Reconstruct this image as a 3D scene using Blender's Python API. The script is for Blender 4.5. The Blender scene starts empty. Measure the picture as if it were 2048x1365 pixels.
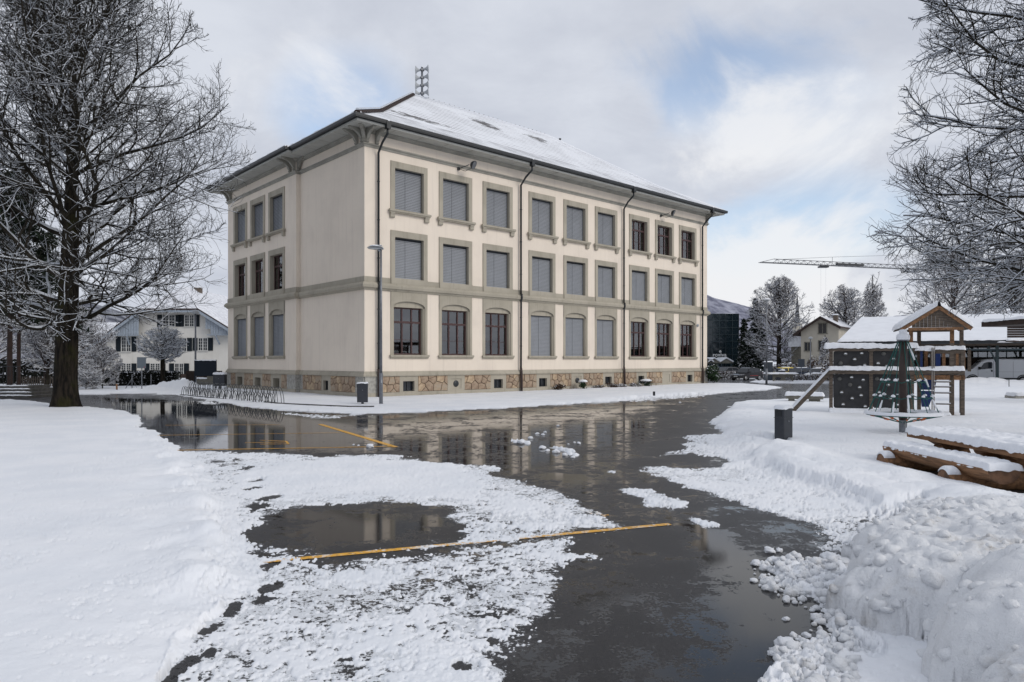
import bpy, math, random
import numpy as np
from mathutils import Vector, Matrix

random.seed(7)
S = bpy.context.scene
COL = S.collection
R = math.radians
PI = math.pi

# ------------------------------------------------------------------ camera
F, HOR, EYE = 1400.0, 723.0, 1.75
cam_d = bpy.data.cameras.new("camera")
cam = bpy.data.objects.new("camera", cam_d); COL.objects.link(cam)
cam.location = (0, 0, EYE); cam.rotation_euler = (R(90), 0, 0)
cam_d.sensor_width = 36; cam_d.lens = F/2048*36
cam_d.shift_y = (HOR-682.5)/2048
cam_d.clip_start = 0.1; cam_d.clip_end = 9000
S.camera = cam

# ------------------------------------------------------------------ world, sun, exposure
S.view_settings.view_transform = 'Standard'
S.view_settings.look = 'None'
S.view_settings.exposure = 0.0
S.view_settings.gamma = 1
SUN_AZ, SUN_EL = R(122), R(32)          # azimuth clockwise from +Y
w = bpy.data.worlds.new("World"); S.world = w; w.use_nodes = True
nt = w.node_tree; N = nt.nodes; Lk = nt.links
N.clear()
def nd(tree, typ, **kw):
    n = tree.nodes.new(typ)
    for k, v in kw.items():
        if k.startswith('i_'):
            n.inputs[k[2:].replace('_', ' ')].default_value = v
        else:
            setattr(n, k, v)
    return n
out = nd(nt, 'ShaderNodeOutputWorld')
sky = nd(nt, 'ShaderNodeTexSky', sky_type='NISHITA', sun_disc=False)
sky.sun_elevation = SUN_EL; sky.sun_rotation = SUN_AZ
bg1 = nd(nt, 'ShaderNodeBackground'); bg1.inputs[1].default_value = 0.15
hsv = nd(nt, 'ShaderNodeHueSaturation'); hsv.inputs['Saturation'].default_value = 0.95; hsv.inputs['Value'].default_value = 1.35
Lk.new(sky.outputs[0], hsv.inputs['Color']); Lk.new(hsv.outputs[0], bg1.inputs[0])
bg2 = nd(nt, 'ShaderNodeBackground'); bg2.inputs[1].default_value = 1.0
mixs = nd(nt, 'ShaderNodeMixShader')
tc = nd(nt, 'ShaderNodeTexCoord')
sep = nd(nt, 'ShaderNodeSeparateXYZ'); Lk.new(tc.outputs['Generated'], sep.inputs[0])
def M(tree, op, a=None, b=None, c=None, clamp=False):
    n = tree.nodes.new('ShaderNodeMath'); n.operation = op; n.use_clamp = clamp
    for i, v in enumerate((a, b, c)):
        if v is None: continue
        if isinstance(v, (int, float)): n.inputs[i].default_value = v
        else: tree.links.new(v, n.inputs[i])
    return n.outputs[0]
zc = M(nt, 'ADD', M(nt, 'MAXIMUM', sep.outputs[2], 0.0), 0.16)
cx = M(nt, 'DIVIDE', sep.outputs[0], zc); cy = M(nt, 'DIVIDE', sep.outputs[1], zc)
comb = nd(nt, 'ShaderNodeCombineXYZ'); Lk.new(cx, comb.inputs[0]); Lk.new(cy, comb.inputs[1])
def noise(tree, vec, scale, detail=5, rough=0.55, dist=0.0, off=None, typ='FBM'):
    n = tree.nodes.new('ShaderNodeTexNoise')
    n.inputs['Scale'].default_value = scale; n.inputs['Detail'].default_value = detail
    n.inputs['Roughness'].default_value = rough; n.inputs['Distortion'].default_value = dist
    if vec is not None:
        if off:
            m = tree.nodes.new('ShaderNodeMapping'); m.inputs['Location'].default_value = off
            tree.links.new(vec, m.inputs[0]); tree.links.new(m.outputs[0], n.inputs['Vector'])
        else:
            tree.links.new(vec, n.inputs['Vector'])
    return n.outputs['Fac']
def ramp(tree, fac, stops, interp='EASE'):
    r = tree.nodes.new('ShaderNodeValToRGB'); r.color_ramp.interpolation = interp
    e = r.color_ramp.elements
    while len(e) < len(stops): e.new(0.5)
    for el, (p, c) in zip(e, stops):
        el.position = p; el.color = (c, c, c, 1) if isinstance(c, (int, float)) else (*c, 1)
    tree.links.new(fac, r.inputs[0]); return r.outputs[0]
def skydir(px, py):
    v = Vector(((px-1024)/F, 1, (HOR-py)/F)); v.normalize(); return v
def blob(px, py, rad, stretch=1.0):
    """soft patch of sky around one direction (1 at the centre)"""
    v = skydir(px, py)
    s = nd(nt, 'ShaderNodeVectorMath', operation='SUBTRACT'); Lk.new(tc.outputs['Generated'], s.inputs[0]); s.inputs[1].default_value = v
    sc = nd(nt, 'ShaderNodeVectorMath', operation='MULTIPLY'); Lk.new(s.outputs[0], sc.inputs[0]); sc.inputs[1].default_value = (1, 1, stretch)
    ln = nd(nt, 'ShaderNodeVectorMath', operation='LENGTH'); Lk.new(sc.outputs[0], ln.inputs[0])
    return M(nt, 'SUBTRACT', 1.0, M(nt, 'DIVIDE', ln.outputs['Value'], rad), clamp=True)
nA = noise(nt, comb.outputs[0], 0.9, 6, 0.55, 0.4, (3.1, 1.7, 0))
nB = noise(nt, tc.outputs['Generated'], 5.0, 7, 0.6, 0.5, (1.3, 0.2, 4.0))
nC = noise(nt, comb.outputs[0], 2.6, 6, 0.6, 0.3, (7.3, 2.2, 1))
def add(*a):
    r = a[0]
    for x in a[1:]: r = M(nt, 'ADD', r, x)
    return r
# where the blue shows through
blue = add(M(nt, 'MULTIPLY', blob(1450, 165, 0.26, 2.2), 0.95), M(nt, 'MULTIPLY', blob(690, 215, 0.13, 1.0), 0.95),
           M(nt, 'MULTIPLY', blob(1530, 480, 0.26, 2.6), 0.9), M(nt, 'MULTIPLY', blob(1690, 330, 0.2, 2.0), 0.35))
bfac = ramp(nt, M(nt, 'MULTIPLY', add(blue, M(nt, 'MULTIPLY', M(nt, 'SUBTRACT', nB, 0.5), 1.5), M(nt, 'MULTIPLY', M(nt, 'SUBTRACT', nA, 0.5), 0.5)), 0.8), [(0.16, 0.0), (0.60, 0.72)])
# bright white cloud
wh = add(M(nt, 'MULTIPLY', blob(1560, 265, 0.26, 2.0), 0.8), M(nt, 'MULTIPLY', blob(1700, 600, 0.20, 1.6), 0.75),
         M(nt, 'MULTIPLY', blob(1470, 565, 0.14, 1.3), 1.0), M(nt, 'MULTIPLY', blob(640, 110, 0.16, 1.6), 0.45))
wfac = ramp(nt, M(nt, 'MULTIPLY', add(wh, M(nt, 'MULTIPLY', M(nt, 'SUBTRACT', nB, 0.5), 2.2)), 0.8), [(0.15, 0.0), (0.6, 1.0)])
grey = nd(nt, 'ShaderNodeMix', data_type='RGBA')
grey.inputs['A'].default_value = (0.55, 0.585, 0.67, 1); grey.inputs['B'].default_value = (0.70, 0.735, 0.81, 1)
Lk.new(ramp(nt, add(M(nt, 'MULTIPLY', nA, 0.6), M(nt, 'MULTIPLY', nC, 0.4)), [(0.36, 0.0), (0.62, 1.0)]), grey.inputs['Factor'])
cl = nd(nt, 'ShaderNodeMix', data_type='RGBA'); Lk.new(wfac, cl.inputs['Factor'])
Lk.new(grey.outputs['Result'], cl.inputs['A']); cl.inputs['B'].default_value = (0.88, 0.885, 0.905, 1)
Lk.new(cl.outputs['Result'], bg2.inputs[0])
bf2 = M(nt, 'MULTIPLY', bfac, M(nt, 'SUBTRACT', 1.0, M(nt, 'MULTIPLY', wfac, 0.85)))
Lk.new(bf2, mixs.inputs[0]); Lk.new(bg2.outputs[0], mixs.inputs[1]); Lk.new(bg1.outputs[0], mixs.inputs[2])
Lk.new(mixs.outputs[0], out.inputs[0])

sd = bpy.data.lights.new("sun", 'SUN'); sd.energy = 1.5; sd.angle = R(28); sd.color = (1, 0.94, 0.86)
sun = bpy.data.objects.new("sun", sd); COL.objects.link(sun)
sv = Vector((math.sin(SUN_AZ)*math.cos(SUN_EL), math.cos(SUN_AZ)*math.cos(SUN_EL), math.sin(SUN_EL)))
sun.rotation_euler = sv.to_track_quat('Z', 'Y').to_euler(); sun.location = sv*60+Vector((0, 20, 0))

# ------------------------------------------------------------------ helpers
def mat(name, color, rough=0.7, var=0.0, vscale=4.0, bump=0.0, bscale=20.0, metal=0.0, spec=None, color2=None, coords='Object', detail=5, ior=None, stretch=None):
    m = bpy.data.materials.new(name); m.use_nodes = True
    t = m.node_tree; b = t.nodes['Principled BSDF']
    b.inputs['Base Color'].default_value = (*color, 1); b.inputs['Roughness'].default_value = rough
    b.inputs['Metallic'].default_value = metal
    if spec is not None: b.inputs['Specular IOR Level'].default_value = spec
    if ior: b.inputs['IOR'].default_value = ior
    if var or bump or color2:
        c = t.nodes.new('ShaderNodeTexCoord'); vec = c.outputs[coords]
        if stretch:
            mp = t.nodes.new('ShaderNodeMapping'); mp.inputs['Scale'].default_value = stretch
            t.links.new(vec, mp.inputs[0]); vec = mp.outputs[0]
    if var or color2:
        c2 = color2 or tuple(min(1, x*(1-var)) for x in color)
        c1 = color if color2 else tuple(min(1, x*(1+var*0.6)) for x in color)
        mx = t.nodes.new('ShaderNodeMix'); mx.data_type = 'RGBA'
        mx.inputs['A'].default_value = (*c1, 1); mx.inputs['B'].default_value = (*c2, 1)
        f = ramp(t, noise(t, vec, vscale, detail, 0.6), [(0.35, 0.0), (0.66, 1.0)])
        t.links.new(f, mx.inputs['Factor']); t.links.new(mx.outputs['Result'], b.inputs['Base Color'])
    if bump:
        bp = t.nodes.new('ShaderNodeBump'); bp.inputs['Strength'].default_value = bump; bp.inputs['Distance'].default_value = 0.02
        t.links.new(noise(t, vec, bscale, 6, 0.65), bp.inputs['Height']); t.links.new(bp.outputs[0], b.inputs['Normal'])
    return m
MT = {}
MT['snow'] = mat('snow', (0.76, 0.78, 0.82), 0.6, 0.025, 1.5, 0.25, 30, spec=0.3, coords='Object')
MT['snow_cap'] = mat('snow_cap', (0.76, 0.78, 0.82), 0.65, bump=0.5, bscale=22, spec=0.3)
MT['twig_snow'] = mat('twig_snow', (0.55, 0.58, 0.63), 0.8, spec=0.1)
MT['plaster'] = mat('plaster', (0.71, 0.62, 0.535), 0.9, 0.05, 0.6, 0.25, 60, spec=0.15)
MT['stone_trim'] = mat('stone_trim', (0.375, 0.335, 0.265), 0.85, 0.12, 1.2, 0.3, 40, spec=0.2)
MT['moulding'] = mat('moulding', (0.30, 0.29, 0.255), 0.85, 0.15, 1.5, 0.2, 30, spec=0.2)
MT['granite'] = mat('granite', (0.36, 0.35, 0.32), 0.85, 0.25, 9, 0.6, 60, spec=0.2)
MT['rubble'] = mat('rubble', (0.37, 0.285, 0.21), 0.9, vscale=2.2, bump=1.0, bscale=14, spec=0.15, color2=(0.25, 0.18, 0.13), coords='Generated', detail=8)
MT['rubble_b'] = mat('rubble_b', (0.36, 0.30, 0.235), 0.9, vscale=3.2, bump=0.8, bscale=25, spec=0.15, color2=(0.36, 0.27, 0.19), coords='Generated', detail=8)
MT['rubble_c'] = mat('rubble_c', (0.34, 0.245, 0.17), 0.9, vscale=1.8, bump=0.8, bscale=25, spec=0.15, color2=(0.52, 0.41, 0.28), coords='Generated', detail=8)
MT['mortar'] = mat('mortar', (0.22, 0.18, 0.145), 0.95)
MT['blind'] = mat('blind', (0.235, 0.25, 0.275), 0.5, 0.06, 0.8, metal=0.1)
MT['blind_dark'] = mat('blind_dark', (0.03, 0.033, 0.04), 0.6)
MT['casement'] = mat('casement', (0.055, 0.022, 0.021), 0.5, 0.1)
MT['gutter'] = mat('gutter', (0.012, 0.015, 0.018), 0.45, 0.3, 3)
MT['pipe_low'] = mat('pipe_low', (0.03, 0.016, 0.014), 0.5)
MT['tile'] = mat('tile', (0.045, 0.028, 0.024), 0.85, 0.4, 6)
MT['soffit'] = mat('soffit', (0.44, 0.44, 0.41), 0.8, 0.08, 2)
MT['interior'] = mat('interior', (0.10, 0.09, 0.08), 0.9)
MT['bark'] = mat('bark', (0.026, 0.023, 0.018), 0.95, 0.4, 3, spec=0.1)
MT['twig'] = mat('twig', (0.03, 0.024, 0.022), 0.9, spec=0.1)
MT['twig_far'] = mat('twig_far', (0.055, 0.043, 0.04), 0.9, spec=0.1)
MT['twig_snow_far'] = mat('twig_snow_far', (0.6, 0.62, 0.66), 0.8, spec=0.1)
MT['needle'] = mat('needle', (0.014, 0.022, 0.014), 0.9, 0.3, 3, spec=0.1)
MT['leaf'] = mat('leaf', (0.022, 0.045, 0.018), 0.6, 0.4, 6, spec=0.2)
MT['leaf_brown'] = mat('leaf_brown', (0.07, 0.045, 0.03), 0.8, 0.4, 6, spec=0.1)
MT['steel'] = mat('steel', (0.18, 0.19, 0.21), 0.45, 0.15, 8, metal=0.6)
MT['steel_dark'] = mat('steel_dark', (0.055, 0.06, 0.065), 0.4, 0.2, 8, metal=0.5)
MT['anthracite'] = mat('anthracite', (0.022, 0.026, 0.034), 0.45, 0.15, 6, bump=0.1)
MT['board_blue'] = mat('board_blue', (0.008, 0.013, 0.022), 0.6, spec=0.2)
MT['wood_grey'] = mat('wood_grey', (0.115, 0.09, 0.07), 0.85, 0.4, 5, 0.5, 30, stretch=(1, 1, 6))
MT['wood_warm'] = mat('wood_warm', (0.25, 0.13, 0.062), 0.75, 0.4, 3, 0.4, 20, stretch=(6, 0.8, 6))
MT['wood_end'] = mat('wood_end', (0.17, 0.09, 0.05), 0.8, 0.5, 5, 0.4, 20)
MT['wood_dark'] = mat('wood_dark', (0.03, 0.017, 0.013), 0.8, 0.3, 4)
MT['panel_dark'] = mat('panel_dark', (0.022, 0.022, 0.024), 0.7, 0.3, 4, 0.2, 30)
MT['hold'] = mat('hold', (0.09, 0.09, 0.085), 0.7)
MT['slide_blue'] = mat('slide_blue', (0.01, 0.035, 0.16), 0.35, 0.1)
MT['rope'] = mat('rope', (0.008, 0.085, 0.075), 0.8)
MT['clamp'] = mat('clamp', (0.55, 0.13, 0.03), 0.5)
MT['concrete'] = mat('concrete', (0.19, 0.18, 0.15), 0.9, 0.2, 4, 0.3, 40)
MT['kerb'] = mat('kerb', (0.07, 0.068, 0.064), 0.8, 0.3, 6)
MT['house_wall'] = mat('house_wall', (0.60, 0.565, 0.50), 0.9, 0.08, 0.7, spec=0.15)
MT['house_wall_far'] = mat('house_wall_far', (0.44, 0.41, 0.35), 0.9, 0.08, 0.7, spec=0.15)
MT['shutter'] = mat('shutter', (0.008, 0.013, 0.018), 0.7, spec=0.2)
MT['gable_board'] = mat('gable_board', (0.27, 0.31, 0.36), 0.8, 0.1, 4)
MT['frame_white'] = mat('frame_white', (0.55, 0.55, 0.53), 0.6)
MT['pane_dark'] = mat('pane_dark', (0.02, 0.024, 0.03), 0.08)
MT['tyre'] = mat('tyre', (0.012, 0.012, 0.012), 0.8)
MT['rim'] = mat('rim', (0.3, 0.3, 0.31), 0.35, metal=0.7)
MT['lamp_head'] = mat('lamp_head', (0.35, 0.37, 0.39), 0.5)
MT['moss'] = mat('moss', (0.03, 0.028, 0.015), 0.95, 0.4, 5)
MT['pine_bark'] = mat('pine_bark', (0.022, 0.011, 0.008), 0.9, 0.4, 5, 0.5, 20)
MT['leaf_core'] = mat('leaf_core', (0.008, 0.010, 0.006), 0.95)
MT['dry_stalk'] = mat('dry_stalk', (0.16, 0.10, 0.06), .9)
MT['roof_far'] = mat('roof_far', (0.74, 0.76, 0.80), .7, coords='Object', vscale=2.5, color2=(0.55, 0.56, 0.6), detail=7, stretch=(1, 1, 1))
MT['glass_core'] = mat('glass_core', (0.012, 0.016, 0.020), .9)
MT['glass_pane'] = mat('glass_pane', (0.010, 0.018, 0.024), .06, ior=1.6)
MT['glass_frame'] = mat('glass_frame', (0.05, 0.07, 0.08), .4, metal=.5)
MT['sign_white'] = mat('sign_white', (.8, .8, .8), .4)
MT['roof_snow_plain'] = mat('roof_snow_plain', (0.74, 0.76, 0.80), .7, .04, 1.2, .4, 4)
MT['post_green'] = mat('post_green', (0.012, 0.028, 0.032), .5)
MT['beige_wall'] = mat('beige_wall', (0.33, 0.27, 0.20), .8, .2, 1)
MT['van_white'] = mat('van_white', (.62, .64, .67), .35)
MT['seam'] = mat('seam', (.15, .15, .16), .6)
MT['tail_red'] = mat('tail_red', (.35, .01, .01), .3)
MT['car_grey'] = mat('car_grey', (.10, .105, .12), .3, metal=.4)
MT['car_black'] = mat('car_black', (.010, .009, .012), .2)
MT['car_yellow'] = mat('car_yellow', (.70, .52, .01), .3)
MT['car_blue'] = mat('car_blue', (.035, .05, .085), .25, metal=.3)
MT['car_white'] = mat('car_white', (.62, .64, .66), .3)
MT['car_navy'] = mat('car_navy', (.02, .03, .07), .25)
MT['crane_grey'] = mat('crane_grey', (.10, .105, .115), .6)
MT['cable_light'] = mat('cable_light', (.45, .47, .5), .5)
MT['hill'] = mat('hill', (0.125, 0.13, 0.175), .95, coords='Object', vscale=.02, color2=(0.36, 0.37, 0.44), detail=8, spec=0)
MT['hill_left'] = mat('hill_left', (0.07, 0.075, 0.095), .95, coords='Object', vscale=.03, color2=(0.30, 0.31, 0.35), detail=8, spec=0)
MT['board_grey'] = mat('board_grey', (.035, .045, .06), .6)
MT['board_grey2'] = mat('board_grey2', (.12, .145, .17), .5)
MT['ladder_pale'] = mat('ladder_pale', (.24, .22, .2), .7)
MT['pole_brown'] = mat('pole_brown', (.035, .02, .016), .5, .3, 4)
def glass_mat():
    m = bpy.data.materials.new('window_glass'); m.use_nodes = True; t = m.node_tree; t.nodes.clear()
    o = t.nodes.new('ShaderNodeOutputMaterial'); mx = t.nodes.new('ShaderNodeMixShader')
    tr = t.nodes.new('ShaderNodeBsdfTransparent'); tr.inputs[0].default_value = (0.72, 0.75, 0.78, 1)
    gl = t.nodes.new('ShaderNodeBsdfGlossy'); gl.inputs['Roughness'].default_value = 0.015
    fr = t.nodes.new('ShaderNodeFresnel'); fr.inputs[0].default_value = 2.7
    t.links.new(fr.outputs[0], mx.inputs[0]); t.links.new(tr.outputs[0], mx.inputs[1]); t.links.new(gl.outputs[0], mx.inputs[2])
    t.links.new(mx.outputs[0], o.inputs[0]); return m
MT['glass'] = glass_mat()
def weathered(name, color, dirt, amt=0.5):
    m = bpy.data.materials.new(name); m.use_nodes = True; t = m.node_tree; b = t.nodes['Principled BSDF']
    b.inputs['Roughness'].default_value = 0.9; b.inputs['Specular IOR Level'].default_value = 0.15
    c = t.nodes.new('ShaderNodeTexCoord'); ob = c.outputs['Object']
    mp = t.nodes.new('ShaderNodeMapping'); mp.inputs['Scale'].default_value = (5, 5, 0.22); t.links.new(ob, mp.inputs[0])
    st = noise(t, mp.outputs[0], 1.0, 6, 0.65); bg = noise(t, ob, 0.45, 6, 0.6); fn = noise(t, ob, 5, 5, 0.7)
    s_ = t.nodes.new('ShaderNodeSeparateXYZ'); t.links.new(ob, s_.inputs[0])
    splash = ramp(t, M(t, 'ADD', s_.outputs[2], M(t, 'MULTIPLY', M(t, 'SUBTRACT', fn, .5), 1.0)), [(0.0, 1.0), (1.0, 0.0)])
    f = M(t, 'MULTIPLY', M(t, 'ADD', M(t, 'MULTIPLY', ramp(t, st, [(0.5, 0.0), (0.72, 1.0)]), 0.5), M(t, 'ADD', M(t, 'MULTIPLY', ramp(t, bg, [(0.42, 0.0), (0.66, 1.0)]), 0.45), M(t, 'MULTIPLY', fn, 0.18))), amt)
    mx = t.nodes.new('ShaderNodeMix'); mx.data_type = 'RGBA'; mx.inputs['A'].default_value = (*color, 1); mx.inputs['B'].default_value = (*dirt, 1)
    t.links.new(f, mx.inputs['Factor']); t.links.new(mx.outputs['Result'], b.inputs['Base Color'])
    bp = t.nodes.new('ShaderNodeBump'); bp.inputs['Strength'].default_value = 0.3; bp.inputs['Distance'].default_value = 0.01
    t.links.new(noise(t, ob, 40, 5, 0.7), bp.inputs['Height']); t.links.new(bp.outputs[0], b.inputs['Normal']); return m
MT['plaster'] = weathered('plaster', (0.77, 0.685, 0.585), (0.58, 0.51, 0.44), 0.6)
MT['stone_trim'] = weathered('stone_trim', (0.405, 0.37, 0.305), (0.22, 0.205, 0.165), 0.75)
MT['house_wall'] = weathered('house_wall', (0.63, 0.615, 0.58), (0.45, 0.43, 0.38), 0.5)
def emit_mat(name, c, s):
    m = bpy.data.materials.new(name); m.use_nodes = True; b = m.node_tree.nodes['Principled BSDF']
    b.inputs['Emission Color'].default_value = (*c, 1); b.inputs['Emission Strength'].default_value = s; return m
MT['warm_lamp'] = emit_mat('warm_lamp', (1.0, 0.45, 0.15), 0.9)

def trunk_mat():
    m = bpy.data.materials.new('trunk_bark'); m.use_nodes = True; t = m.node_tree; b = t.nodes['Principled BSDF']
    b.inputs['Roughness'].default_value = 0.95; b.inputs['Specular IOR Level'].default_value = 0.1
    c = t.nodes.new('ShaderNodeTexCoord'); mp = t.nodes.new('ShaderNodeMapping'); mp.inputs['Scale'].default_value = (9, 9, 1.6)
    t.links.new(c.outputs['Object'], mp.inputs[0])
    n1 = noise(t, mp.outputs[0], 1.0, 7, 0.65, 0.6)
    n2 = noise(t, c.outputs['Object'], 1.3, 5, 0.6)
    a = t.nodes.new('ShaderNodeMix'); a.data_type = 'RGBA'
    a.inputs['A'].default_value = (0.006, 0.0055, 0.005, 1); a.inputs['B'].default_value = (0.026, 0.021, 0.016, 1)
    t.links.new(ramp(t, n1, [(0.38, 0.0), (0.62, 1.0)]), a.inputs['Factor'])
    g = t.nodes.new('ShaderNodeMix'); g.data_type = 'RGBA'; t.links.new(a.outputs['Result'], g.inputs['A'])
    g.inputs['B'].default_value = (0.026, 0.026, 0.008, 1)
    t.links.new(ramp(t, n2, [(0.48, 0.0), (0.7, 0.75)]), g.inputs['Factor'])
    t.links.new(g.outputs['Result'], b.inputs['Base Color'])
    bp = t.nodes.new('ShaderNodeBump'); bp.inputs['Strength'].default_value = 0.9; bp.inputs['Distance'].default_value = 0.05
    t.links.new(n1, bp.inputs['Height']); t.links.new(bp.outputs[0], b.inputs['Normal'])
    return m
MT['trunk'] = trunk_mat()

def setp(o, label=None, cat=None, group=None, kind=None):
    if label: o['label'] = label
    if cat: o['category'] = cat
    if group: o['group'] = group
    if kind: o['kind'] = kind
    return o
def thing(name, label, cat, loc=(0, 0, 0), rz=0.0, group=None):
    o = bpy.data.objects.new(name, None); COL.objects.link(o)
    o.location = loc; o.rotation_euler = (0, 0, rz); o.empty_display_size = 0.1
    return setp(o, label, cat, group)
def link(name, mesh, parent=None, loc=(0, 0, 0), rot=(0, 0, 0)):
    o = bpy.data.objects.new(name, mesh); COL.objects.link(o)
    o.location = loc; o.rotation_euler = rot
    if parent: o.parent = parent
    return o
def dup(root, loc=None, rz=None, label=None, group=None):
    r = root.copy(); COL.objects.link(r)
    if loc is not None: r.location = loc
    if rz is not None: r.rotation_euler = (0, 0, rz)
    if label: r['label'] = label
    if group: r['group'] = group
    for ch in list(root.children):
        c = ch.copy(); COL.objects.link(c); c.parent = r
        for g in list(ch.children):
            d = g.copy(); COL.objects.link(d); d.parent = c
    return r
def fast_mesh(name, V, Q, mats, mi=None, smooth=False):
    """V (n,3), Q (m,4) quads, or (m,3) triangles"""
    me = bpy.data.meshes.new(name); k = Q.shape[1]
    me.vertices.add(len(V)); me.vertices.foreach_set('co', np.ascontiguousarray(V, dtype=np.float32).ravel())
    me.loops.add(Q.size); me.loops.foreach_set('vertex_index', np.ascontiguousarray(Q, dtype=np.int32).ravel())
    me.polygons.add(len(Q)); me.polygons.foreach_set('loop_start', np.arange(0, Q.size, k, dtype=np.int32))
    try: me.polygons.foreach_set('loop_total', np.full(len(Q), k, dtype=np.int32))
    except Exception: pass
    if mi is not None: me.polygons.foreach_set('material_index', np.ascontiguousarray(mi, dtype=np.int32))
    me.polygons.foreach_set('use_smooth', np.full(len(Q), smooth, dtype=bool))
    for m in mats: me.materials.append(MT[m] if isinstance(m, str) else m)
    me.update(calc_edges=True); me.validate(); return me
class MB:
    """collects simple shapes and links them as one mesh"""
    def __init__(s): s.v = []; s.f = []; s.m = []; s.mats = []; s.cur = 0; s.sm = []; s.smooth = False
    def mat(s, name):
        if name not in s.mats: s.mats.append(name)
        s.cur = s.mats.index(name); return s
    def face(s, idx): s.f.append(idx); s.m.append(s.cur); s.sm.append(s.smooth)
    def poly(s, pts):
        b = len(s.v); s.v += [tuple(p) for p in pts]; s.face(list(range(b, b+len(pts)))); return s
    def box(s, x0, x1, y0, y1, z0, z1):
        b = len(s.v)
        s.v += [(x0, y0, z0), (x1, y0, z0), (x1, y1, z0), (x0, y1, z0), (x0, y0, z1), (x1, y0, z1), (x1, y1, z1), (x0, y1, z1)]
        for q in ((0, 3, 2, 1), (4, 5, 6, 7), (0, 1, 5, 4), (1, 2, 6, 5), (2, 3, 7, 6), (3, 0, 4, 7)): s.face([b+i for i in q])
        return s
    def prism(s, pts, axis, a, b):
        """extrude 2-D polygon pts along axis from a to b"""
        def P(p, t):
            return {'x': (t, p[0], p[1]), 'y': (p[0], t, p[1]), 'z': (p[0], p[1], t)}[axis]
        n = len(pts); o = len(s.v)
        s.v += [P(p, a) for p in pts] + [P(p, b) for p in pts]
        s.face([o+i for i in range(n)][::-1]); s.face([o+n+i for i in range(n)])
        for i in range(n): s.face([o+i, o+(i+1) % n, o+n+(i+1) % n, o+n+i])
        return s
    def beam(s, p, q, wd, hg, up=(0, 0, 1)):
        """box beam from p to q"""
        p = Vector(p); q = Vector(q); d = (q-p).normalized(); u = Vector(up)
        sd_ = d.cross(u)
        if sd_.length < 1e-4: sd_ = d.cross(Vector((0, 1, 0)))
        sd_.normalize(); u = sd_.cross(d).normalized(); o = len(s.v)
        for c in (p, q):
            for a, b in ((-1, -1), (1, -1), (1, 1), (-1, 1)): s.v.append(tuple(c+sd_*a*wd/2+u*b*hg/2))
        for f in ((0, 1, 2, 3)[::-1], (4, 5, 6, 7), (0, 1, 5, 4), (1, 2, 6, 5), (2, 3, 7, 6), (3, 0, 4, 7)): s.face([o+i for i in f])
        return s
    def tube(s, pts, r, n=8, cap=True):
        pts = [Vector(p) for p in pts]; rs = r if isinstance(r, (list, tuple)) else [r]*len(pts)
        o = len(s.v); prev = None
        for i, p in enumerate(pts):
            d = (pts[min(i+1, len(pts)-1)]-pts[max(i-1, 0)])
            d = d.normalized() if d.length > 1e-9 else Vector((0, 0, 1))
            if prev is None:
                a = d.cross(Vector((0, 0, 1)))
                if a.length < 1e-3: a = d.cross(Vector((1, 0, 0)))
            else:
                a = prev-d*prev.dot(d)
            a.normalize(); prev = a; b = d.cross(a)
            for k in range(n):
                t = 2*PI*k/n; s.v.append(tuple(p+(a*math.cos(t)+b*math.sin(t))*rs[i]))
        sm = s.smooth; s.smooth = True
        for i in range(len(pts)-1):
            for k in range(n):
                s.face([o+i*n+k, o+i*n+(k+1) % n, o+(i+1)*n+(k+1) % n, o+(i+1)*n+k])
        s.smooth = False
        if cap:
            s.face([o+k for k in range(n)][::-1]); s.face([o+(len(pts)-1)*n+k for k in range(n)])
        s.smooth = sm; return s
    def lathe(s, prof, c=(0, 0, 0), n=16, axis='z', rot=None):
        o = len(s.v); c = Vector(c)
        for r_, h_ in prof:
            for k in range(n):
                t = 2*PI*k/n; v = Vector((r_*math.cos(t), r_*math.sin(t), h_))
                if axis == 'y': v = Vector((v.x, v.z, v.y))
                if axis == 'x': v = Vector((v.z, v.x, v.y))
                if rot is not None: v = rot @ v
                s.v.append(tuple(c+v))
        sm = s.smooth; s.smooth = True
        for i in range(len(prof)-1):
            for k in range(n): s.face([o+i*n+k, o+i*n+(k+1) % n, o+(i+1)*n+(k+1) % n, o+(i+1)*n+k])
        s.smooth = sm; return s
    def mesh(s, name):
        me = bpy.data.meshes.new(name); me.from_pydata(s.v, [], s.f)
        for m in (s.mats or ['concrete']): me.materials.append(MT[m])
        me.polygons.foreach_set('material_index', s.m); me.polygons.foreach_set('use_smooth', s.sm)
        me.update(); return me
    def build(s, name, parent=None, loc=(0, 0, 0), rot=(0, 0, 0)): return link(name, s.mesh(name), parent, loc, rot)
def mb(m): return MB().mat(m)

def gz(x, y):
    """level of the bare ground: the yard is flat, the far car park lies a little lower"""
    x = np.asarray(x, float); y = np.asarray(y, float)
    a = np.clip((y-52)/30, 0, 1); a = a*a*(3-2*a)
    b = np.clip((x-5)/8, 0, 1); b = b*b*(3-2*b)
    return -0.45*a*b
def G(px, py):
    """ground point seen at a photo pixel"""
    z = 0.0
    for _ in range(8):
        Y = (EYE-z)*F/max(py-HOR, 3.0); X = (px-1024)/F*Y; z = float(gz(X, Y))
    return Vector((X, Y, z))
def P3(px, py, Y): return Vector(((px-1024)/F*Y, Y, EYE+(HOR-py)/F*Y))

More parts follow.
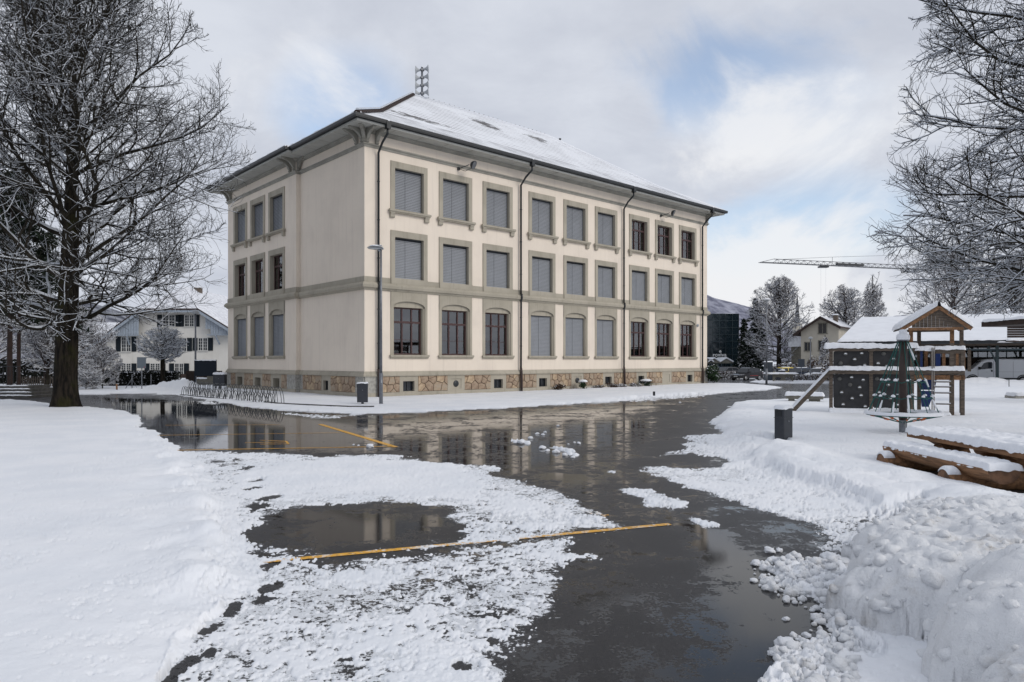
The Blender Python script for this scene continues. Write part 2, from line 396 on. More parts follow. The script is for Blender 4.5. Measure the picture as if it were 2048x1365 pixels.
# numpy value noise
def _h(ix, iy, seed):
    n = (ix.astype(np.int64)*374761393+iy.astype(np.int64)*668265263+seed*1442695041) & 0xffffffff
    n = ((n ^ (n >> 13))*1274126177) & 0xffffffff
    return ((n ^ (n >> 16)) & 0xffff)/65535.0
def vn(x, y, seed=0):
    ix = np.floor(x); iy = np.floor(y); fx = x-ix; fy = y-iy
    fx = fx*fx*fx*(fx*(fx*6-15)+10); fy = fy*fy*fy*(fy*(fy*6-15)+10)
    a = _h(ix, iy, seed); b = _h(ix+1, iy, seed); c = _h(ix, iy+1, seed); d = _h(ix+1, iy+1, seed)
    return ((a*(1-fx)+b*fx)*(1-fy)+(c*(1-fx)+d*fx)*fy)*2-1
def fbm(x, y, sc, octv=4, seed=0, gain=0.5):
    r = 0; a = 1.0; t = 0.0; ca, sa = 0.8, 0.6
    for o in range(octv):
        r = r+a*vn(x*sc, y*sc, seed+o*17); t += a; a *= gain; sc *= 2.03
        x, y = x*ca-y*sa+3.1, x*sa+y*ca-1.7
    return r/t*1.6
def worley(x, y, sc, seed=0):
    """rounded humps of unequal height about scattered points"""
    x = x*sc; y = y*sc; ix = np.floor(x); iy = np.floor(y); best = np.zeros(x.shape)
    for dx in (-1, 0, 1):
        for dy in (-1, 0, 1):
            cx_ = ix+dx; cy_ = iy+dy; px = cx_+.15+.7*_h(cx_, cy_, seed); py = cy_+.15+.7*_h(cx_, cy_, seed+7); r_ = _h(cx_, cy_, seed+13)
            d2 = ((x-px)**2+(y-py)**2)*(1.0+.6*r_); best = np.maximum(best, np.sqrt(np.clip(1-d2, 0, 1))*(.5+.5*r_))
    return best
def dome(x, y, sc, seed=0):
    return worley(x, y, sc, seed)
def sdist(poly, X, Y):
    """signed distance to a polygon, positive inside"""
    d2 = np.full(X.shape, 1e9); ins = np.zeros(X.shape, bool); n = len(poly)
    for i in range(n):
        ax, ay = poly[i]; bx, by = poly[(i+1) % n]
        ex, ey = bx-ax, by-ay; wx, wy = X-ax, Y-ay
        t = np.clip((wx*ex+wy*ey)/(ex*ex+ey*ey+1e-12), 0, 1)
        d2 = np.minimum(d2, (wx-ex*t)**2+(wy-ey*t)**2)
        cnd = ((ay > Y) != (by > Y)) & (X < (bx-ax)*(Y-ay)/(by-ay+1e-12)+ax)
        ins ^= cnd
    return np.where(ins, 1, -1)*np.sqrt(d2)
def pdist(line, X, Y):
    d2 = np.full(X.shape, 1e9)
    for (ax, ay), (bx, by) in zip(line[:-1], line[1:]):
        ex, ey = bx-ax, by-ay; wx, wy = X-ax, Y-ay
        t = np.clip((wx*ex+wy*ey)/(ex*ex+ey*ey+1e-12), 0, 1)
        d2 = np.minimum(d2, (wx-ex*t)**2+(wy-ey*t)**2)
    return np.sqrt(d2)
def sst(a, b, x):
    t = np.clip((x-a)/(b-a), 0, 1); return t*t*(3-2*t)
def GP(pts): return [tuple(G(*p)[:2]) for p in pts]
# ------------------------------------------------------------------ the ground: road, snow, markings
ROAD = GP([(-60, 793), (30, 792), (100, 789), (220, 788), (282, 787), (346, 789), (369, 793), (423, 801), (500, 815), (560, 820), (640, 825), (700, 828), (760, 827),
           (850, 824), (1000, 817), (1100, 810.5), (1250, 802.5), (1306, 798), (1400, 791.5), (1451, 786), (1540, 779.6), (1563, 775.5), (1540, 772.6),
           (1500, 769.5), (1430, 769), (1350, 769), (1350, 759), (1430, 758.5), (1515, 759), (1500, 764), (1520, 766.5), (1700, 767.5), (1760, 772), (1740, 785), (1680, 795), (1620, 803),
           (1560, 801), (1500, 803), (1475, 808), (1446, 828), (1428, 850), (1442, 864), (1420, 880), (1440, 930), (1430, 990), (1560, 1030), (1620, 1052), (1700, 1060), (1770, 1050), (1760, 1080),
           (1720, 1110), (1690, 1150), (1690, 1280), (1680, 1600), (900, 1700), (350, 1500), (390, 1330), (430, 1200), (450, 1080), (400, 950), (345, 906), (325, 893), (300, 870), (285, 848), (272, 832), (240, 822),
           (200, 817), (160, 815), (105, 810), (55, 802), (-60, 798)])
LAYERS = [  # polygon, cover (-1 bare .. 1 closed), soft edge in m, thickness in m
    (GP([(330, 897), (345, 905), (470, 903), (560, 910), (640, 916), (700, 908), (780, 912), (850, 918), (900, 926), (960, 936), (1000, 947), (1050, 958), (1100, 975), (1150, 992), (1192, 1022), (1212, 1052),
         (1185, 1080), (1150, 1100), (1168, 1120), (1115, 1142), (1112, 1166), (1062, 1182), (1075, 1210), (1012, 1240), (1000, 1270), (965, 1292), (950, 1320), (930, 1365), (880, 1550), (300, 1550), (400, 1200), (440, 1080)]), 0.24, 0.10, 0.010),
    (GP([(560, 1140), (1100, 1140), (1060, 1230), (960, 1320), (900, 1500), (480, 1500), (520, 1250)]), 0.10, 0.5, 0.010),
    (GP([(830, 1290), (960, 1270), (1010, 1250), (960, 1310), (920, 1400), (800, 1500), (780, 1400)]), 0.72, 0.15, 0.02),
    (GP([(620, 1130), (860, 1115), (880, 1130), (760, 1175), (640, 1170)]), 0.65, 0.3, 0.018),
    (GP([(940, 1010), (1140, 1035), (1120, 1075), (960, 1070)]), -0.02, 0.3, 0.014),
    (GP([(860, 1110), (1100, 1090), (1060, 1130), (900, 1180), (820, 1230), (760, 1220)]), -0.08, 0.4, 0.012),
    (GP([(560, 925), (700, 916), (850, 922), (935, 945), (948, 985), (930, 1003), (820, 990), (700, 994), (560, 1000), (500, 985), (470, 950)]), 1.0, 0.18, 0.028),
    (GP([(1000, 985), (1060, 990), (1110, 1030), (1180, 1060), (1080, 1050), (1000, 1020)]), 0.6, 0.2, 0.02),
    (GP([(500, 1060), (505, 1045), (560, 1025), (640, 1012), (700, 1008), (800, 1005), (890, 1015), (930, 1045), (940, 1072), (900, 1086), (850, 1083), (800, 1098), (760, 1098), (720, 1104), (640, 1114), (590, 1116), (540, 1106), (512, 1090)]), -0.85, 0.13, 0.012),
    (GP([(490, 1128), (540, 1108), (700, 1112), (900, 1088), (980, 1090), (860, 1120), (700, 1142), (560, 1150)]), -0.15, 0.16, 0.012),
    (GP([(480, 1122), (1000, 1078), (1345, 1043), (1345, 1054), (1000, 1092), (480, 1136)]), -0.62, 0.05, 0.006),
    # right hand side
    (GP([(1355, 876), (1420, 868), (1450, 872), (1600, 900), (1500, 920), (1440, 915), (1390, 906), (1340, 912), (1330, 908), (1385, 900)]), 0.28, 0.14, 0.011),
    (GP([(1268, 938), (1330, 936), (1450, 934), (1500, 930), (1650, 980), (1750, 1040), (1620, 1048), (1560, 1032), (1500, 1012), (1440, 1000), (1400, 986), (1340, 966), (1290, 950)]), 0.46, 0.2, 0.012),
    (GP([(1236, 985), (1290, 979), (1350, 1000), (1386, 1020), (1350, 1024), (1290, 1006)]), 0.55, 0.10, 0.02),
    (GP([(1390, 1030), (1450, 1040), (1455, 1055), (1400, 1048)]), 0.4, 0.08, 0.02),
    (GP([(1620, 1045), (1700, 1025), (1790, 1030), (1790, 1060), (1740, 1095), (1640, 1110), (1600, 1080)]), 0.05, 0.2, 0.016),
    (GP([(1740, 1020), (1830, 1015), (1840, 1040), (1760, 1045)]), 0.25, 0.1, 0.03),
    (GP([(1516, 1148), (1530, 1130), (1570, 1124), (1630, 1135), (1700, 1120), (1720, 1400), (1500, 1550), (1545, 1360), (1565, 1300), (1625, 1268), (1645, 1232), (1600, 1212), (1560, 1192), (1524, 1172)]), 0.62, 0.06, 0.034),
    (GP([(1030, 884), (1050, 880), (1060, 887), (1040, 890)]), 0.6, 0.05, 0.05),
    (GP([(1084, 896), (1110, 899), (1150, 908), (1145, 912), (1110, 905), (1085, 900)]), 0.35, 0.05, 0.05),
    (GP([(1195, 940), (1225, 943), (1220, 948), (1198, 945)]), 0.4, 0.05, 0.02),
    (GP([(380, 802), (430, 804), (440, 808), (400, 808)]), 0.25, 0.2, 0.01),
    (GP([(560, 826), (700, 832), (760, 830), (640, 838)]), 0.12, 0.25, 0.01),
    (GP([(1250, 800), (1400, 789), (1420, 793), (1270, 805)]), 0.1, 0.3, 0.01),
]
HOLES = [(G(a, b), s_, e_) for a, b, s_, e_ in [(447, 930, .13, .8), (430, 922, .12, .8), (487, 937, .1, .8), (483, 948, .1, .8), (519, 962, .13, .8), (512, 977, .14, .9),
         (547, 996, .14, .9), (524, 1015, .16, 1.), (462, 921, .09, .7), (528, 1140, .13, 1.), (527, 1175, .10, 1.), (518, 1200, .11, 1.), (548, 1165, .07, 1.), (448, 1228, .085, .9), (415, 1262, .06, .8), (432, 1248, .05, .8),
         (400, 1315, .08, .9), (374, 1333, .06, .85), (428, 1302, .065, .85), (340, 1362, .08, .9), (985, 1276, .08, .9), (922, 1338, .07, .9), (455, 1215, .06, .8)]]
RIDGE = GP([(300, 862), (335, 895), (372, 938), (402, 975), (420, 1010), (430, 1050), (432, 1100), (415, 1170)])
RIDGE_R = GP([(1475, 806), (1452, 828), (1446, 850), (1462, 868), (1500, 890), (1560, 915), (1620, 940), (1700, 960), (1790, 985), (1900, 1010), (2000, 1040)])
RIDGE_FAR = [tuple(P3(a, 720, 49)[:2]) for a in (1880, 1960, 2040, 2130, 2300)]
BANKS = [(P3(347, 720, 43.5)[:2], 1.0, 0.52), (P3(366, 720, 43.0)[:2], .9, 0.50), (P3(330, 720, 42.8)[:2], 1.1, 0.30), (P3(305, 720, 41.5)[:2], 1.3, 0.16), (P3(290, 720, 40.5)[:2], 1.0, 0.14), (P3(378, 720, 43.4)[:2], .6, 0.3)]
PLAYSET = GP([(1905, 845), (1940, 845), (1935, 838), (1900, 838)])
BENCHPIT = [(6.25, 9.2), (6.25, 11.6), (7.4, 11.9), (7.6, 9.0), (7.0, 7.6), (6.4, 8.0)]

def fields(X, Y):
    """snow cover, thickness and extra height at ground points"""
    wx = X+0.22*fbm(X, Y, 1.3, 3, 5); wy = Y+0.22*fbm(X, Y, 1.3, 3, 9)
    far = sst(14, 40, Y)
    c = np.full(X.shape, 1.0); th = np.full(X.shape, 0.085)
    sdr = sdist(ROAD, wx*(1-far)+X*far, wy*(1-far)+Y*far)
    a = sst(-0.05, 0.07, sdr); c = c*(1-a)-a; th = th*(1-sst(-1.0, 0.5, sdr+.35*fbm(X, Y, 1.7, 3, 12))*0.85)
    for poly, cv, soft, t in LAYERS:
        xs = [p[0] for p in poly]; ys = [p[1] for p in poly]
        m = (X > min(xs)-1) & (X < max(xs)+1) & (Y > min(ys)-1) & (Y < max(ys)+1)
        if not m.any(): continue
        s = sdist(poly, wx[m], wy[m]); a = sst(-soft, soft, s)
        c[m] = c[m]*(1-a)+cv*a; th[m] = th[m]*(1-a)+t*a
    for p, r_, e in HOLES:
        m = (abs(X-p.x) < 1) & (abs(Y-p.y) < 1)
        if not m.any(): continue
        # prints are longer than wide and run away from the lens
        d = np.hypot((wx[m]*.4+X[m]*.6-p.x)/r_, (wy[m]*.4+Y[m]*.6-p.y)/(r_*1.35))
        d = d*1.2+.55*fbm(X[m], Y[m], 7, 3, 77)
        a = 1-sst(0.7, 1.1, d); c[m] = c[m]*(1-a*e)-a*e*1.1
    a = sst(-0.2, 0.1, sdist(BENCHPIT, X, Y)+0.12*fbm(X, Y, 2.5, 3, 95)); c = c*(1-a)-a
    return c, th, sdr
def snow_height(X, Y):
    c, th, sdr = fields(X, Y)
    n = 0.85*fbm(X, Y, 19.0, 3, 21, 0.85)+0.30*fbm(X, Y, 5.0, 2, 23)+0.30*fbm(X, Y, 1.4, 3, 31)
    edge = 1-np.clip(np.abs(c), 0, 1)**3
    lvl = c+n*(0.22+1.0*edge)
    h = th*np.clip(lvl*np.where(th > .03, 1.1, 2.6), -1, 1.0)*(1+(0.35*n-.2)*(lvl > 0)*(th < .03))
    closed = sst(0.6, 1.0, c)
    h = h+closed*(0.012*fbm(X, Y, 0.55, 3, 41)+0.004*fbm(X, Y, 3.0, 3, 43)+0.0015*fbm(X, Y, 16., 2, 44))
    # lumps thrown up by the plough
    def ridge(line, wid, hgt, seed, lo=0.35, sc=2.6):
        d = pdist(line, X, Y); k = np.exp(-(d/wid)**2)
        return k*hgt*(lo+0.5*np.clip(fbm(X, Y, sc*.5, 3, seed, 0.5), -0.5, 1.0)+0.55*dome(X, Y, sc*1.6, seed)+0.10*dome(X, Y, sc*4.2, seed+3)), k
    r1, k1 = ridge(RIDGE, 0.34, 0.10, 51); h = h+r1*sst(.55, -.4, sdr)
    r2, k2 = ridge(RIDGE_R, 0.75, 0.13, 61, 0.4, 2.0); h = h+r2*sst(0.5, -0.9, sdr)
    r3, k3 = ridge(RIDGE_FAR, 2.2, 0.30, 71, 0.7, 0.9); h = h+r3
    hb = np.zeros(X.shape)
    for (bx, by), rr, hh in BANKS:
        d = np.hypot(X-bx, (Y-by)*0.6)/rr; hb = np.maximum(hb, hh*np.clip(1-d**2.2, 0, 1)**.7*(0.9+0.22*fbm(X, Y, 2.0, 4, 81)))
    h = h+hb+(hb > .03)*0.05*np.abs(fbm(X, Y, 3.5, 3, 83))
    # snow crumbs of the thick slush zone and of the pile's foot
    lump = sst(0.022, 0.031, th)*sst(0.05, 0.04, th)*sst(1.0, 0.9, closed*0+c)*(c > 0.2)*(Y < 9)
    h = h+lump*(h > 0)*(0.045*dome(X, Y, 9, 91)+.014*dome(X, Y, 23, 92)-.02)
    # right of the road the snow lies a little deeper
    h = h+0.05*sst(1.0, 5.0, X)*closed*sst(0.2, -1.2, sdr)*sst(5, 9, Y)
    sp = sdist(BENCHPIT, X, Y); a = sst(-0.25, 0.12, sp+0.12*fbm(X, Y, 2.5, 3, 95))
    h = h*(1-a)-0.02*a
    return h, c, th, sdr
def fan(px0, px1, dpx, ys):
    pxs = np.arange(px0, px1+dpx, dpx); Yd = EYE*F/(ys-HOR)
    X = (pxs[None, :]-1024)/F*Yd[:, None]; Y = np.repeat(Yd[:, None], len(pxs), 1)
    nr, nc = X.shape; i = np.arange(nr*nc).reshape(nr, nc)
    Q = np.stack([i[:-1, :-1], i[:-1, 1:], i[1:, 1:], i[1:, :-1]], -1).reshape(-1, 4)
    return X.ravel(), Y.ravel(), Q
# thick snow
ys = np.concatenate([np.arange(1500, 1000, -2.1), np.arange(1000, 860, -1.6), np.arange(860, 757, -1.0)])
X, Y, Q = fan(-160, 2230, 2.25, ys)
h, c, th, sdr = snow_height(X, Y)
keep = (h[Q] > -0.002).any(1)
Q = Q[keep]; used = np.zeros(len(X), bool); used[Q.ravel()] = True; remap = np.cumsum(used)-1
V = np.stack([X, Y, h+gz(X, Y)], 1)[used]; Q = remap[Q]

def snow_ground_mat():
    m = bpy.data.materials.new('snow_ground'); m.use_nodes = True; t = m.node_tree; b = t.nodes['Principled BSDF']
    c_ = t.nodes.new('ShaderNodeTexCoord')
    n = noise(t, c_.outputs['Object'], 0.8, 6, 0.6); mx = t.nodes.new('ShaderNodeMix'); mx.data_type = 'RGBA'
    mx.inputs['A'].default_value = (0.735, 0.76, 0.80, 1); mx.inputs['B'].default_value = (0.80, 0.815, 0.845, 1)
    t.links.new(ramp(t, n, [(0.35, 0.0), (0.65, 1.0)]), mx.inputs['Factor'])
    b.inputs['Roughness'].default_value = 0.62; b.inputs['Specular IOR Level'].default_value = 0.25
    # thin wet slush is greyer than the deep snow
    at_ = t.nodes.new('ShaderNodeAttribute'); at_.attribute_name = 'thin'
    m2 = t.nodes.new('ShaderNodeMix'); m2.data_type = 'RGBA'; t.links.new(mx.outputs['Result'], m2.inputs['A']); m2.inputs['B'].default_value = (0.42, 0.44, 0.47, 1)
    nn = noise(t, c_.outputs['Object'], 30, 4, 0.7)
    t.links.new(M(t, 'MULTIPLY', at_.outputs['Fac'], ramp(t, nn, [(0.3, 0.45), (0.6, 0.9)])), m2.inputs['Factor'])
    t.links.new(m2.outputs['Result'], b.inputs['Base Color'])
    bp = t.nodes.new('ShaderNodeBump'); bp.inputs['Strength'].default_value = 0.35; bp.inputs['Distance'].default_value = 0.012
    t.links.new(add2(t, noise(t, c_.outputs['Object'], 45, 4, 0.7), noise(t, c_.outputs['Object'], 9, 3, 0.6)), bp.inputs['Height']); t.links.new(bp.outputs[0], b.inputs['Normal'])
    return m
def add2(t, a, b): return M(t, 'ADD', a, b)
MT['snow_ground'] = snow_ground_mat()
me = fast_mesh('snow', V, Q, ['snow_ground'], smooth=True)
thin = (1-sst(0.0, 0.002, h))[used]*0.7
at_ = me.attributes.new('thin', 'FLOAT', 'POINT'); at_.data.foreach_set('value', thin.astype(np.float32))
o = link('snow', me); setp(o, 'snow lying over lawn, pavement and parts of the wet yard', kind='stuff')
del V, Q

# the road
def asphalt_mat():
    m = bpy.data.materials.new('asphalt'); m.use_nodes = True; t = m.node_tree; b = t.nodes['Principled BSDF']
    c_ = t.nodes.new('ShaderNodeTexCoord'); ob = c_.outputs['Object']
    def A(nm):
        a = t.nodes.new('ShaderNodeAttribute'); a.attribute_name = nm; return a.outputs['Fac']
    wet, cov, hue = A('wet'), A('cover'), A('hue')
    big = noise(t, ob, 1.1, 6, 0.62, 0.5); mid = noise(t, ob, 7.0, 5, 0.65); fine = noise(t, ob, 42, 3, 0.6)
    ws = M(t, 'ADD', wet, M(t, 'ADD', M(t, 'MULTIPLY', M(t, 'SUBTRACT', big, 0.5), 1.7), M(t, 'ADD', M(t, 'MULTIPLY', M(t, 'SUBTRACT', mid, 0.5), 1.6), M(t, 'MULTIPLY', M(t, 'SUBTRACT', fine, 0.5), 1.0))))
    wf = ramp(t, ws, [(0.44, 0.0), (0.56, 1.0)])
    base = t.nodes.new('ShaderNodeMix'); base.data_type = 'RGBA'
    base.inputs['A'].default_value = (0.018, 0.0175, 0.019, 1); base.inputs['B'].default_value = (0.042, 0.041, 0.043, 1)
    t.links.new(ramp(t, M(t, 'ADD', M(t, 'MULTIPLY', big, 0.5), M(t, 'MULTIPLY', fine, 0.5)), [(0.38, 0.0), (0.62, 1.0)]), base.inputs['Factor'])
    dk = t.nodes.new('ShaderNodeMix'); dk.data_type = 'RGBA'; t.links.new(base.outputs['Result'], dk.inputs['A']); dk.inputs['B'].default_value = (0.013, 0.012, 0.011, 1)
    t.links.new(M(t, 'MULTIPLY', wf, 0.8), dk.inputs['Factor'])
    # fine slush grains
    sp = M(t, 'ADD', M(t, 'MULTIPLY', cov, 0.30), M(t, 'ADD', M(t, 'MULTIPLY', noise(t, ob, 24, 5, 0.75), 0.6), M(t, 'MULTIPLY', noise(t, ob, 4.0, 4, 0.6), 0.4)))
    sf = M(t, 'MULTIPLY', ramp(t, sp, [(0.635, 0.0), (0.67, 1.0)]), ramp(t, cov, [(0.0, 0.0), (0.3, 1.0)]))
    sn = t.nodes.new('ShaderNodeMix'); sn.data_type = 'RGBA'; t.links.new(dk.outputs['Result'], sn.inputs['A']); sn.inputs['B'].default_value = (0.66, 0.68, 0.71, 1)
    t.links.new(sf, sn.inputs['Factor'])
    t.links.new(sn.outputs['Result'], b.inputs['Base Color'])
    rr = M(t, 'ADD', M(t, 'MULTIPLY', M(t, 'SUBTRACT', 1.0, wf), 0.36), M(t, 'SUBTRACT', 0.10, M(t, 'MULTIPLY', M(t, 'MINIMUM', wet, 1.0), 0.085)))
    t.links.new(M(t, 'ADD', rr, M(t, 'MULTIPLY', sf, 0.5)), b.inputs['Roughness'])
    b.inputs['IOR'].default_value = 1.30
    bp = t.nodes.new('ShaderNodeBump'); bp.inputs['Distance'].default_value = 0.006
    t.links.new(M(t, 'ADD', M(t, 'MULTIPLY', M(t, 'SUBTRACT', 1.0, wf), 0.9), 0.012), bp.inputs['Strength'])
    t.links.new(M(t, 'ADD', noise(t, ob, 110, 3, 0.7), M(t, 'MULTIPLY', mid, 0.6)), bp.inputs['Height']); t.links.new(bp.outputs[0], b.inputs['Normal'])
    return m
MT['asphalt'] = asphalt_mat()
WET = [(GP([(180, 795), (420, 803), (700, 832), (760, 880), (720, 900), (350, 900), (310, 870), (280, 830)]), 0.88, 0.7),
       (GP([(700, 832), (1000, 822), (1300, 800), (1330, 812), (1250, 830), (1330, 860), (1220, 900), (1230, 975), (1180, 1000), (1000, 940), (780, 905), (740, 870)]), 0.60, 0.9),
       (GP([(1330, 810), (1450, 800), (1440, 900), (1420, 935), (1260, 925), (1300, 870)]), 0.2, 0.6),
       (GP([(570, 1025), (700, 1022), (800, 1030), (900, 1045), (820, 1080), (640, 1095), (580, 1060)]), 0.78, 0.4),
       (GP([(1210, 1030), (1340, 1040), (1400, 1090), (1150, 1130)]), 0.4, 0.3),
       (GP([(1385, 1050), (1470, 1075), (1560, 1170), (1640, 1220), (1620, 1270), (1530, 1365), (1400, 1500), (1280, 1500), (1380, 1300), (1400, 1170)]), 0.86, 0.2),
       (GP([(1000, 1290), (1250, 1200), (1380, 1110), (1400, 1300), (1300, 1500), (1000, 1500)]), 0.42, 0.5)]
ysr = np.concatenate([np.arange(1700, 1000, -8.0), np.arange(1000, 757, -4.0), np.array([753.0, 749, 746, 743])])
X, Y, Q = fan(-600, 2700, 9.0, ysr)
z = gz(X, Y); c, th, sdr = fields(X, Y)
me = fast_mesh('road', np.stack([X, Y, z], 1), Q, ['asphalt'], smooth=True)
wet = np.full(X.shape, 0.33)
for poly, v, soft in WET:
    a = sst(-soft, soft, sdist(poly, X, Y)); wet = wet*(1-a)+v*a
wet = wet+0.1*sst(25, 45, Y)
for nm, arr in (('wet', wet), ('cover', np.clip(c+1, 0, 2)/2), ('hue', c)):
    a_ = me.attributes.new(nm, 'FLOAT', 'POINT'); a_.data.foreach_set('value', arr.astype(np.float32))
o = link('road', me); setp(o, 'wet dark asphalt yard with mirror puddles', kind='structure')
# far ground
gx = np.array([-3000, -900, -300, -120, -60, -30, -10, 5, 9, 13, 30, 60, 90, 140, 300, 900, 3000.]); gy = np.array([-60, -20, 0, 20, 44, 52, 60, 68, 76, 82, 100, 130, 200, 400, 900, 2500, 6000.])
X, Y = np.meshgrid(gx, gy); i = np.arange(X.size).reshape(X.shape)
Q = np.stack([i[:-1, :-1], i[:-1, 1:], i[1:, 1:], i[1:, :-1]], -1).reshape(-1, 4)
Zg = np.where(Y > 70, gz(X, Y)-0.02+0.10*(Y > 100), -0.5)
o = link('ground', fast_mesh('ground', np.stack([X.ravel(), Y.ravel(), Zg.ravel()], 1), Q, ['snow'])); setp(o, 'snowy open ground stretching away', kind='structure')

# painted markings, 4 mm above the road; crumbs of snow lie on them
def paint_mat():
    m = bpy.data.materials.new('yellow_paint'); m.use_nodes = True; t = m.node_tree; b = t.nodes['Principled BSDF']
    c_ = t.nodes.new('ShaderNodeTexCoord'); ob = c_.outputs['Object']
    a = t.nodes.new('ShaderNodeAttribute'); a.attribute_name = 'cover'
    sp = M(t, 'ADD', M(t, 'MULTIPLY', a.outputs['Fac'], 0.34), M(t, 'ADD', M(t, 'MULTIPLY', noise(t, ob, 24, 5, 0.75), 0.6), M(t, 'MULTIPLY', noise(t, ob, 4.0, 4, 0.6), 0.4)))
    f = ramp(t, sp, [(0.58, 0.0), (0.66, 1.0)])
    y = t.nodes.new('ShaderNodeMix'); y.data_type = 'RGBA'; y.inputs['A'].default_value = (0.72, 0.36, 0.012, 1); y.inputs['B'].default_value = (0.22, 0.12, 0.025, 1)
    t.links.new(ramp(t, noise(t, ob, 16, 6, 0.75), [(0.50, 0.0), (0.62, 1.0)]), y.inputs['Factor'])
    s = t.nodes.new('ShaderNodeMix'); s.data_type = 'RGBA'; t.links.new(f, s.inputs['Factor']); t.links.new(y.outputs['Result'], s.inputs['A']); s.inputs['B'].default_value = (0.72, 0.72, 0.72, 1)
    t.links.new(s.outputs['Result'], b.inputs['Base Color']); b.inputs['Roughness'].default_value = 0.4
    return m
MT['paint'] = paint_mat()
mv, mq = [], []
def stripe(p, q, wd=0.1):
    p = Vector(p[:2]); q = Vector(q[:2]); d = (q-p); L = d.length; d.normalize(); s_ = Vector((-d.y, d.x))*wd/2; n = max(1, int(L/0.12)); b0 = len(mv)
    for i in range(n+1):
        c0 = p+d*L*i/n; mv.append((c0.x-s_.x, c0.y-s_.y, 0.004)); mv.append((c0.x+s_.x, c0.y+s_.y, 0.004))
    for i in range(n): mq.append((b0+2*i, b0+2*i+2, b0+2*i+3, b0+2*i+1))
A_, B_ = G(500, 1127), G(1340, 1049)
stripe(G(480, 1129), B_, 0.085)
stripe(G(310, 902), G(785, 893.5), 0.07); stripe(G(792, 895), G(640, 849), 0.13)
stripe(G(300, 871.5), G(680, 866), 0.05); stripe(G(330, 851), G(560, 850), 0.05)
for a, b in (((490, 886), (570, 885)), ((520, 881), (572, 883)), ((520, 889), (575, 888.5)), ((572, 883), (577, 889))): stripe(G(*a), G(*b), 0.05)
# worn lettering
for a, b in (((1172, 1023), (1190, 1031)), ((1178, 1022), (1197, 1030)), ((1190, 1031), (1186, 1024)), ((1192, 1024), (1210, 1034)), ((1200, 1031), (1218, 1031)), ((1100, 1000), (1118, 1008)), ((1122, 1006), (1132, 1012)), ((1150, 1015), (1168, 1024))):
    stripe(G(*a), G(*b), 0.035)
mv = np.array(mv); me = fast_mesh('road_marking', mv, np.array(mq), ['paint'])
c, th, sdr = fields(mv[:, 0], mv[:, 1])
a_ = me.attributes.new('cover', 'FLOAT', 'POINT'); a_.data.foreach_set('value', (np.clip(c+1, 0, 2)/2).astype(np.float32))
o = link('road_marking', me); setp(o, 'worn yellow lines painted on the wet yard', kind='structure')

# kerb that edges the pavement
k = mb('kerb'); kp = [G(*p) for p in ((530, 809.5), (560, 812.5), (640, 816.5), (700, 819), (748, 819))]
for a, b in zip(kp[:-1], kp[1:]): k.beam((a.x, a.y, 0.06), (b.x, b.y, 0.06), 0.12, 0.13)
o = k.build('kerb'); setp(o, 'dark wet kerb edging the pavement', kind='structure')
del X, Y, Q

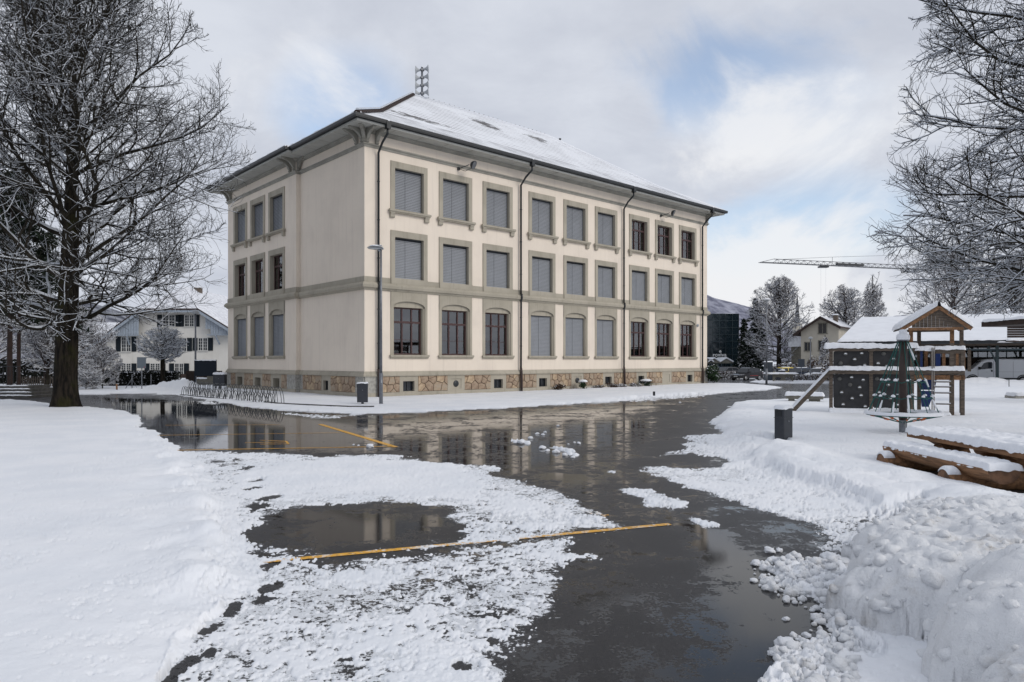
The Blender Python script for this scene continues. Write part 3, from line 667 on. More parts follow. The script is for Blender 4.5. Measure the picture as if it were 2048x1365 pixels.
# snow pile in the right foreground
def pile():
    lobes = [((3.75, 6.0), .85, 0.40, 2.2), ((4.5, 6.3), 1.1, 0.42, 2.2), ((2.95, 4.75), .80, 0.52, 2.6), ((3.7, 5.0), .95, 0.62, 2.2), ((4.8, 5.1), 1.2, 0.52, 2.2), ((3.0, 3.7), .85, 0.66, 2.8), ((4.0, 4.0), 1.2, 0.66, 2.2),
             ((5.4, 6.4), 1.2, 0.36, 2), ((5.2, 7.6), 1.1, 0.16, 2), ((6.2, 7.3), 1.3, 0.22, 2), ((2.65, 3.1), .65, 0.5, 3), ((5.4, 3.8), 1.4, .66, 2.2)]
    xs = np.arange(1.6, 7.2, 0.0165); ysv = np.arange(2.6, 8.8, 0.0185)
    X, Y = np.meshgrid(xs, ysv)
    wx = X+0.20*fbm(X, Y, 1.1, 4, 201, 0.55)+0.03*fbm(X, Y, 6, 3, 202); wy = Y+0.20*fbm(X, Y, 1.1, 4, 203, 0.55)+0.03*fbm(X, Y, 6, 3, 204)
    H = np.zeros(X.shape)
    for (a, b), r_, hh, p in lobes:
        d = np.hypot(wx-a, wy-b)/r_; v = hh*np.clip(1-np.clip(d, 0, 1)**p, 0, 1)**0.55
        k = .07; H = np.maximum(H, v)+np.maximum(k-np.abs(H-v), 0)**2/(4*k)*(np.minimum(H, v) > 0)
    body = sst(0.0, 0.12, H)
    def bil(sc, o, sd): return np.minimum(np.abs(fbm(X+.1*H, Y, sc, o, sd, 0.5))*1.6, 1)**.8-.35
    soft = sst(.35, -.25, fbm(X, Y, .9, 2, 230))*.75+.25
    ax = X+.05*fbm(X, Y, 5, 2, 240); ay = Y+.05*fbm(X, Y, 5, 2, 241)
    H = H+body*(0.14*dome(ax, ay, 1.9, 211)-.07+soft*(0.085*dome(ax, ay, 4.3, 212)-.04+0.042*dome(ax, ay, 10, 213)+0.020*dome(ax, ay, 24, 214)+.009*dome(ax, ay, 50, 216)+0.012*fbm(X, Y, 12, 3, 215)))
    H = np.where(body > 0, H, 0)
    i = np.arange(X.size).reshape(X.shape); Q = np.stack([i[:-1, :-1], i[:-1, 1:], i[1:, 1:], i[1:, :-1]], -1).reshape(-1, 4)
    Hf = H.ravel(); Q = Q[(Hf[Q] > 0.010).any(1)]
    gy_, gx_ = np.gradient(H, 0.0185, 0.0165); g = np.hypot(gx_, gy_); st = np.clip(g-.6, 0, 1.5)
    n1 = fbm(X+Y*.6, H*1.0+Y*.4, 3.5, 3, 221, 0.5)
    Xd = X-gx_/(g+0.3)*st*0.05*n1; Yd = Y-gy_/(g+0.3)*st*0.05*n1
    u_ = X*.45+Y*.9; n2 = dome(u_, H*1.2+.1*X, 4.2, 251)+.45*dome(u_, H*1.1, 11, 252)+.2*dome(u_, H, 27, 253)-.6
    Xd = X-gx_/(g+0.3)*np.clip(g-.5, 0, 1.4)*0.05*n2; Yd = Y-gy_/(g+0.3)*np.clip(g-.5, 0, 1.4)*0.05*n2
    V = np.stack([Xd.ravel()+.14, Yd.ravel(), Hf*.93-0.01], 1)
    used = np.zeros(len(V), bool); used[Q.ravel()] = True; rm = np.cumsum(used)-1
    return V[used], rm[Q]
V, Q = pile()
def pile_mat():
    m = bpy.data.materials.new('pile_snow'); m.use_nodes = True; t = m.node_tree; b = t.nodes['Principled BSDF']
    c_ = t.nodes.new('ShaderNodeTexCoord'); ob = c_.outputs['Object']
    b.inputs['Roughness'].default_value = 0.6; b.inputs['Specular IOR Level'].default_value = 0.25
    mx = t.nodes.new('ShaderNodeMix'); mx.data_type = 'RGBA'; mx.inputs['A'].default_value = (0.77, 0.785, 0.81, 1); mx.inputs['B'].default_value = (0.42, 0.38, 0.33, 1)
    d = M(t, 'MULTIPLY', ramp(t, noise(t, ob, 1.6, 6, 0.65, 0.4), [(0.52, 0.0), (0.72, 0.8)]), ramp(t, noise(t, ob, 9, 5, 0.7), [(0.4, 0.0), (0.65, 1.0)]))
    t.links.new(d, mx.inputs['Factor']); t.links.new(mx.outputs['Result'], b.inputs['Base Color'])
    bp = t.nodes.new('ShaderNodeBump'); bp.inputs['Strength'].default_value = 0.9; bp.inputs['Distance'].default_value = 0.016
    t.links.new(M(t, 'ADD', noise(t, ob, 18, 5, 0.65), M(t, 'MULTIPLY', noise(t, ob, 60, 4, 0.75), 0.9)), bp.inputs['Height']); t.links.new(bp.outputs[0], b.inputs['Normal'])
    return m
MT['pile'] = pile_mat()
o = link('snow_pile', fast_mesh('snow_pile', V, Q, ['pile'], smooth=True))
setp(o, 'big lumpy heap of ploughed snow, dirty in places, in the near corner of the yard', 'snow pile')
# broken chunks lying on the pile, on its flanks and round its foot
def chunks(pts, radii, seed):
    import bmesh
    rs = np.random.RandomState(seed); bm = bmesh.new(); bmesh.ops.create_icosphere(bm, subdivisions=2, radius=1)
    B = np.array([v.co[:] for v in bm.verts]); T = np.array([[v.index for v in f.verts] for f in bm.faces]); bm.free()
    var = []
    for k in range(12):
        n_ = 1+.30*fbm(B[:, 0]+k*3.3+B[:, 2]*.7, B[:, 1]+B[:, 2]*1.3, 1.3, 3, 300+k)+.10*fbm(B[:, 0]*1.0+k+B[:, 2], B[:, 1]-B[:, 2], 4, 2, 320+k)
        var.append(B*n_[:, None]*rs.uniform(.75, 1.15, 3))
    Vs, Ts = [], []
    for i, (q, r_) in enumerate(zip(pts, radii)):
        v = var[i % 12]; a = rs.uniform(0, 2*PI); c_, s_ = math.cos(a), math.sin(a); w_ = np.stack([v[:, 0]*c_-v[:, 1]*s_, v[:, 0]*s_+v[:, 1]*c_, v[:, 2]*.8], 1)*r_+q
        Vs.append(w_); Ts.append(T+i*len(B))
    return np.concatenate(Vs), np.concatenate(Ts)
rsc = np.random.RandomState(17); zz_ = V[:, 2]; sel = np.where((zz_ > .03) & (V[:, 0] < 5.6))[0]
gtmp = np.clip(1.2-V[sel, 0]*.12-zz_[sel]*.6, .12, 1); sel = sel[rsc.uniform(0, 1, len(sel)) < gtmp]; pick = sel[rsc.randint(0, len(sel), 760)]
rad_ = .014+.050*rsc.uniform(0, 1, 760)**3.0; CP = V[pick]-np.array([0, 0, 1.])*rad_[:, None]*.15
fx = rsc.uniform(1.3, 3.6, 5000); fy = rsc.uniform(3.3, 6.6, 5000); fs = sdist(GP([(1516, 1148), (1530, 1130), (1570, 1124), (1680, 1125), (1690, 1400), (1500, 1500), (1545, 1360), (1565, 1300), (1625, 1268), (1645, 1232), (1600, 1212), (1560, 1192), (1524, 1172)]), fx, fy)
ok = fs > -.05; fx = fx[ok][:420]; fy = fy[ok][:420]; fr_ = .012+.038*rsc.uniform(0, 1, len(fx))**2
hz_ = snow_height(fx, fy)[0]
CP = np.concatenate([CP, np.stack([fx, fy, np.maximum(hz_, 0)+fr_*.3], 1)]); rad_ = np.concatenate([rad_, fr_])
cv, ct = chunks(CP, rad_, 5)
setp(link('snow_chunks', fast_mesh('snow_chunks', cv, ct, ['pile'], smooth=True), o), kind='stuff')
# loose clods of snow
def clod_mesh(seed):
    rs = np.random.RandomState(seed); import bmesh
    bm = bmesh.new(); bmesh.ops.create_icosphere(bm, subdivisions=3, radius=1)
    for v in bm.verts:
        p = v.co.normalized(); a = np.array([p.x+seed*3.1]); b = np.array([p.y+p.z*1.7])
        r_ = 1+0.28*float(fbm(a, b, 1.6, 4, seed)[0])+0.14*float(fbm(b, a, 5, 3, seed+5)[0])
        v.co = p*r_; v.co.z = v.co.z*0.72+0.35
    me = bpy.data.meshes.new('snow_clod'); bm.to_mesh(me); bm.free(); me.materials.append(MT['snow_cap'])
    me.polygons.foreach_set('use_smooth', [True]*len(me.polygons)); return me
clods = [clod_mesh(s) for s in (1, 2, 3, 4)]
spots = [(740, 895, .075), (717, 892, .03), (707, 890, .025), (1042, 887, .09), (1061, 878, .06), (1086, 871, .05), (1074, 869, .05), (1090, 866, .045), (1116, 853, .045),
         (1085, 898, .07), (1095, 903, .05), (1112, 906, .07), (1130, 912, .06), (1146, 916, .04), (1158, 888, .05), (1149, 886, .03), (1137, 889, .025), (395, 940, .10), (1540, 1105, .055), (1559, 1103, .035), (1552, 1125, .055),
         (1512, 1130, .05), (1608, 1131, .05), (1617, 1129, .04), (1571, 1292, .06), (1544, 1310, .03), (1577, 1310, .05), (1613, 1273, .03), (1572, 1240, .025), (1662, 1124, .09), (1700, 1090, .05), (1455, 892, .05), (620, 787, .03), (1360, 806, .05), (1366, 799, .03)]
def clod_label(px, py, r_):
    if px == 740: return 'fist sized snow clod lying just off the corner of the yellow lines', None
    if px in (717, 707): return 'tiny snow crumb beside the clod at the yellow corner', 'crumbs at the yellow corner'
    if px == 395: return 'smooth lump of snow lying beside the trodden edge of the left lawn', None
    if px == 620: return 'small snow lump on the pavement edge behind the bicycle racks', None
    if px == 1042: return 'flat snow clod in mid road, leftmost of the row there', None
    if px == 1085: return 'snow clod in mid road at the left end of the front row of five', None
    if px == 1112: return 'largest snow clod of the front row of five in mid road', None
    if px == 1130: return 'snow clod right of the largest one in mid road', None
    if px == 1146: return 'small snow clod closing the front row of five at its right end', None
    if px == 1662: return 'broad snow clod against the foot of the big snow pile', None
    if px == 1700: return 'small clod on the slushy strip behind the big snow pile', None
    if px == 1571: return 'round snow clod lying in the puddle in front of the big snow pile', None
    if px == 1540: return 'round snow clod farthest from the big snow pile, above its slush', None
    if px == 1455: return 'snow lump on the edge of the snow right of the road', None
    if px in (1360, 1366): return 'tiny snow crumb on the far road in front of the school', 'crumbs on the far road'
    if px > 1480: return 'small snow crumb round the slush beside the big snow pile', 'snow crumbs by the big pile'
    return 'small snow crumb scattered in the middle of the wet road', 'snow crumbs on the road'
for i, (px, py, r_) in enumerate(spots):
    p = G(px, py); o = link('snow_clod', clods[i % 4], None, (p.x, p.y, -0.004), (0, 0, i*1.7)); o.scale = (r_, r_*0.9, r_*0.9)
    lab, gr = clod_label(px, py, r_)
    setp(o, lab, 'snow clod', gr)
rs = np.random.RandomState(5)
# ------------------------------------------------------------------ the school
CX, CY = -6.86, 32.55
ANG = math.atan2(.6695, .7427)
UR = (math.cos(ANG), math.sin(ANG)); UL = (-math.sin(ANG), math.cos(ANG))
LEN, DEP, RIS, RS = 28.64, 16.6, 0.23, 6.72
school = thing('school_building', 'long three storey cream school with grey window frames and a snowy hipped roof', 'school', (CX, CY, 0), ANG)
def W(x, y, z=0): return Vector((CX+UR[0]*x+UL[0]*y, CY+UR[1]*x+UL[1]*y, z))
WC = [2.47, 5.32, 8.19, 11.56, 14.40, 17.21, 20.57, 23.36, 26.14]
WL = [9.18, 11.84, 14.5]
HW = 1.065
LV = {1: (1.88, 5.1), 2: (5.45, 8.03), 3: (8.89, 11.35)}

def wall_with_holes(m, x0, x1, z0, z1, holes):
    xs = sorted({x0, x1, *[h[0] for h in holes], *[h[1] for h in holes]}); zs = sorted({z0, z1, *[h[2] for h in holes], *[h[3] for h in holes]})
    for a, b in zip(xs[:-1], xs[1:]):
        for c_, d in zip(zs[:-1], zs[1:]):
            mx, mz = (a+b)/2, (c_+d)/2
            if any(h[0] < mx < h[1] and h[2] < mz < h[3] for h in holes): continue
            m.poly([(a, 0, c_), (b, 0, c_), (b, 0, d), (a, 0, d)])
# wall sheets: right facade and left facade (main part and projecting part)
m = mb('plaster')
wall_with_holes(m, 0, LEN, 1.0, 12.6, [(c-HW, c+HW, a, b) for c in WC for a, b in LV.values()])
m.poly([(LEN, 0, 0), (LEN, DEP, 0), (LEN, DEP, 12.6), (LEN, 0, 12.6)]); m.poly([(LEN, DEP, 0), (-RIS, DEP, 0), (-RIS, DEP, 12.6), (LEN, DEP, 12.6)])
m.build('wall', school)
m = mb('plaster'); m.poly([(-RS, 0, 1.0), (0, 0, 1.0), (0, 0, 12.6), (-RS, 0, 12.6)])
m.build('wall', school, (0, 0, 0), (0, 0, -PI/2))
m = mb('plaster'); wall_with_holes(m, -DEP, -RS, 1.0, 12.6, [(-c-HW, -c+HW, a, b) for c in WL for a, b in LV.values()])
m.poly([(-RS, 0, 1.0), (-RS, RIS, 1.0), (-RS, RIS, 12.6), (-RS, 0, 12.6)])
m.build('wall', school, (-RIS, 0, 0), (0, 0, -PI/2))
# dim rooms behind the glass
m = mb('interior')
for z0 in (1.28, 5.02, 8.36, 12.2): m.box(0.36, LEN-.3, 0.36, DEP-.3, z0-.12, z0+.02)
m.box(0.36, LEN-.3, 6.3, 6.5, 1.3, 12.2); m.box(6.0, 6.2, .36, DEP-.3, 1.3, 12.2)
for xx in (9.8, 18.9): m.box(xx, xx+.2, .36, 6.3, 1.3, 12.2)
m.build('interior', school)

# window pieces: local x to the viewer's right, -y outward, z up; shared meshes
def surround(fl):
    m = mb('stone_trim')
    if fl == 3:
        m.box(-HW, -.83, -.045, .34, 9.02, 11.05); m.box(.83, HW, -.045, .34, 9.02, 11.05); m.box(-HW, HW, -.045, .34, 11.05, 11.36)
        m.box(-.83, .83, .02, .34, 8.89, 9.02)
    elif fl == 2:
        m.box(-HW, -.83, -.045, .34, 5.75, 7.73); m.box(.83, HW, -.045, .34, 5.75, 7.73); m.box(-HW, HW, -.045, .34, 7.73, 8.04)
        m.box(-HW, HW, -.075, .34, 5.46, 5.75)
    else:
        # panel with a segmental arch: front plate, then a recessed field over the square opening
        n = 14; ow = .93; zs, zt = 4.36, 4.66
        arc = [(ow*math.cos(PI-PI*i/n)*1.0, zs+(zt-zs)*math.sin(PI*i/n)**.9) for i in range(n+1)]
        o = len(m.v)
        for x, z in arc: m.v += [(x, -.03, z), (x*HW/ow if i_ok(x) else x, -.03, 5.098), (x, .05, z), (x*.9, .05, z-.05)]
        for i in range(n):
            b = o+4*i; m.face([b, b+4, b+5, b+1]); m.face([b, b+2, b+6, b+4])
        # side strips, step and field
        for s_ in (-1, 1):
            a, b = sorted((s_*ow, s_*HW)); m.box(a, b, -.03, .34, 2.06, zs); 
            a, b = sorted((s_*.86, s_*ow)); m.box(a, b, .02, .34, 2.06, zs)
            a, b = sorted((s_*.83, s_*.86)); m.box(a, b, .07, .34, 2.06, zs)
        m.box(-.83, .83, .08, .34, 4.37, 4.70); m.box(-HW, HW, .0, .34, 4.70, 5.098)
        m.poly([(-HW, -.03, zs), (-ow, -.03, zs), (-ow, -.03, zs+.001), (-HW, -.03, 5.098)])
        m.poly([(ow, -.03, zs), (HW, -.03, zs), (HW, -.03, 5.098), (ow, -.03, zs+.001)])
        m.box(-ow, -.83, .075, .34, zs, 4.70); m.box(.83, ow, .075, .34, zs, 4.70)
    return m.mesh('surround')
def i_ok(x): return True
def sill(fl):
    m = mb('stone_trim')
    if fl == 3:
        m.box(-1.2, 1.2, -.19, -.048, 8.93, 9.03); m.box(-1.17, 1.17, -.15, -.048, 8.875, 8.93)
        m.box(-HW, HW, -.048, .02, 8.875, 9.02)
        for s_ in (-1, 1):
            m.prism([(-.16, 8.875), (-.003, 8.875), (-.003, 8.63), (-.09, 8.63), (-.12, 8.68), (-.115, 8.76)], 'x', s_*1.0-.12, s_*1.0+.12)
    else:
        m.box(-1.13, 1.13, -.13, -.034, 1.97, 2.06); m.prism([(-.13, 1.97), (-.034, 1.97), (-.034, 1.88), (-.06, 1.88)], 'x', -1.10, 1.10); m.box(-HW, HW, -.034, .34, 1.88, 2.06)
    return m.mesh('sill')
def blind(z0, z1):
    m = mb('blind'); n = int((z1-z0-.06)/.0775); hw = .805
    for i in range(n):
        z = z0+.03+i*.0775; y = .17; t = .004
        m.prism([(y-.022, z), (y-.018, z+.002), (y+.008, z+.066), (y+.016, z+.072), (y+.012, z+.0735), (y+.0, z+.068)], 'x', -hw, hw)
    m.mat('blind_dark'); m.box(-.83, .83, .26, .27, z0, z1)
    m.box(-hw, hw, .12, .24, z1-.055, z1-.002)
    m.mat('steel_dark')
    for x in (-.82, .82): m.box(x-.012, x+.012, .15, .23, z0, z1-.06)
    for x in (-.15,): m.box(x-.004, x+.004, .132, .137, z0+.03, z1-.06)
    m.mat('blind'); m.box(-hw, hw, .15, .20, z0, z0+.028)
    return m.mesh('blind')
def casement(z0, z1):
    m = mb('casement'); hw = .83; zt = z0+(z1-z0)*.69
    fy0, fy1 = .21, .29
    m.box(-hw, -hw+.07, fy0, fy1, z0, z1); m.box(hw-.07, hw, fy0, fy1, z0, z1); m.box(-hw+.07, hw-.07, fy0, fy1, z1-.07, z1); m.box(-hw+.07, hw-.07, fy0, fy1, z0, z0+.08)
    m.box(-hw+.07, hw-.07, fy0-.03, fy1, zt-.05, zt+.05)
    for x in (-.28, .28):
        m.box(x-.035, x+.035, fy0-.01, fy1, z0+.08, zt-.05); m.box(x-.035, x+.035, fy0, fy1, zt+.05, z1-.07)
    zz = z0+(z1-z0)*.32; m.box(-hw+.07, hw-.07, fy0+.03, fy1-.03, zz-.011, zz+.011)
    return m.mesh('casement')
PANE = {}
def pane(a, b, z0, z1):
    key = (round(b-a, 3), round(z1-z0, 3))
    if key not in PANE:
        m = mb('glass'); w_, h_ = key; m.box(-w_/2, w_/2, -.003, .003, -h_/2, h_/2); PANE[key] = m.mesh('pane')
    return PANE[key], ((a+b)/2, .25, (z0+z1)/2)
SUR = {k: surround(k) for k in (1, 2, 3)}; SIL = {3: sill(3), 1: sill(1)}
OP = {3: (9.02, 11.05), 2: (5.75, 7.73), 1: (2.06, 4.37)}
BL = {k: blind(*OP[k]) for k in OP}; CA = {k: casement(*OP[k]) for k in OP}
def put_window(fl, kind, loc, rz, side):
    o = link('window', SUR[fl], school, loc, (0, 0, rz))
    if fl in SIL: link('sill', SIL[fl], o)
    z0, z1 = OP[fl]
    if kind == 'blind':
        setp(link('blind', BL[fl], o), kind='stuff')
    else:
        link('casement', CA[fl], o); zt = z0+(z1-z0)*.69
        for a, b in ((-.76, -.315), (-.245, .245), (.315, .76)):
            for c_, d in ((z0+.08, zt-.05), (zt+.05, z1-.07)):
                me, l = pane(a, b, c_, d); link('pane', me, o, l)
    return o
for fl in (1, 2, 3):
    for i, c_ in enumerate(WC):
        kind = 'blind' if (fl == 2 or (fl == 3 and i < 6) or (fl == 1 and 3 <= i < 6)) else 'open'
        put_window(fl, kind, (c_, 0, 0), 0, 'r')
    for c_ in WL: put_window(fl, 'blind' if fl != 2 else 'open', (-RIS, c_, 0), -PI/2, 'l')
# warm ceiling lamps seen through the far ground floor windows
m = mb('warm_lamp')
for x in (20.3, 20.9, 23.1, 23.7):
    for y in (1.6, 2.8): m.box(x, x+.35, y, y+.12, 4.45, 4.50)
m.build('ceiling_lamp', school)

# mouldings: profile (outward, z) swept along the two facades
def sweep(prof, name, matn, xr=(0, LEN), main=True, stay=None):
    m = mb(matn)
    mxo = max(p[0] for p in prof)
    # right facade, mitred at the corner
    def run(pts_from, pts_to):
        o = len(m.v); n = len(prof); m.v += pts_from+pts_to
        for i in range(n-1): m.face([o+i, o+i+1, o+n+i+1, o+n+i])
        m.face([o+i for i in range(n)]); m.face([o+n+i for i in range(n)][::-1])
    run([(-p[0], -p[0], p[1]) for p in prof], [(LEN+p[0], -p[0], p[1]) for p in prof])
    run([(-p[0], RS+.0, p[1]) for p in prof], [(-p[0], -p[0], p[1]) for p in prof])
    run([(-RIS-p[0], DEP+p[0], p[1]) for p in prof], [(-RIS-p[0], RS-p[0], p[1]) for p in prof])
    run([(-RIS-p[0], RS-p[0], p[1]) for p in prof], [(0, RS-p[0], p[1]) for p in prof])
    run([(LEN+p[0], -p[0], p[1]) for p in prof], [(LEN+p[0], DEP, p[1]) for p in prof])
    return m.build(name, school)
sweep([(0, 5.10), (.05, 5.10), (.09, 5.17), (.17, 5.21), (.19, 5.33), (.17, 5.36), (.10, 5.455), (0, 5.455)], 'belt_course', 'stone_trim')
sweep([(0, 5.457), (.028, 5.457), (.028, 5.72), (0, 5.72)], 'belt_band', 'stone_trim')
sweep([(0, 1.03), (.11, 1.03), (.12, 1.10), (.08, 1.16), (.03, 1.27), (0, 1.27)], 'plinth_moulding', 'stone_trim')
sweep([(0, 11.76), (.04, 11.76), (.06, 11.83), (.12, 11.87), (.12, 11.92), (0, 11.93)], 'frieze_moulding', 'moulding')
sweep([(0, 12.40), (.05, 12.40), (.07, 12.46), (.15, 12.50), (.17, 12.565), (0, 12.565)], 'cornice_moulding', 'moulding')
# plinth: base band, blocks, vents and rubble panels
def basement(blocks, x0, x1, loc, rz, ys=-.05):
    """blocks: (from, to, kind, window from, to)"""
    m = mb('stone_trim'); m.box(x0, x1, ys-.02, .3, -.3, .26)
    mm = mb('mortar'); g = mb('granite'); panels = []
    cur = x0
    for a, b, kind, *wn in blocks:
        if a > cur+.05: panels.append((cur, a))
        cur = b
        if kind == 'pil': mb('granite').box(a, b, ys-.01, .3, .26, 1.03).build('corner_block', school, loc, (0, 0, rz)); continue
        if kind == 'gap': continue
        if kind == 'win':
            w0, w1 = wn
            m.box(a, w0, ys, .3, .26, 1.03); m.box(w1, b, ys, .3, .26, 1.03); m.box(w0, w1, ys, .3, .78, 1.03); m.box(w0, w1, ys, .3, .26, .29)
            mb('pane_dark').box(w0, w1, .14, .16, .29, .78).build('basement_window', school, loc, (0, 0, rz))
            gr = mb('steel_dark')
            gr.box(w0, w1, .10, .13, .29, .32); gr.box(w0, w1, .10, .13, .75, .78); gr.box(w0, w0+.03, .10, .13, .32, .75); gr.box(w1-.03, w1, .10, .13, .32, .75); gr.box((w0+w1)/2-.012, (w0+w1)/2+.012, .10, .13, .32, .75)
            gr.build('basement_window_frame', school, loc, (0, 0, rz))
        elif kind == 'tall':
            w0, w1 = wn
            m.box(a, w0, ys, .5, -.2, 1.03); m.box(w1, b, ys, .5, -.2, 1.03); m.box(w0, w1, ys, .5, .80, 1.03)
            mb('pane_dark').box(w0, w1, .34, .36, -.2, .80).build('basement_window', school, loc, (0, 0, rz))
            gr = mb('steel'); gr.box(w0, w0+.04, .29, .33, -.2, .8); gr.box(w1-.04, w1, .29, .33, -.2, .8); gr.box(w0+.04, w1-.04, .29, .33, .34, .38); gr.box(w0+.04, w1-.04, .29, .33, .76, .80)
            gr.build('basement_window_frame', school, loc, (0, 0, rz))
        elif kind in ('plate', 'vent'):
            c_ = (a+b)/2; m.box(a, b, ys+.02, .3, .26, 1.03)
            for q in ((a, c_-.33), (c_+.33, b)): m.box(q[0], q[1], ys-.01, ys+.018, .262, 1.028)
            m.box(c_-.33, c_+.33, ys-.01, ys+.018, .86, 1.028); m.box(c_-.33, c_+.33, ys-.01, ys+.018, .262, .33)
            if kind == 'vent':
                v = mb('steel_dark'); v.lathe([(0, -.02), (.15, -.02), (.17, 0), (.17, .05)], (c_, ys+.0, .60), 18, 'y')
                for k in range(-3, 4): v.box(c_-math.sqrt(max(.0, .0225-(k*.038)**2)), c_+math.sqrt(max(.0, .0225-(k*.038)**2)), ys-.035, ys-.02, .60+k*.038-.006, .60+k*.038+.006)
                v.build('round_vent', school, loc, (0, 0, rz))
    if x1 > cur+.05: panels.append((cur, x1))
    for a, b in panels: mm.box(a, b, ys+.035, .3, .26, 1.03)
    m.build('plinth', school, loc, (0, 0, rz)); mm.build('mortar', school, loc, (0, 0, rz))
    if g.v: g.build('corner_block', school, loc, (0, 0, rz))
    return panels
def clip(poly, p, n):
    out_ = []
    for i in range(len(poly)):
        a, b = poly[i], poly[(i+1) % len(poly)]
        da = (a[0]-p[0])*n[0]+(a[1]-p[1])*n[1]; db = (b[0]-p[0])*n[0]+(b[1]-p[1])*n[1]
        if da <= 0: out_.append(a)
        if (da < 0 < db) or (db < 0 < da):
            t = da/(da-db); out_.append((a[0]+(b[0]-a[0])*t, a[1]+(b[1]-a[1])*t))
    return out_
def stones(x0, x1, loc, rz, rng, ys=-.05, z0=.265, z1=1.025):
    w_ = x1-x0; nx = max(1, round(w_/.40)); pts = []
    for r_ in range(2):
        for k in range(nx+(r_ % 2)):
            pts.append((x0+w_*(k+.5-(.5 if r_ % 2 else 0))/nx+rng.uniform(-.10, .10), z0+(z1-z0)*((r_+.5)/2)+rng.uniform(-.08, .08)))
    for _ in range(nx//2): pts.append((rng.uniform(x0, x1), rng.choice((z0+.05, z1-.04))))
    for i, p in enumerate(pts):
        poly = [(x0, z0), (x1, z0), (x1, z1), (x0, z1)]
        for j, q in enumerate(pts):
            if i == j: continue
            mx, my = (p[0]+q[0])/2, (p[1]+q[1])/2; dx, dy = q[0]-p[0], q[1]-p[1]; L = math.hypot(dx, dy)
            if L < 1e-6: continue
            dx /= L; dy /= L; poly = clip(poly, (mx-dx*.008, my-dy*.008), (dx, dy))
            if len(poly) < 3: break
        if len(poly) < 3: continue
        A = abs(sum(poly[k][0]*poly[(k+1) % len(poly)][1]-poly[(k+1) % len(poly)][0]*poly[k][1] for k in range(len(poly))))/2
        if A < .006: continue
        cx_, cz = sum(a for a, _ in poly)/len(poly), sum(b for _, b in poly)/len(poly)
        m = mb(rng.choice(('rubble', 'rubble', 'rubble_b', 'rubble_c'))); d = rng.uniform(0, .025); o = len(m.v); n = len(poly)
        rim = [(a-cx_, ys+.034, b-cz) for a, b in poly]; top = [((a-cx_)*.93, ys-.005-d, (b-cz)*.93) for a, b in poly]
        m.v += rim+top
        for k in range(n): m.face([k, (k+1) % n, n+(k+1) % n, n+k])
        m.face([n+k for k in range(n)])
        c3 = Matrix.Rotation(rz, 3, 'Z') @ Vector((cx_, 0, cz))
        m.build('stone', school, tuple(Vector(loc)+c3), (0, 0, rz))
rng = random.Random(11)
BR = [(0, .75, 'pil'), (1.89, 2.97, 'win', 2.09, 2.75), (4.76, 5.87, 'vent'), (7.64, 8.76, 'win', 7.88, 8.52), (11.07, 12.17, 'win', 11.28, 11.92), (13.97, 15.04, 'vent'),
      (16.86, 17.92, 'win', 17.07, 17.7), (20.2, 21.32, 'win', 20.42, 21.04), (23.03, 24.11, 'plate'), (25.86, 26.89, 'win', 26.06, 26.67), (28.19, LEN, 'pil')]
for a, b in basement(BR, 0, LEN, (0, 0, 0), 0): stones(a, b, (0, 0, 0), 0, rng)
BM = [(-RS, -6.3, 'pil'), (-4.2, -3.2, 'win', -4.0, -3.48), (-.75, 0.0, 'pil')]
for a, b in basement(BM, -RS, 0, (0, 0, 0), -PI/2, -.045): stones(a, b, (0, 0, 0), -PI/2, rng, -.045)
BI = [(-DEP, -15.95, 'pil')]+[(-c_-.7, -c_+.7, 'tall', -c_-.42, -c_+.42) for c_ in (14.5, 11.75, 9.15)]+[(-7.75, -RS+.05, 'pil')]
for a, b in basement(BI, -DEP, -RS, (-RIS, 0, 0), -PI/2): stones(a, b, (-RIS, 0, 0), -PI/2, rng)
m = mb('granite'); m.box(-RIS, 0.0, RS-.055, RS-.005, -.3, 1.03); m.build('corner_block', school)

# soffit, fascia, gutter
OV, ZE = .9, 12.83
m = mb('soffit')
m.box(-OV+.06, LEN+OV-.06, -OV+.06, -.001, 12.57, 12.60); m.box(-OV+.06, -.001, 0, DEP+OV-.06, 12.57, 12.60); m.box(LEN+.001, LEN+OV-.06, 0, DEP+OV, 12.57, 12.60)
m.box(-OV-RIS+.06, -OV+.058, RS-.9, DEP+OV-.06, 12.57, 12.60)
m.build('soffit', school)
for k in range(19):
    x = 1.2+k*1.55; mb('moulding').box(x, x+.018, -OV+.10, -.18, 12.563, 12.569).build('soffit_joint', school)
for k in range(10):
    y = 1.4+k*1.55; mb('moulding').box((-OV+.1) if y < RS else -OV-RIS+.1, -.18 if y < RS else -.18-RIS, y, y+.018, 12.563, 12.569).build('soffit_joint', school)
m = mb('soffit'); yl = RS-.9
def band(m, o0, o1, z0, z1):
    """ring along the eaves between two offsets"""
    m.box(-o1, LEN+o1, -o1, -o0, z0, z1); m.box(-o1, -o0, -o0, yl, z0, z1); m.box(LEN+o0, LEN+o1, -o0, DEP+o0, z0, z1)
    m.box(-o1-RIS, -o0-RIS, yl+.002, DEP+o0, z0, z1); m.box(-o1-RIS, -o0-.003, yl-(o1-o0), yl, z0, z1); m.box(-o1-RIS, LEN+o1, DEP+o0+.002, DEP+o1, z0, z1)
band(m, OV-.06, OV, 12.545, 12.66); m.build('fascia', school)
m = mb('gutter'); band(m, OV+.002, OV+.05, 12.64, 12.87); band(m, OV+.052, OV+.16, 12.66, 12.79); band(m, OV+.162, OV+.175, 12.70, 12.83); m.build('gutter', school)
rr = random.Random(3)
for k in range(26):
    t = rr.uniform(0, LEN); L_ = rr.uniform(.08, .35); s_ = mb('snow_cap'); s_.box(t, t+L_, -OV-.17, -OV-.08, 12.79, 12.845); s_.build('gutter_snow', school)
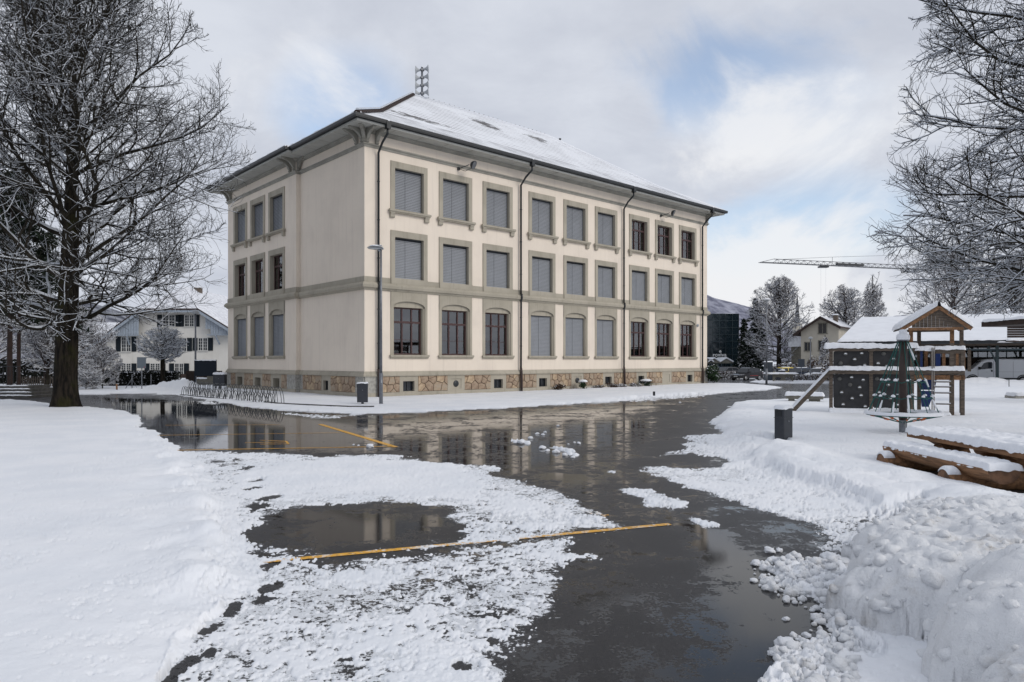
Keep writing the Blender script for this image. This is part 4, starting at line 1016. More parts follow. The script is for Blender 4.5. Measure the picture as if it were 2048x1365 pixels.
for k in range(22):
    t = rr.uniform(0, DEP); L_ = rr.uniform(.15, .8); xo = -OV if t < yl else -OV-RIS; s_ = mb('snow_cap'); s_.box(xo-.17, xo-.08, t, t+L_, 12.79, 12.85); s_.build('gutter_snow', school)

# roof in courses, snow on every course, dark tile edge below each step
def zroof(d): return ZE+float(np.interp(d, [0, 3.1, 9.2], [0, 1.63, 5.76]))
def roof_mat():
    m = bpy.data.materials.new('roof_snow'); m.use_nodes = True; t = m.node_tree; b = t.nodes['Principled BSDF']
    c_ = t.nodes.new('ShaderNodeTexCoord'); ob = c_.outputs['Object']; s_ = t.nodes.new('ShaderNodeSeparateXYZ'); t.links.new(ob, s_.inputs[0])
    def patch(x, y, rx, ry):
        a = M(t, 'DIVIDE', M(t, 'SUBTRACT', s_.outputs[0], x), rx); c = M(t, 'DIVIDE', M(t, 'SUBTRACT', s_.outputs[1], y), ry)
        return M(t, 'SUBTRACT', 1.0, M(t, 'SQRT', M(t, 'ADD', M(t, 'MULTIPLY', a, a), M(t, 'MULTIPLY', c, c))))
    f = None
    for p in PATCH:
        q = patch(*p); f = q if f is None else M(t, 'MAXIMUM', f, q)
    mp = t.nodes.new('ShaderNodeMapping'); mp.inputs['Scale'].default_value = (1.2, 4.5, 1); t.links.new(ob, mp.inputs[0])
    n = noise(t, mp.outputs[0], 1.4, 6, 0.7)
    v = M(t, 'ADD', f, M(t, 'MULTIPLY', M(t, 'SUBTRACT', n, 0.5), 4.2))
    mk = M(t, 'MULTIPLY', ramp(t, v, [(0.30, 0.0), (0.46, 1.0)]), ramp(t, f, [(0.0, 0.0), (0.1, 1.0)]))
    mx = t.nodes.new('ShaderNodeMix'); mx.data_type = 'RGBA'; mx.inputs['A'].default_value = (0.72, 0.74, 0.78, 1); mx.inputs['B'].default_value = (0.05, 0.045, 0.045, 1)
    t.links.new(mk, mx.inputs['Factor']); t.links.new(mx.outputs['Result'], b.inputs['Base Color']); b.inputs['Roughness'].default_value = 0.7
    bp = t.nodes.new('ShaderNodeBump'); bp.inputs['Strength'].default_value = 0.4; bp.inputs['Distance'].default_value = 0.03
    t.links.new(noise(t, ob, 3.5, 5, 0.6), bp.inputs['Height']); t.links.new(bp.outputs[0], b.inputs['Normal'])
    return m
def roof_hit(px, py):
    """local point of the front slope seen at a photo pixel"""
    d = Vector(((px-1024)/F, 1, (HOR-py)/F)); lo, hi = 5.0, 90.0
    def f(Y):
        p = Vector((0, 0, EYE))+d*Y; q = p.xy-Vector((CX, CY)); lx = q.x*UR[0]+q.y*UR[1]; ly = q.x*UL[0]+q.y*UL[1]
        return lx, ly, p.z-zroof(max(0, min(9.2, ly+OV)))
    best = None
    for k in range(600):
        Y = 30+k*.05; lx, ly, e = f(Y)
        if ly > -OV and (best is None or abs(e) < best[0]): best = (abs(e), lx, ly)
    return best[1], best[2]
PATCH = [(*roof_hit(972, 250), 1.5, .8), (*roof_hit(985, 255), .9, .45), (*roof_hit(1072, 277), 1.4, .6), (*roof_hit(1080, 283), .8, .35), (*roof_hit(1010, 258), 2.5, .28), (*roof_hit(893, 262), .7, .22), (*roof_hit(838, 238), 3.0, .4)]
MT['roof_snow'] = roof_mat()
def tile_edge_mat():
    m = mat('tile_edge', (0.62, 0.64, 0.67), 0.8, coords='Object', vscale=.5, color2=(0.18, 0.18, 0.19), detail=6); return m
MT['tile_edge'] = tile_edge_mat()
def slope(side):
    """one roof slope as trapezoid courses"""
    m = MB(); nC = 27; ds = [9.2*i/nC for i in range(nC+1)]; step = .02
    def pt(x, y, z):
        return (x, y, z)
    for i in range(nC):
        d0, d1 = ds[i], ds[i+1]; z0, z1 = zroof(d0), zroof(d1)
        def ln(d):
            if side == 'front': return (-OV+d, -OV+d), (LEN+OV-d, -OV+d)
            if side == 'back': return (LEN+OV-d, DEP+OV-d), (-OV+d, DEP+OV-d)
            if side == 'left': return (-OV+d, DEP+OV-d), (-OV+d, -OV+d)
            return (LEN+OV-d, -OV+d), (LEN+OV-d, DEP+OV-d)
        (ax, ay), (bx, by) = ln(d0); (cx_, cy_), (ex, ey) = ln(d1)
        if side in ('front', 'back') or d1 <= 9.21:
            m.mat('roof_snow'); m.poly([(ax, ay, z0+step), (bx, by, z0+step), (ex, ey, z1), (cx_, cy_, z1)])
            m.mat('tile_edge' if i else 'tile'); m.poly([(ax, ay, z0-(.0 if i else .05)), (bx, by, z0-(.0 if i else .05)), (bx, by, z0+step), (ax, ay, z0+step)])
    return m
roof = slope('front').build('roof', school)
for s_ in ('left', 'back', 'right'): slope(s_).build('roof', school)
m = MB(); m.mat('roof_snow'); m.prism([(-OV-RIS, 12.78), (-OV+.3, 12.90), (-OV+.3, 13.03), (-OV-RIS, 12.86)], 'y', yl, DEP+OV) if False else None
pr = [(-OV-RIS-.02, 12.80), (-OV+.5, 13.05), (-OV+.5, 13.13), (-OV-RIS-.02, 12.87)]
b0 = len(m.v); m.v += [(x, yl-.05, z) for x, z in pr]+[(x, DEP+OV, z) for x, z in pr]
for q in ((3, 2, 1, 0), (4, 5, 6, 7), (0, 1, 5, 4), (1, 2, 6, 5), (2, 3, 7, 6), (3, 0, 4, 7)): m.face([b0+i for i in q])
m.build('eave_snow', school)
m = mb('snow_cap'); b0 = 0
for k in range(40):
    y = k*(DEP+OV*2)/40-OV; xo = -OV if y < yl else -OV-RIS; h_ = rr.uniform(.03, .08); m.box(xo-.04, xo+.22, y, y+(DEP+2*OV)/40, 12.86, 12.90+h_)
m.build('eave_snow', school)
# ridge and hip tiles
tm = MB(); tm.mat('tile'); n = 7
prof = [(.15*math.cos(PI*k/n), .15*math.sin(PI*k/n)) for k in range(n+1)]
o = len(tm.v); tm.v += [(0, a, b) for a, b in prof]+[(.34, a*.85, b*.85+.0) for a, b in prof]
for k in range(n): tm.face([k, k+1, n+1+k+1, n+1+k])
tm.face(list(range(n+1))); tm.mat('snow_cap')
o = len(tm.v); pr2 = [(a*.95, b+.03+.04*(b/.15)) for a, b in prof[2:6]]; tm.v += [(.10, a, b) for a, b in pr2]+[(.33, a*.9, b*.9) for a, b in pr2]
for k in range(3): tm.face([o+k, o+k+1, o+4+k+1, o+4+k])
tm.face([o, o+1, o+2, o+3])
tile_me = tm.mesh('ridge_tile')
def tiles(p, q, name='ridge_tile'):
    p = Vector(p); q = Vector(q); d = q-p; L_ = d.length; nn = int(L_/.31); rot = d.normalized().to_track_quat('X', 'Z').to_euler()
    for k in range(nn): link(name, tile_me, school, tuple(p+d*k/nn), tuple(rot))
tiles((-OV, -OV, ZE+.02), (-OV+3.1, -OV+3.1, zroof(3.1))); tiles((-OV+3.1, -OV+3.1, zroof(3.1)), (-OV+9.2, -OV+9.2, zroof(9.2)))
def snowy_ridge(pts, r_=.13):
    m = mb('roof_snow'); m.tube(pts, r_, 8); m.build('ridge', school)
rx = -OV+9.2
snowy_ridge([(rx, 8.3, zroof(9.2)), (LEN-rx, 8.3, zroof(9.2)), (LEN-rx+5.8, 8.3-5.8, zroof(9.2-5.8)+.0), (LEN+OV, -OV, ZE)], .10)
m = MB()
for x in np.arange(rx+.3, LEN-rx, .42): m.mat('tile_edge').box(x, x+.05, 8.3-.06, 8.3+.06, zroof(9.2)+.09, zroof(9.2)+.125)
setp(m.build('ridge_edge', school), kind='stuff')
# vents on the roof
for px, py in ((892, 222), (1120, 288)):
    lx, ly = roof_hit(px, py); z = zroof(ly+OV); m = mb('gutter'); m.tube([(lx, ly, z-.05), (lx, ly, z+.35)], .06, 8); m.lathe([(0, .44), (.10, .40), (.10, .34)], (lx, ly, z), 10); m.build('roof_vent', school)

# brackets under the eaves
def bracket(x, y, rz):
    prof = [(0, 11.95), (-.12, 11.95), (-.15, 12.0), (-.11, 12.06), (-.17, 12.12), (-.22, 12.22), (-.32, 12.33), (-.48, 12.42), (-.66, 12.45), (-.70, 12.50), (-.76, 12.52), (-.76, 12.569), (0, 12.569)]
    m = mb('moulding')
    for i in range(len(prof)-2):   # quads down to the upper edge keep the concave outline clean
        a, b = prof[i], prof[i+1]
    n = len(prof); o = 0; m.v += [(-.075, a, b) for a, b in prof]+[(.075, a, b) for a, b in prof]
    for k in range(n): m.face([k, (k+1) % n, n+(k+1) % n, n+k])
    m.face(list(range(n))[::-1]); m.face([n+k for k in range(n)])
    m.box(-.10, .10, -.80, -.0, 12.535, 12.568) if False else None
    m.build('eaves_bracket', school, (x, y, 0), (0, 0, rz))
for x in (.10, .62): bracket(x, 0, 0)
bracket(-.0, -.0, -PI/4)
for y in (.10, .62): bracket(0, y, -PI/2)
bracket(LEN-.12, 0, 0)
for y in (RS+.12, RS+.62, DEP-.12, DEP-.62): bracket(-RIS, y, -PI/2)
bracket(-RIS+.1, RS, 0)

# downpipes with their gutter heads
def t_of(px, off=0.0):
    r_ = (px-1024)/F; X0 = CX+off*UL[0]; Y0 = CY+off*UL[1]; return (r_*Y0-X0)/(UR[0]-r_*UR[1])
for hx, px in ((775, 757), (1064, 1042), (1267, 1248), (1424, 1405)):
    xt = t_of(hx, -OV-.05); xb = t_of(px, -.14); m = mb('gutter')
    m.prism([(xt-.13, 12.80), (xt+.13, 12.80), (xt+.10, 12.45), (xt-.10, 12.45)], 'y', -OV-.19, -OV+.03)
    m.tube([(xt, -OV-.06, 12.5), (xt, -OV-.06, 12.25), ((xt+xb)/2, -.5, 11.95), (xb, -.14, 11.55), (xb, -.14, 5.47)], .055, 10)
    m.tube([(xb, -.20, 5.50), (xb, -.22, 5.3), (xb, -.15, 5.08), (xb, -.14, 1.35)], .055, 10)
    for z in (10.2, 8.4, 6.6, 4.2, 2.6): m.lathe([(.07, z-.02), (.07, z+.02)], (xb, -.14, 0), 10)
    m.mat('pipe_low'); m.tube([(xb, -.14, 1.38), (xb, -.18, 1.18), (xb, -.19, .0)], .068, 10)
    m.build('downpipe', school)
    s_ = mb('snow_cap'); s_.lathe([(0, .10), (.08, .06), (.11, 0)], (xt, -OV-.09, 12.80), 8); s_.build('gutter_snow', school)
# flood lights on arms
for px, py in ((917, 326), (1322, 427)):
    xt = t_of(px, -.05); fl = thing('floodlight', 'round floodlight on a bracket arm at the frieze above the third window of the school' if px < 1000 else 'round floodlight on a bracket arm at the frieze near the far end of the school', 'floodlight', tuple(W(xt, -.12, 11.7)), ANG, 'floodlights on the school wall')
    m = mb('steel_dark'); m.box(-.05, .05, .0, .12, -.08, .08); m.tube([(0, 0, 0), (.30, -.45, .16)], .025, 8); m.tube([(0, 0, -.03), (.16, -.28, -.16), (.33, -.52, -.06), (.42, -.62, .1)], .015, 6); m.build('arm', fl)
    d = Vector((.45, -.75, -.45)).normalized(); rot = d.to_track_quat('Z', 'Y').to_matrix()
    m = mb('steel_dark'); m.lathe([(0, -.14), (.12, -.12), (.20, -.03), (.23, .05), (.22, .07)], (.42, -.62, .14), 18, 'z', rot); m.build('housing', fl)
    m = mb('steel'); m.lathe([(0, .055), (.21, .06)], (.42, -.62, .14), 18, 'z', rot); m.build('lens', fl)
# small round lamp and box near the right end
m = mb('lamp_head'); m.lathe([(0, -.10), (.09, -.08), (.11, 0)], (27.35, -.02, 4.35), 12, 'y'); m.build('wall_lamp', school)
# siren mast on the ridge
sp = W(8.98, 8.3, zroof(9.2)-.05); siren = thing('siren_mast', 'grey siren mast with stacked horn loudspeakers on the roof ridge', 'siren', tuple(sp), ANG)
mb('steel').tube([(0, 0, 0), (0, 0, 2.0)], .07, 10).build('mast', siren)
for k in range(4):
    for s_, dz in ((-1, 0), (1, .08)):
        d = Vector((s_*.74, -.67*s_, .05)).normalized() if s_ > 0 else Vector((-.74, .67, .05)).normalized()
        rot = d.to_track_quat('Z', 'Y').to_matrix(); z = .30+k*.5+dz
        m = mb('lamp_head'); m.lathe([(.05, 0), (.07, .12), (.11, .22), (.18, .30), (.25, .345), (.26, .35), (.25, .36), (.17, .31), (.09, .22), (0, .12)], tuple(d*.05+Vector((0, 0, z))), 14, 'z', rot); m.build('horn', siren)
    mb('steel').box(-.12, .12, -.09, .09, .26+k*.5, .38+k*.5).build('clamp_box', siren)
mb('snow_cap').lathe([(.0, .09), (.06, .05), (.07, 0)], (0, 0, 2.0), 8).build('snow_cap', siren)
# ------------------------------------------------------------------ trees
def nrm(a): return a/np.maximum(np.linalg.norm(a, axis=-1, keepdims=True), 1e-9)
def branches(P0, D, L, k, wob, rs, trop=0.0, droop=0.0):
    """grow N polylines with k segments; trop bends the ends up, droop down first"""
    N_ = len(P0); P = np.empty((N_, k+1, 3)); P[:, 0] = P0; d = nrm(D).copy()
    for i in range(k):
        d = nrm(d+rs.normal(0, wob, (N_, 3))+np.array([0, 0, 1.0])*(trop*(i+1)/k-droop*(1-i/k)))
        P[:, i+1] = P[:, i]+d*(L/k)[:, None]
    return P
def spawn(P, Rd, per, t0, t1, ang, rs, flat=0.6):
    """start points and directions of child branches along parents"""
    N_, K, _ = P.shape; t = t0+(t1-t0)*((np.arange(per)[None, :]+rs.uniform(0, 1, (N_, per)))/per)
    f = t*(K-1); i = np.clip(f.astype(int), 0, K-2); fr = f-i; idx = np.arange(N_)[:, None]
    a, b = P[idx, i], P[idx, i+1]; S_ = a+(b-a)*fr[..., None]; d = nrm(b-a)
    r = rs.normal(0, 1, (N_, per, 3)); r[..., 2] *= flat; r = nrm(r-d*(r*d).sum(-1, keepdims=True))
    an = ang*(0.75+0.5*rs.uniform(0, 1, (N_, per, 1))); C_ = d*np.cos(an)+r*np.sin(an)
    rad = Rd[idx, i]*(1-fr)+Rd[idx, i+1]*fr
    return S_.reshape(-1, 3), C_.reshape(-1, 3), rad.reshape(-1), t.reshape(-1), np.repeat(np.arange(N_), per)
def tubes(P, Rd, rs, mode=4, snow=1.0, psnow=0.45, shmin=.012):
    """mode 4: bark below, a ridge of snow above; mode 3: thin twig, some pieces snow covered"""
    N_, K, _ = P.shape; d = nrm(np.gradient(P, axis=1)); side = np.stack([d[..., 1], -d[..., 0], np.zeros((N_, K))], -1)+1e-4; side = nrm(side); up = np.cross(side, d)
    hz = np.hypot(d[..., 0], d[..., 1]); r = Rd[..., None]
    if mode == 4:
        sh = ((0.55*Rd+shmin)*np.clip(hz*1.5-.25, 0, 1)*(0.5+rs.uniform(0, 1, (N_, K)))*snow)[..., None]
        ring = np.stack([P-up*r, P+(side+up*.35)*r, P+up*(r*.8+sh), P-(side-up*.35)*r], 2); n = 4
    else:
        ring = np.stack([P-up*r*.5-side*r, P-up*r*.5+side*r, P+up*r], 2); n = 3
    V = ring.reshape(-1, 3); b = (np.arange(N_)[:, None]*K+np.arange(K-1)[None, :]).reshape(-1)*n
    Q = np.concatenate([np.stack([b+j, b+(j+1) % n, b+n+(j+1) % n, b+n+j], 1) for j in range(n)])
    if mode == 4:
        hs = (np.clip(hz[:, :-1]*1.5-.25, 0, 1) > .12).reshape(-1)
        mi = np.concatenate([np.zeros(len(b)), hs, hs, np.zeros(len(b))]).astype(int)
    else:
        s = (rs.uniform(0, 1, len(b)) < psnow*np.clip(hz[:, :-1].reshape(-1)*1.4, 0, 1)).astype(int); mi = np.concatenate([s, s, s])
    return V, Q, mi
def join(parts):
    o = 0; Vs, Qs, Ms = [], [], []
    for V, Q, m in parts: Vs.append(V); Qs.append(Q+o); Ms.append(m); o += len(V)
    return np.concatenate(Vs), np.concatenate(Qs), np.concatenate(Ms)
def taper(N_, K, r0, r1):
    t = np.linspace(0, 1, K)[None, :]; return r0[:, None]*(1-t)+r1[:, None]*t
def crown(env, trunk_pts, trunk_r, z0, z1, n1, per, rs, low=78, high=22, azr=None, r1=(.13, .045), tw=(0.010, 0.006), wob=.10, k=(9, 6, 4, 3), ang=(.75, .8, .8), lenf=(.42, .40, .42), trop=.16, droop=.05, lmax=1.0, lens2=None):
    """env: (z, radius) outline of the crown about the trunk"""
    zz = np.array([e[0] for e in env]); rr_ = np.array([e[1] for e in env])
    tz = np.array([p[2] for p in trunk_pts]); tx = np.array([p[0] for p in trunk_pts]); ty = np.array([p[1] for p in trunk_pts])
    u = (np.arange(n1)+rs.uniform(0, 1, n1))/n1; z = z0+(z1-z0)*u**1.05
    az = (np.arange(n1)*2.399+rs.uniform(-.4, .4, n1)) if azr is None else rs.uniform(azr[0], azr[1], n1)
    el = R(90-low)+(R(90-high)-R(90-low))*u**.9+rs.normal(0, .07, n1)
    D = np.stack([np.cos(az)*np.cos(el), np.sin(az)*np.cos(el), np.sin(el)], 1)
    P0 = np.stack([np.interp(z, tz, tx), np.interp(z, tz, ty), z], 1)
    # limb length: march until the outline is left
    L = np.full(n1, .6)
    for s_ in np.arange(.6, 16, .1):
        q = P0+D*s_; q[:, 2] += trop*.22*s_
        ins = np.hypot(q[:, 0]-tx[0], q[:, 1]-ty[0]) < np.interp(q[:, 2], zz, rr_, left=0, right=0)
        L = np.where(ins & (abs(L-s_) < .15), s_+.05, L)
    L *= rs.uniform(.86, 1.04, n1)*lmax
    P1 = branches(P0, D, L, k[0], wob, rs, trop, droop); q = (L/L.max())
    R1 = taper(n1, k[0]+1, r1[1]+(r1[0]-r1[1])*q*np.interp(z, [z0, z1], [1, .35]), np.full(n1, .014))
    def clipL(S_, C_, L_):
        t_ = S_+C_*L_[:, None]; ex = np.hypot(t_[:, 0]-tx[0], t_[:, 1]-ty[0])-np.interp(t_[:, 2], zz, rr_, left=.0, right=.0)
        return np.where(ex > 0, np.maximum(L_-ex*.8, L_*.35), L_)
    S2, D2, q2, t2, i2 = spawn(P1, R1, per[0], .10, .98, ang[0], rs); L2 = clipL(S2, D2, L[i2]*lenf[0]*(1.1-.75*t2)*rs.uniform(.7, 1.3, len(t2))+.35)
    P2 = branches(S2, D2, L2, k[1], wob*1.1, rs, trop*.8, droop); R2 = taper(len(L2), k[1]+1, np.clip(q2*.6, .012, .07), np.full(len(L2), .008))
    S3, D3, q3, t3, i3 = spawn(P2, R2, per[1], .12, 1.0, ang[1], rs); L3 = clipL(S3, D3, L2[i3]*lenf[1]*(1.15-.7*t3)*rs.uniform(.7, 1.3, len(t3))+.22)
    P3_ = branches(S3, D3, L3, k[2], wob*1.7, rs, trop*.9); R3 = taper(len(L3), k[2]+1, np.clip(q3*.7, tw[0], .025), np.full(len(L3), tw[1]))
    parts = [(P1, R1, 4), (P2, R2, 4), (P3_, R3, 4)]
    if per[2]:
        S4, D4, q4, t4, i4 = spawn(P3_, R3, per[2], .12, 1.0, ang[2], rs); L4 = clipL(S4, D4, (L3[i4]*lenf[2]*(1.2-.6*t4)+.16)*rs.uniform(.7, 1.3, len(t4)))
        P4 = branches(S4, D4, L4, k[3], wob*2.0, rs, trop*1.1); R4 = taper(len(L4), k[3]+1, np.full(len(L4), tw[0]*.8), np.full(len(L4), tw[1]*.7)); parts.append((P4, R4, 3))
    return parts
def trunk_mesh(pts, rads, n=18, flare=.0, seed=0, matn='trunk'):
    m = MB(); m.mat(matn); m.smooth = True; o = 0; pts2, r2 = [], []
    # resample
    P = [Vector(p) for p in pts]
    for i in range(len(P)-1):
        k = max(1, int((P[i+1]-P[i]).length/.22))
        for j in range(k): pts2.append(P[i].lerp(P[i+1], j/k)); r2.append(rads[i]+(rads[i+1]-rads[i])*j/k)
    pts2.append(P[-1]); r2.append(rads[-1])
    for p, r_ in zip(pts2, r2):
        for k in range(n):
            a = 2*PI*k/n; h_ = p.z-P[0].z
            fl = 1+flare*math.exp(-h_/.45)*(1+.35*math.sin(a*5+seed)+.2*math.sin(a*3+1))
            bump = 1+.05*float(vn(np.array([math.cos(a)*2+seed]), np.array([math.sin(a)*2+p.z*.7]), 3)[0])
            m.v.append((p.x+math.cos(a)*r_*fl*bump, p.y+math.sin(a)*r_*fl*bump, p.z))
    for i in range(len(pts2)-1):
        for k in range(n): m.face([i*n+k, i*n+(k+1) % n, (i+1)*n+(k+1) % n, (i+1)*n+k])
    return m.mesh('trunk')
def make_tree(name, label, base, trunk, rads, cr, rs, matn=('bark', 'twig_snow'), group=None, flare=.3, n=16, snow=1.0, psnow=.45, shmin=.012, tm='trunk', cat='tree', mtw='twig'):
    t = thing(name, label, cat, base, 0, group)
    link('trunk', trunk_mesh(trunk, rads, n, flare, matn=tm), t)
    V, Q, mi = join([tubes(P, r_, rs, md, snow, psnow, shmin) for P, r_, md in cr])
    link('crown', fast_mesh('crown', V, Q, list(matn), mi), t); return t

rs = np.random.RandomState(12)
# the big bare tree on the left lawn
b = G(131, 818)
tr = [(0, 0, -.1), (.0, 0, 1.0), (.05, 0, 2.6), (.12, 0, 4.2), (.22, 0, 7.0), (.2, .1, 10), (.3, 0, 13), (.3, 0, 16.5)]
env = [(2.2, 0), (2.6, 3.2), (3.2, 4.9), (4.2, 5.7), (5.7, 6.2), (7.4, 6.1), (9.3, 6.4), (11.1, 6.5), (12.9, 5.4), (14.7, 4.6), (17, 3.2), (19.5, .3)]
cr = crown(env, tr, None, 2.9, 14.5, 42, (14, 8, 5), rs, low=80, high=22, r1=(.115, .055), tw=(.009, .0055), wob=.12, trop=.17, droop=.02, lenf=(.44, .42, .5))
make_tree('bare_tree', 'big bare tree with a thick mossy trunk standing on the left lawn', (b.x, b.y, 0.03), tr, [.41, .37, .36, .33, .25, .16, .09, .03], cr, rs, flare=.38, n=24, snow=.75, psnow=.16, shmin=.006)
# the bare tree reaching in from the right
b = Vector((13.4, 13.8, 0))
tr = [(0, 0, -.1), (0, 0, 2), (.1, 0, 4), (.1, 0, 7), (0, 0, 10), (0, 0, 13)]
env = [(2.5, 0), (2.8, 4.2), (3.1, 5.6), (3.4, 6.1), (4.0, 5.2), (4.6, 5.6), (5.1, 6.1), (5.7, 5.4), (6.4, 5.3), (7.5, 5.0), (8.6, 4.8), (9.8, 4.4), (12, 3.4), (15, .3)]
cr = crown(env, tr, None, 2.5, 12, 27, (13, 8, 5), rs, low=80, high=28, azr=(R(128), R(214)), r1=(.075, .04), tw=(.0065, .004), wob=.11, trop=.10, droop=.05, lenf=(.42, .40, .46))
cr2 = crown(env, tr, None, 3.0, 12, 7, (6, 4, 0), rs, low=80, high=30, azr=(R(-85), R(105)), r1=(.085, .045), tw=(.01, .006))
make_tree('bare_tree', 'bare tree reaching in from the right edge with long snow laden branches', (b.x, b.y, 0.03), tr, [.30, .26, .24, .19, .13, .05], cr+cr2, rs, shmin=.010, psnow=.22, snow=.9)

# trees of the background, far enough that only the larger twigs show
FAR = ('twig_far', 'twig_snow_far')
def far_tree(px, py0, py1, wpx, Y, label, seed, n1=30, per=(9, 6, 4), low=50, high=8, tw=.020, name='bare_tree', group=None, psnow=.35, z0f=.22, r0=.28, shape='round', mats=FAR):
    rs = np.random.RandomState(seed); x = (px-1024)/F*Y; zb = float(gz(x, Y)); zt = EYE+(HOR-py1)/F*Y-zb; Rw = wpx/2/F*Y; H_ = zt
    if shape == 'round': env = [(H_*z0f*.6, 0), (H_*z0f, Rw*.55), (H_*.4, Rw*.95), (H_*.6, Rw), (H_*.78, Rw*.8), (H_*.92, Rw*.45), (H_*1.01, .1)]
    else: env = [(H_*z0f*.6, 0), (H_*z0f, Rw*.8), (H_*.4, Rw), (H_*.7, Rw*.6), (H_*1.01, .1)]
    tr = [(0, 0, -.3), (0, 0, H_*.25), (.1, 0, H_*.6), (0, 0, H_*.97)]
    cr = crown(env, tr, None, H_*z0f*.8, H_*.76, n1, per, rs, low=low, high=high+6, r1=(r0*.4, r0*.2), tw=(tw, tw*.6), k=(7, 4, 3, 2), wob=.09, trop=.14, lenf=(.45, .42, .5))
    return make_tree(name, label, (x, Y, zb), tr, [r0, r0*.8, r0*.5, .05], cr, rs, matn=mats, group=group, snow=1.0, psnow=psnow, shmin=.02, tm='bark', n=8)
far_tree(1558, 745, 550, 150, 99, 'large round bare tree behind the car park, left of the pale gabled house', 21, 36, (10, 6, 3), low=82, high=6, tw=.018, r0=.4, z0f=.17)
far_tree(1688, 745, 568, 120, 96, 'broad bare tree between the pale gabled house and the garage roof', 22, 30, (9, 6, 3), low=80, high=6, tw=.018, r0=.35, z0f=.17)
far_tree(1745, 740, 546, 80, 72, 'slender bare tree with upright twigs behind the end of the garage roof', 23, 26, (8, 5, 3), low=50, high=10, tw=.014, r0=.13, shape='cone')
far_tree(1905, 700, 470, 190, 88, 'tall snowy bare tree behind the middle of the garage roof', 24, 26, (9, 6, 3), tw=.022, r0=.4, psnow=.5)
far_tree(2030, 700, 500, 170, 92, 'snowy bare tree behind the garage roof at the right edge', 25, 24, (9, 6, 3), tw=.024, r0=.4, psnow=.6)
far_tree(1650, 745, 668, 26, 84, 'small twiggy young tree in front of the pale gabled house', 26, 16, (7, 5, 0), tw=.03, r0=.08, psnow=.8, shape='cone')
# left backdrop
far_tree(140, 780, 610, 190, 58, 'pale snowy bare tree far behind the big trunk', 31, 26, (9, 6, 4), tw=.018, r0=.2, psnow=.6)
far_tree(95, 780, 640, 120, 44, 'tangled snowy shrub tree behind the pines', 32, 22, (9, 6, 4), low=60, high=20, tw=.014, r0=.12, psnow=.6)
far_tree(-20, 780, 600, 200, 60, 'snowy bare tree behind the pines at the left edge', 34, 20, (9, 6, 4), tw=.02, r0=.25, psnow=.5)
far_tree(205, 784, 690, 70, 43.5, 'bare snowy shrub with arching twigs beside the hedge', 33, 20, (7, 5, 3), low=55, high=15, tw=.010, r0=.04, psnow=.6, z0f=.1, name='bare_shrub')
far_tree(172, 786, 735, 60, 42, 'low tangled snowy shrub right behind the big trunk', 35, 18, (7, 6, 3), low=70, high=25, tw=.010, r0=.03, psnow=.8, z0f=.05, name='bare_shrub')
# the clipped ball tree in front of the farmhouse
rs = np.random.RandomState(40); b = G(325, 776); Hc = 4.05
env = [(1.7, .1), (1.95, .9), (2.4, 1.45), (3.0, 1.6), (3.5, 1.35), (3.9, .75), (4.1, .05)]
tr = [(0, 0, -.1), (0, 0, 1.2), (.02, 0, 2.2)]
cr = crown(env, tr, None, 1.75, 2.15, 24, (8, 5, 2), rs, low=84, high=10, r1=(.04, .018), tw=(.008, .005), k=(6, 4, 3, 2), wob=.08, trop=.1, lenf=(.32, .40, .5))
make_tree('ball_tree', 'small ball shaped bare tree standing in front of the farmhouse', (b.x, b.y, 0), tr, [.16, .13, .14], cr, rs, snow=1.3, psnow=.6, shmin=.02, n=10, flare=.1)

# foliage made of many small leaf faces
def leaf_cloud(cs, rad, n, size, rs, psnow=.3, squash=1.0, needle=False):
    """cs (m,3) clump centres; n faces spread through the clumps"""
    cs = np.asarray(cs, float); i = rs.randint(0, len(cs), n); u = nrm(rs.normal(0, 1, (n, 3)))*rs.uniform(0, 1, (n, 1))**.45
    rad = np.broadcast_to(np.asarray(rad, float), (len(cs),))[i][:, None]; c_ = cs[i]+u*rad*np.array([1, 1, squash])
    a = nrm(rs.normal(0, 1, (n, 3))); top = (u[:, 2] > -.2) & (rs.uniform(0, 1, n) < psnow)
    b_ = nrm(np.cross(a, nrm(rs.normal(0, 1, (n, 3)))))
    a[top] = nrm(a[top]*np.array([1, 1, .25])); b_[top] = nrm(np.cross(a[top], np.array([0, 0, 1.])+rs.normal(0, .3, (top.sum(), 3))))
    s_ = size*rs.uniform(.6, 1.4, (n, 1)); ar = 0.22 if needle else 0.6
    V = np.stack([c_-a*s_-b_*s_*ar*.5, c_+a*s_*.2-b_*s_*ar, c_+a*s_, c_+b_*s_*ar], 1).reshape(-1, 3)
    return V, np.arange(n*4).reshape(-1, 4), top.astype(int)
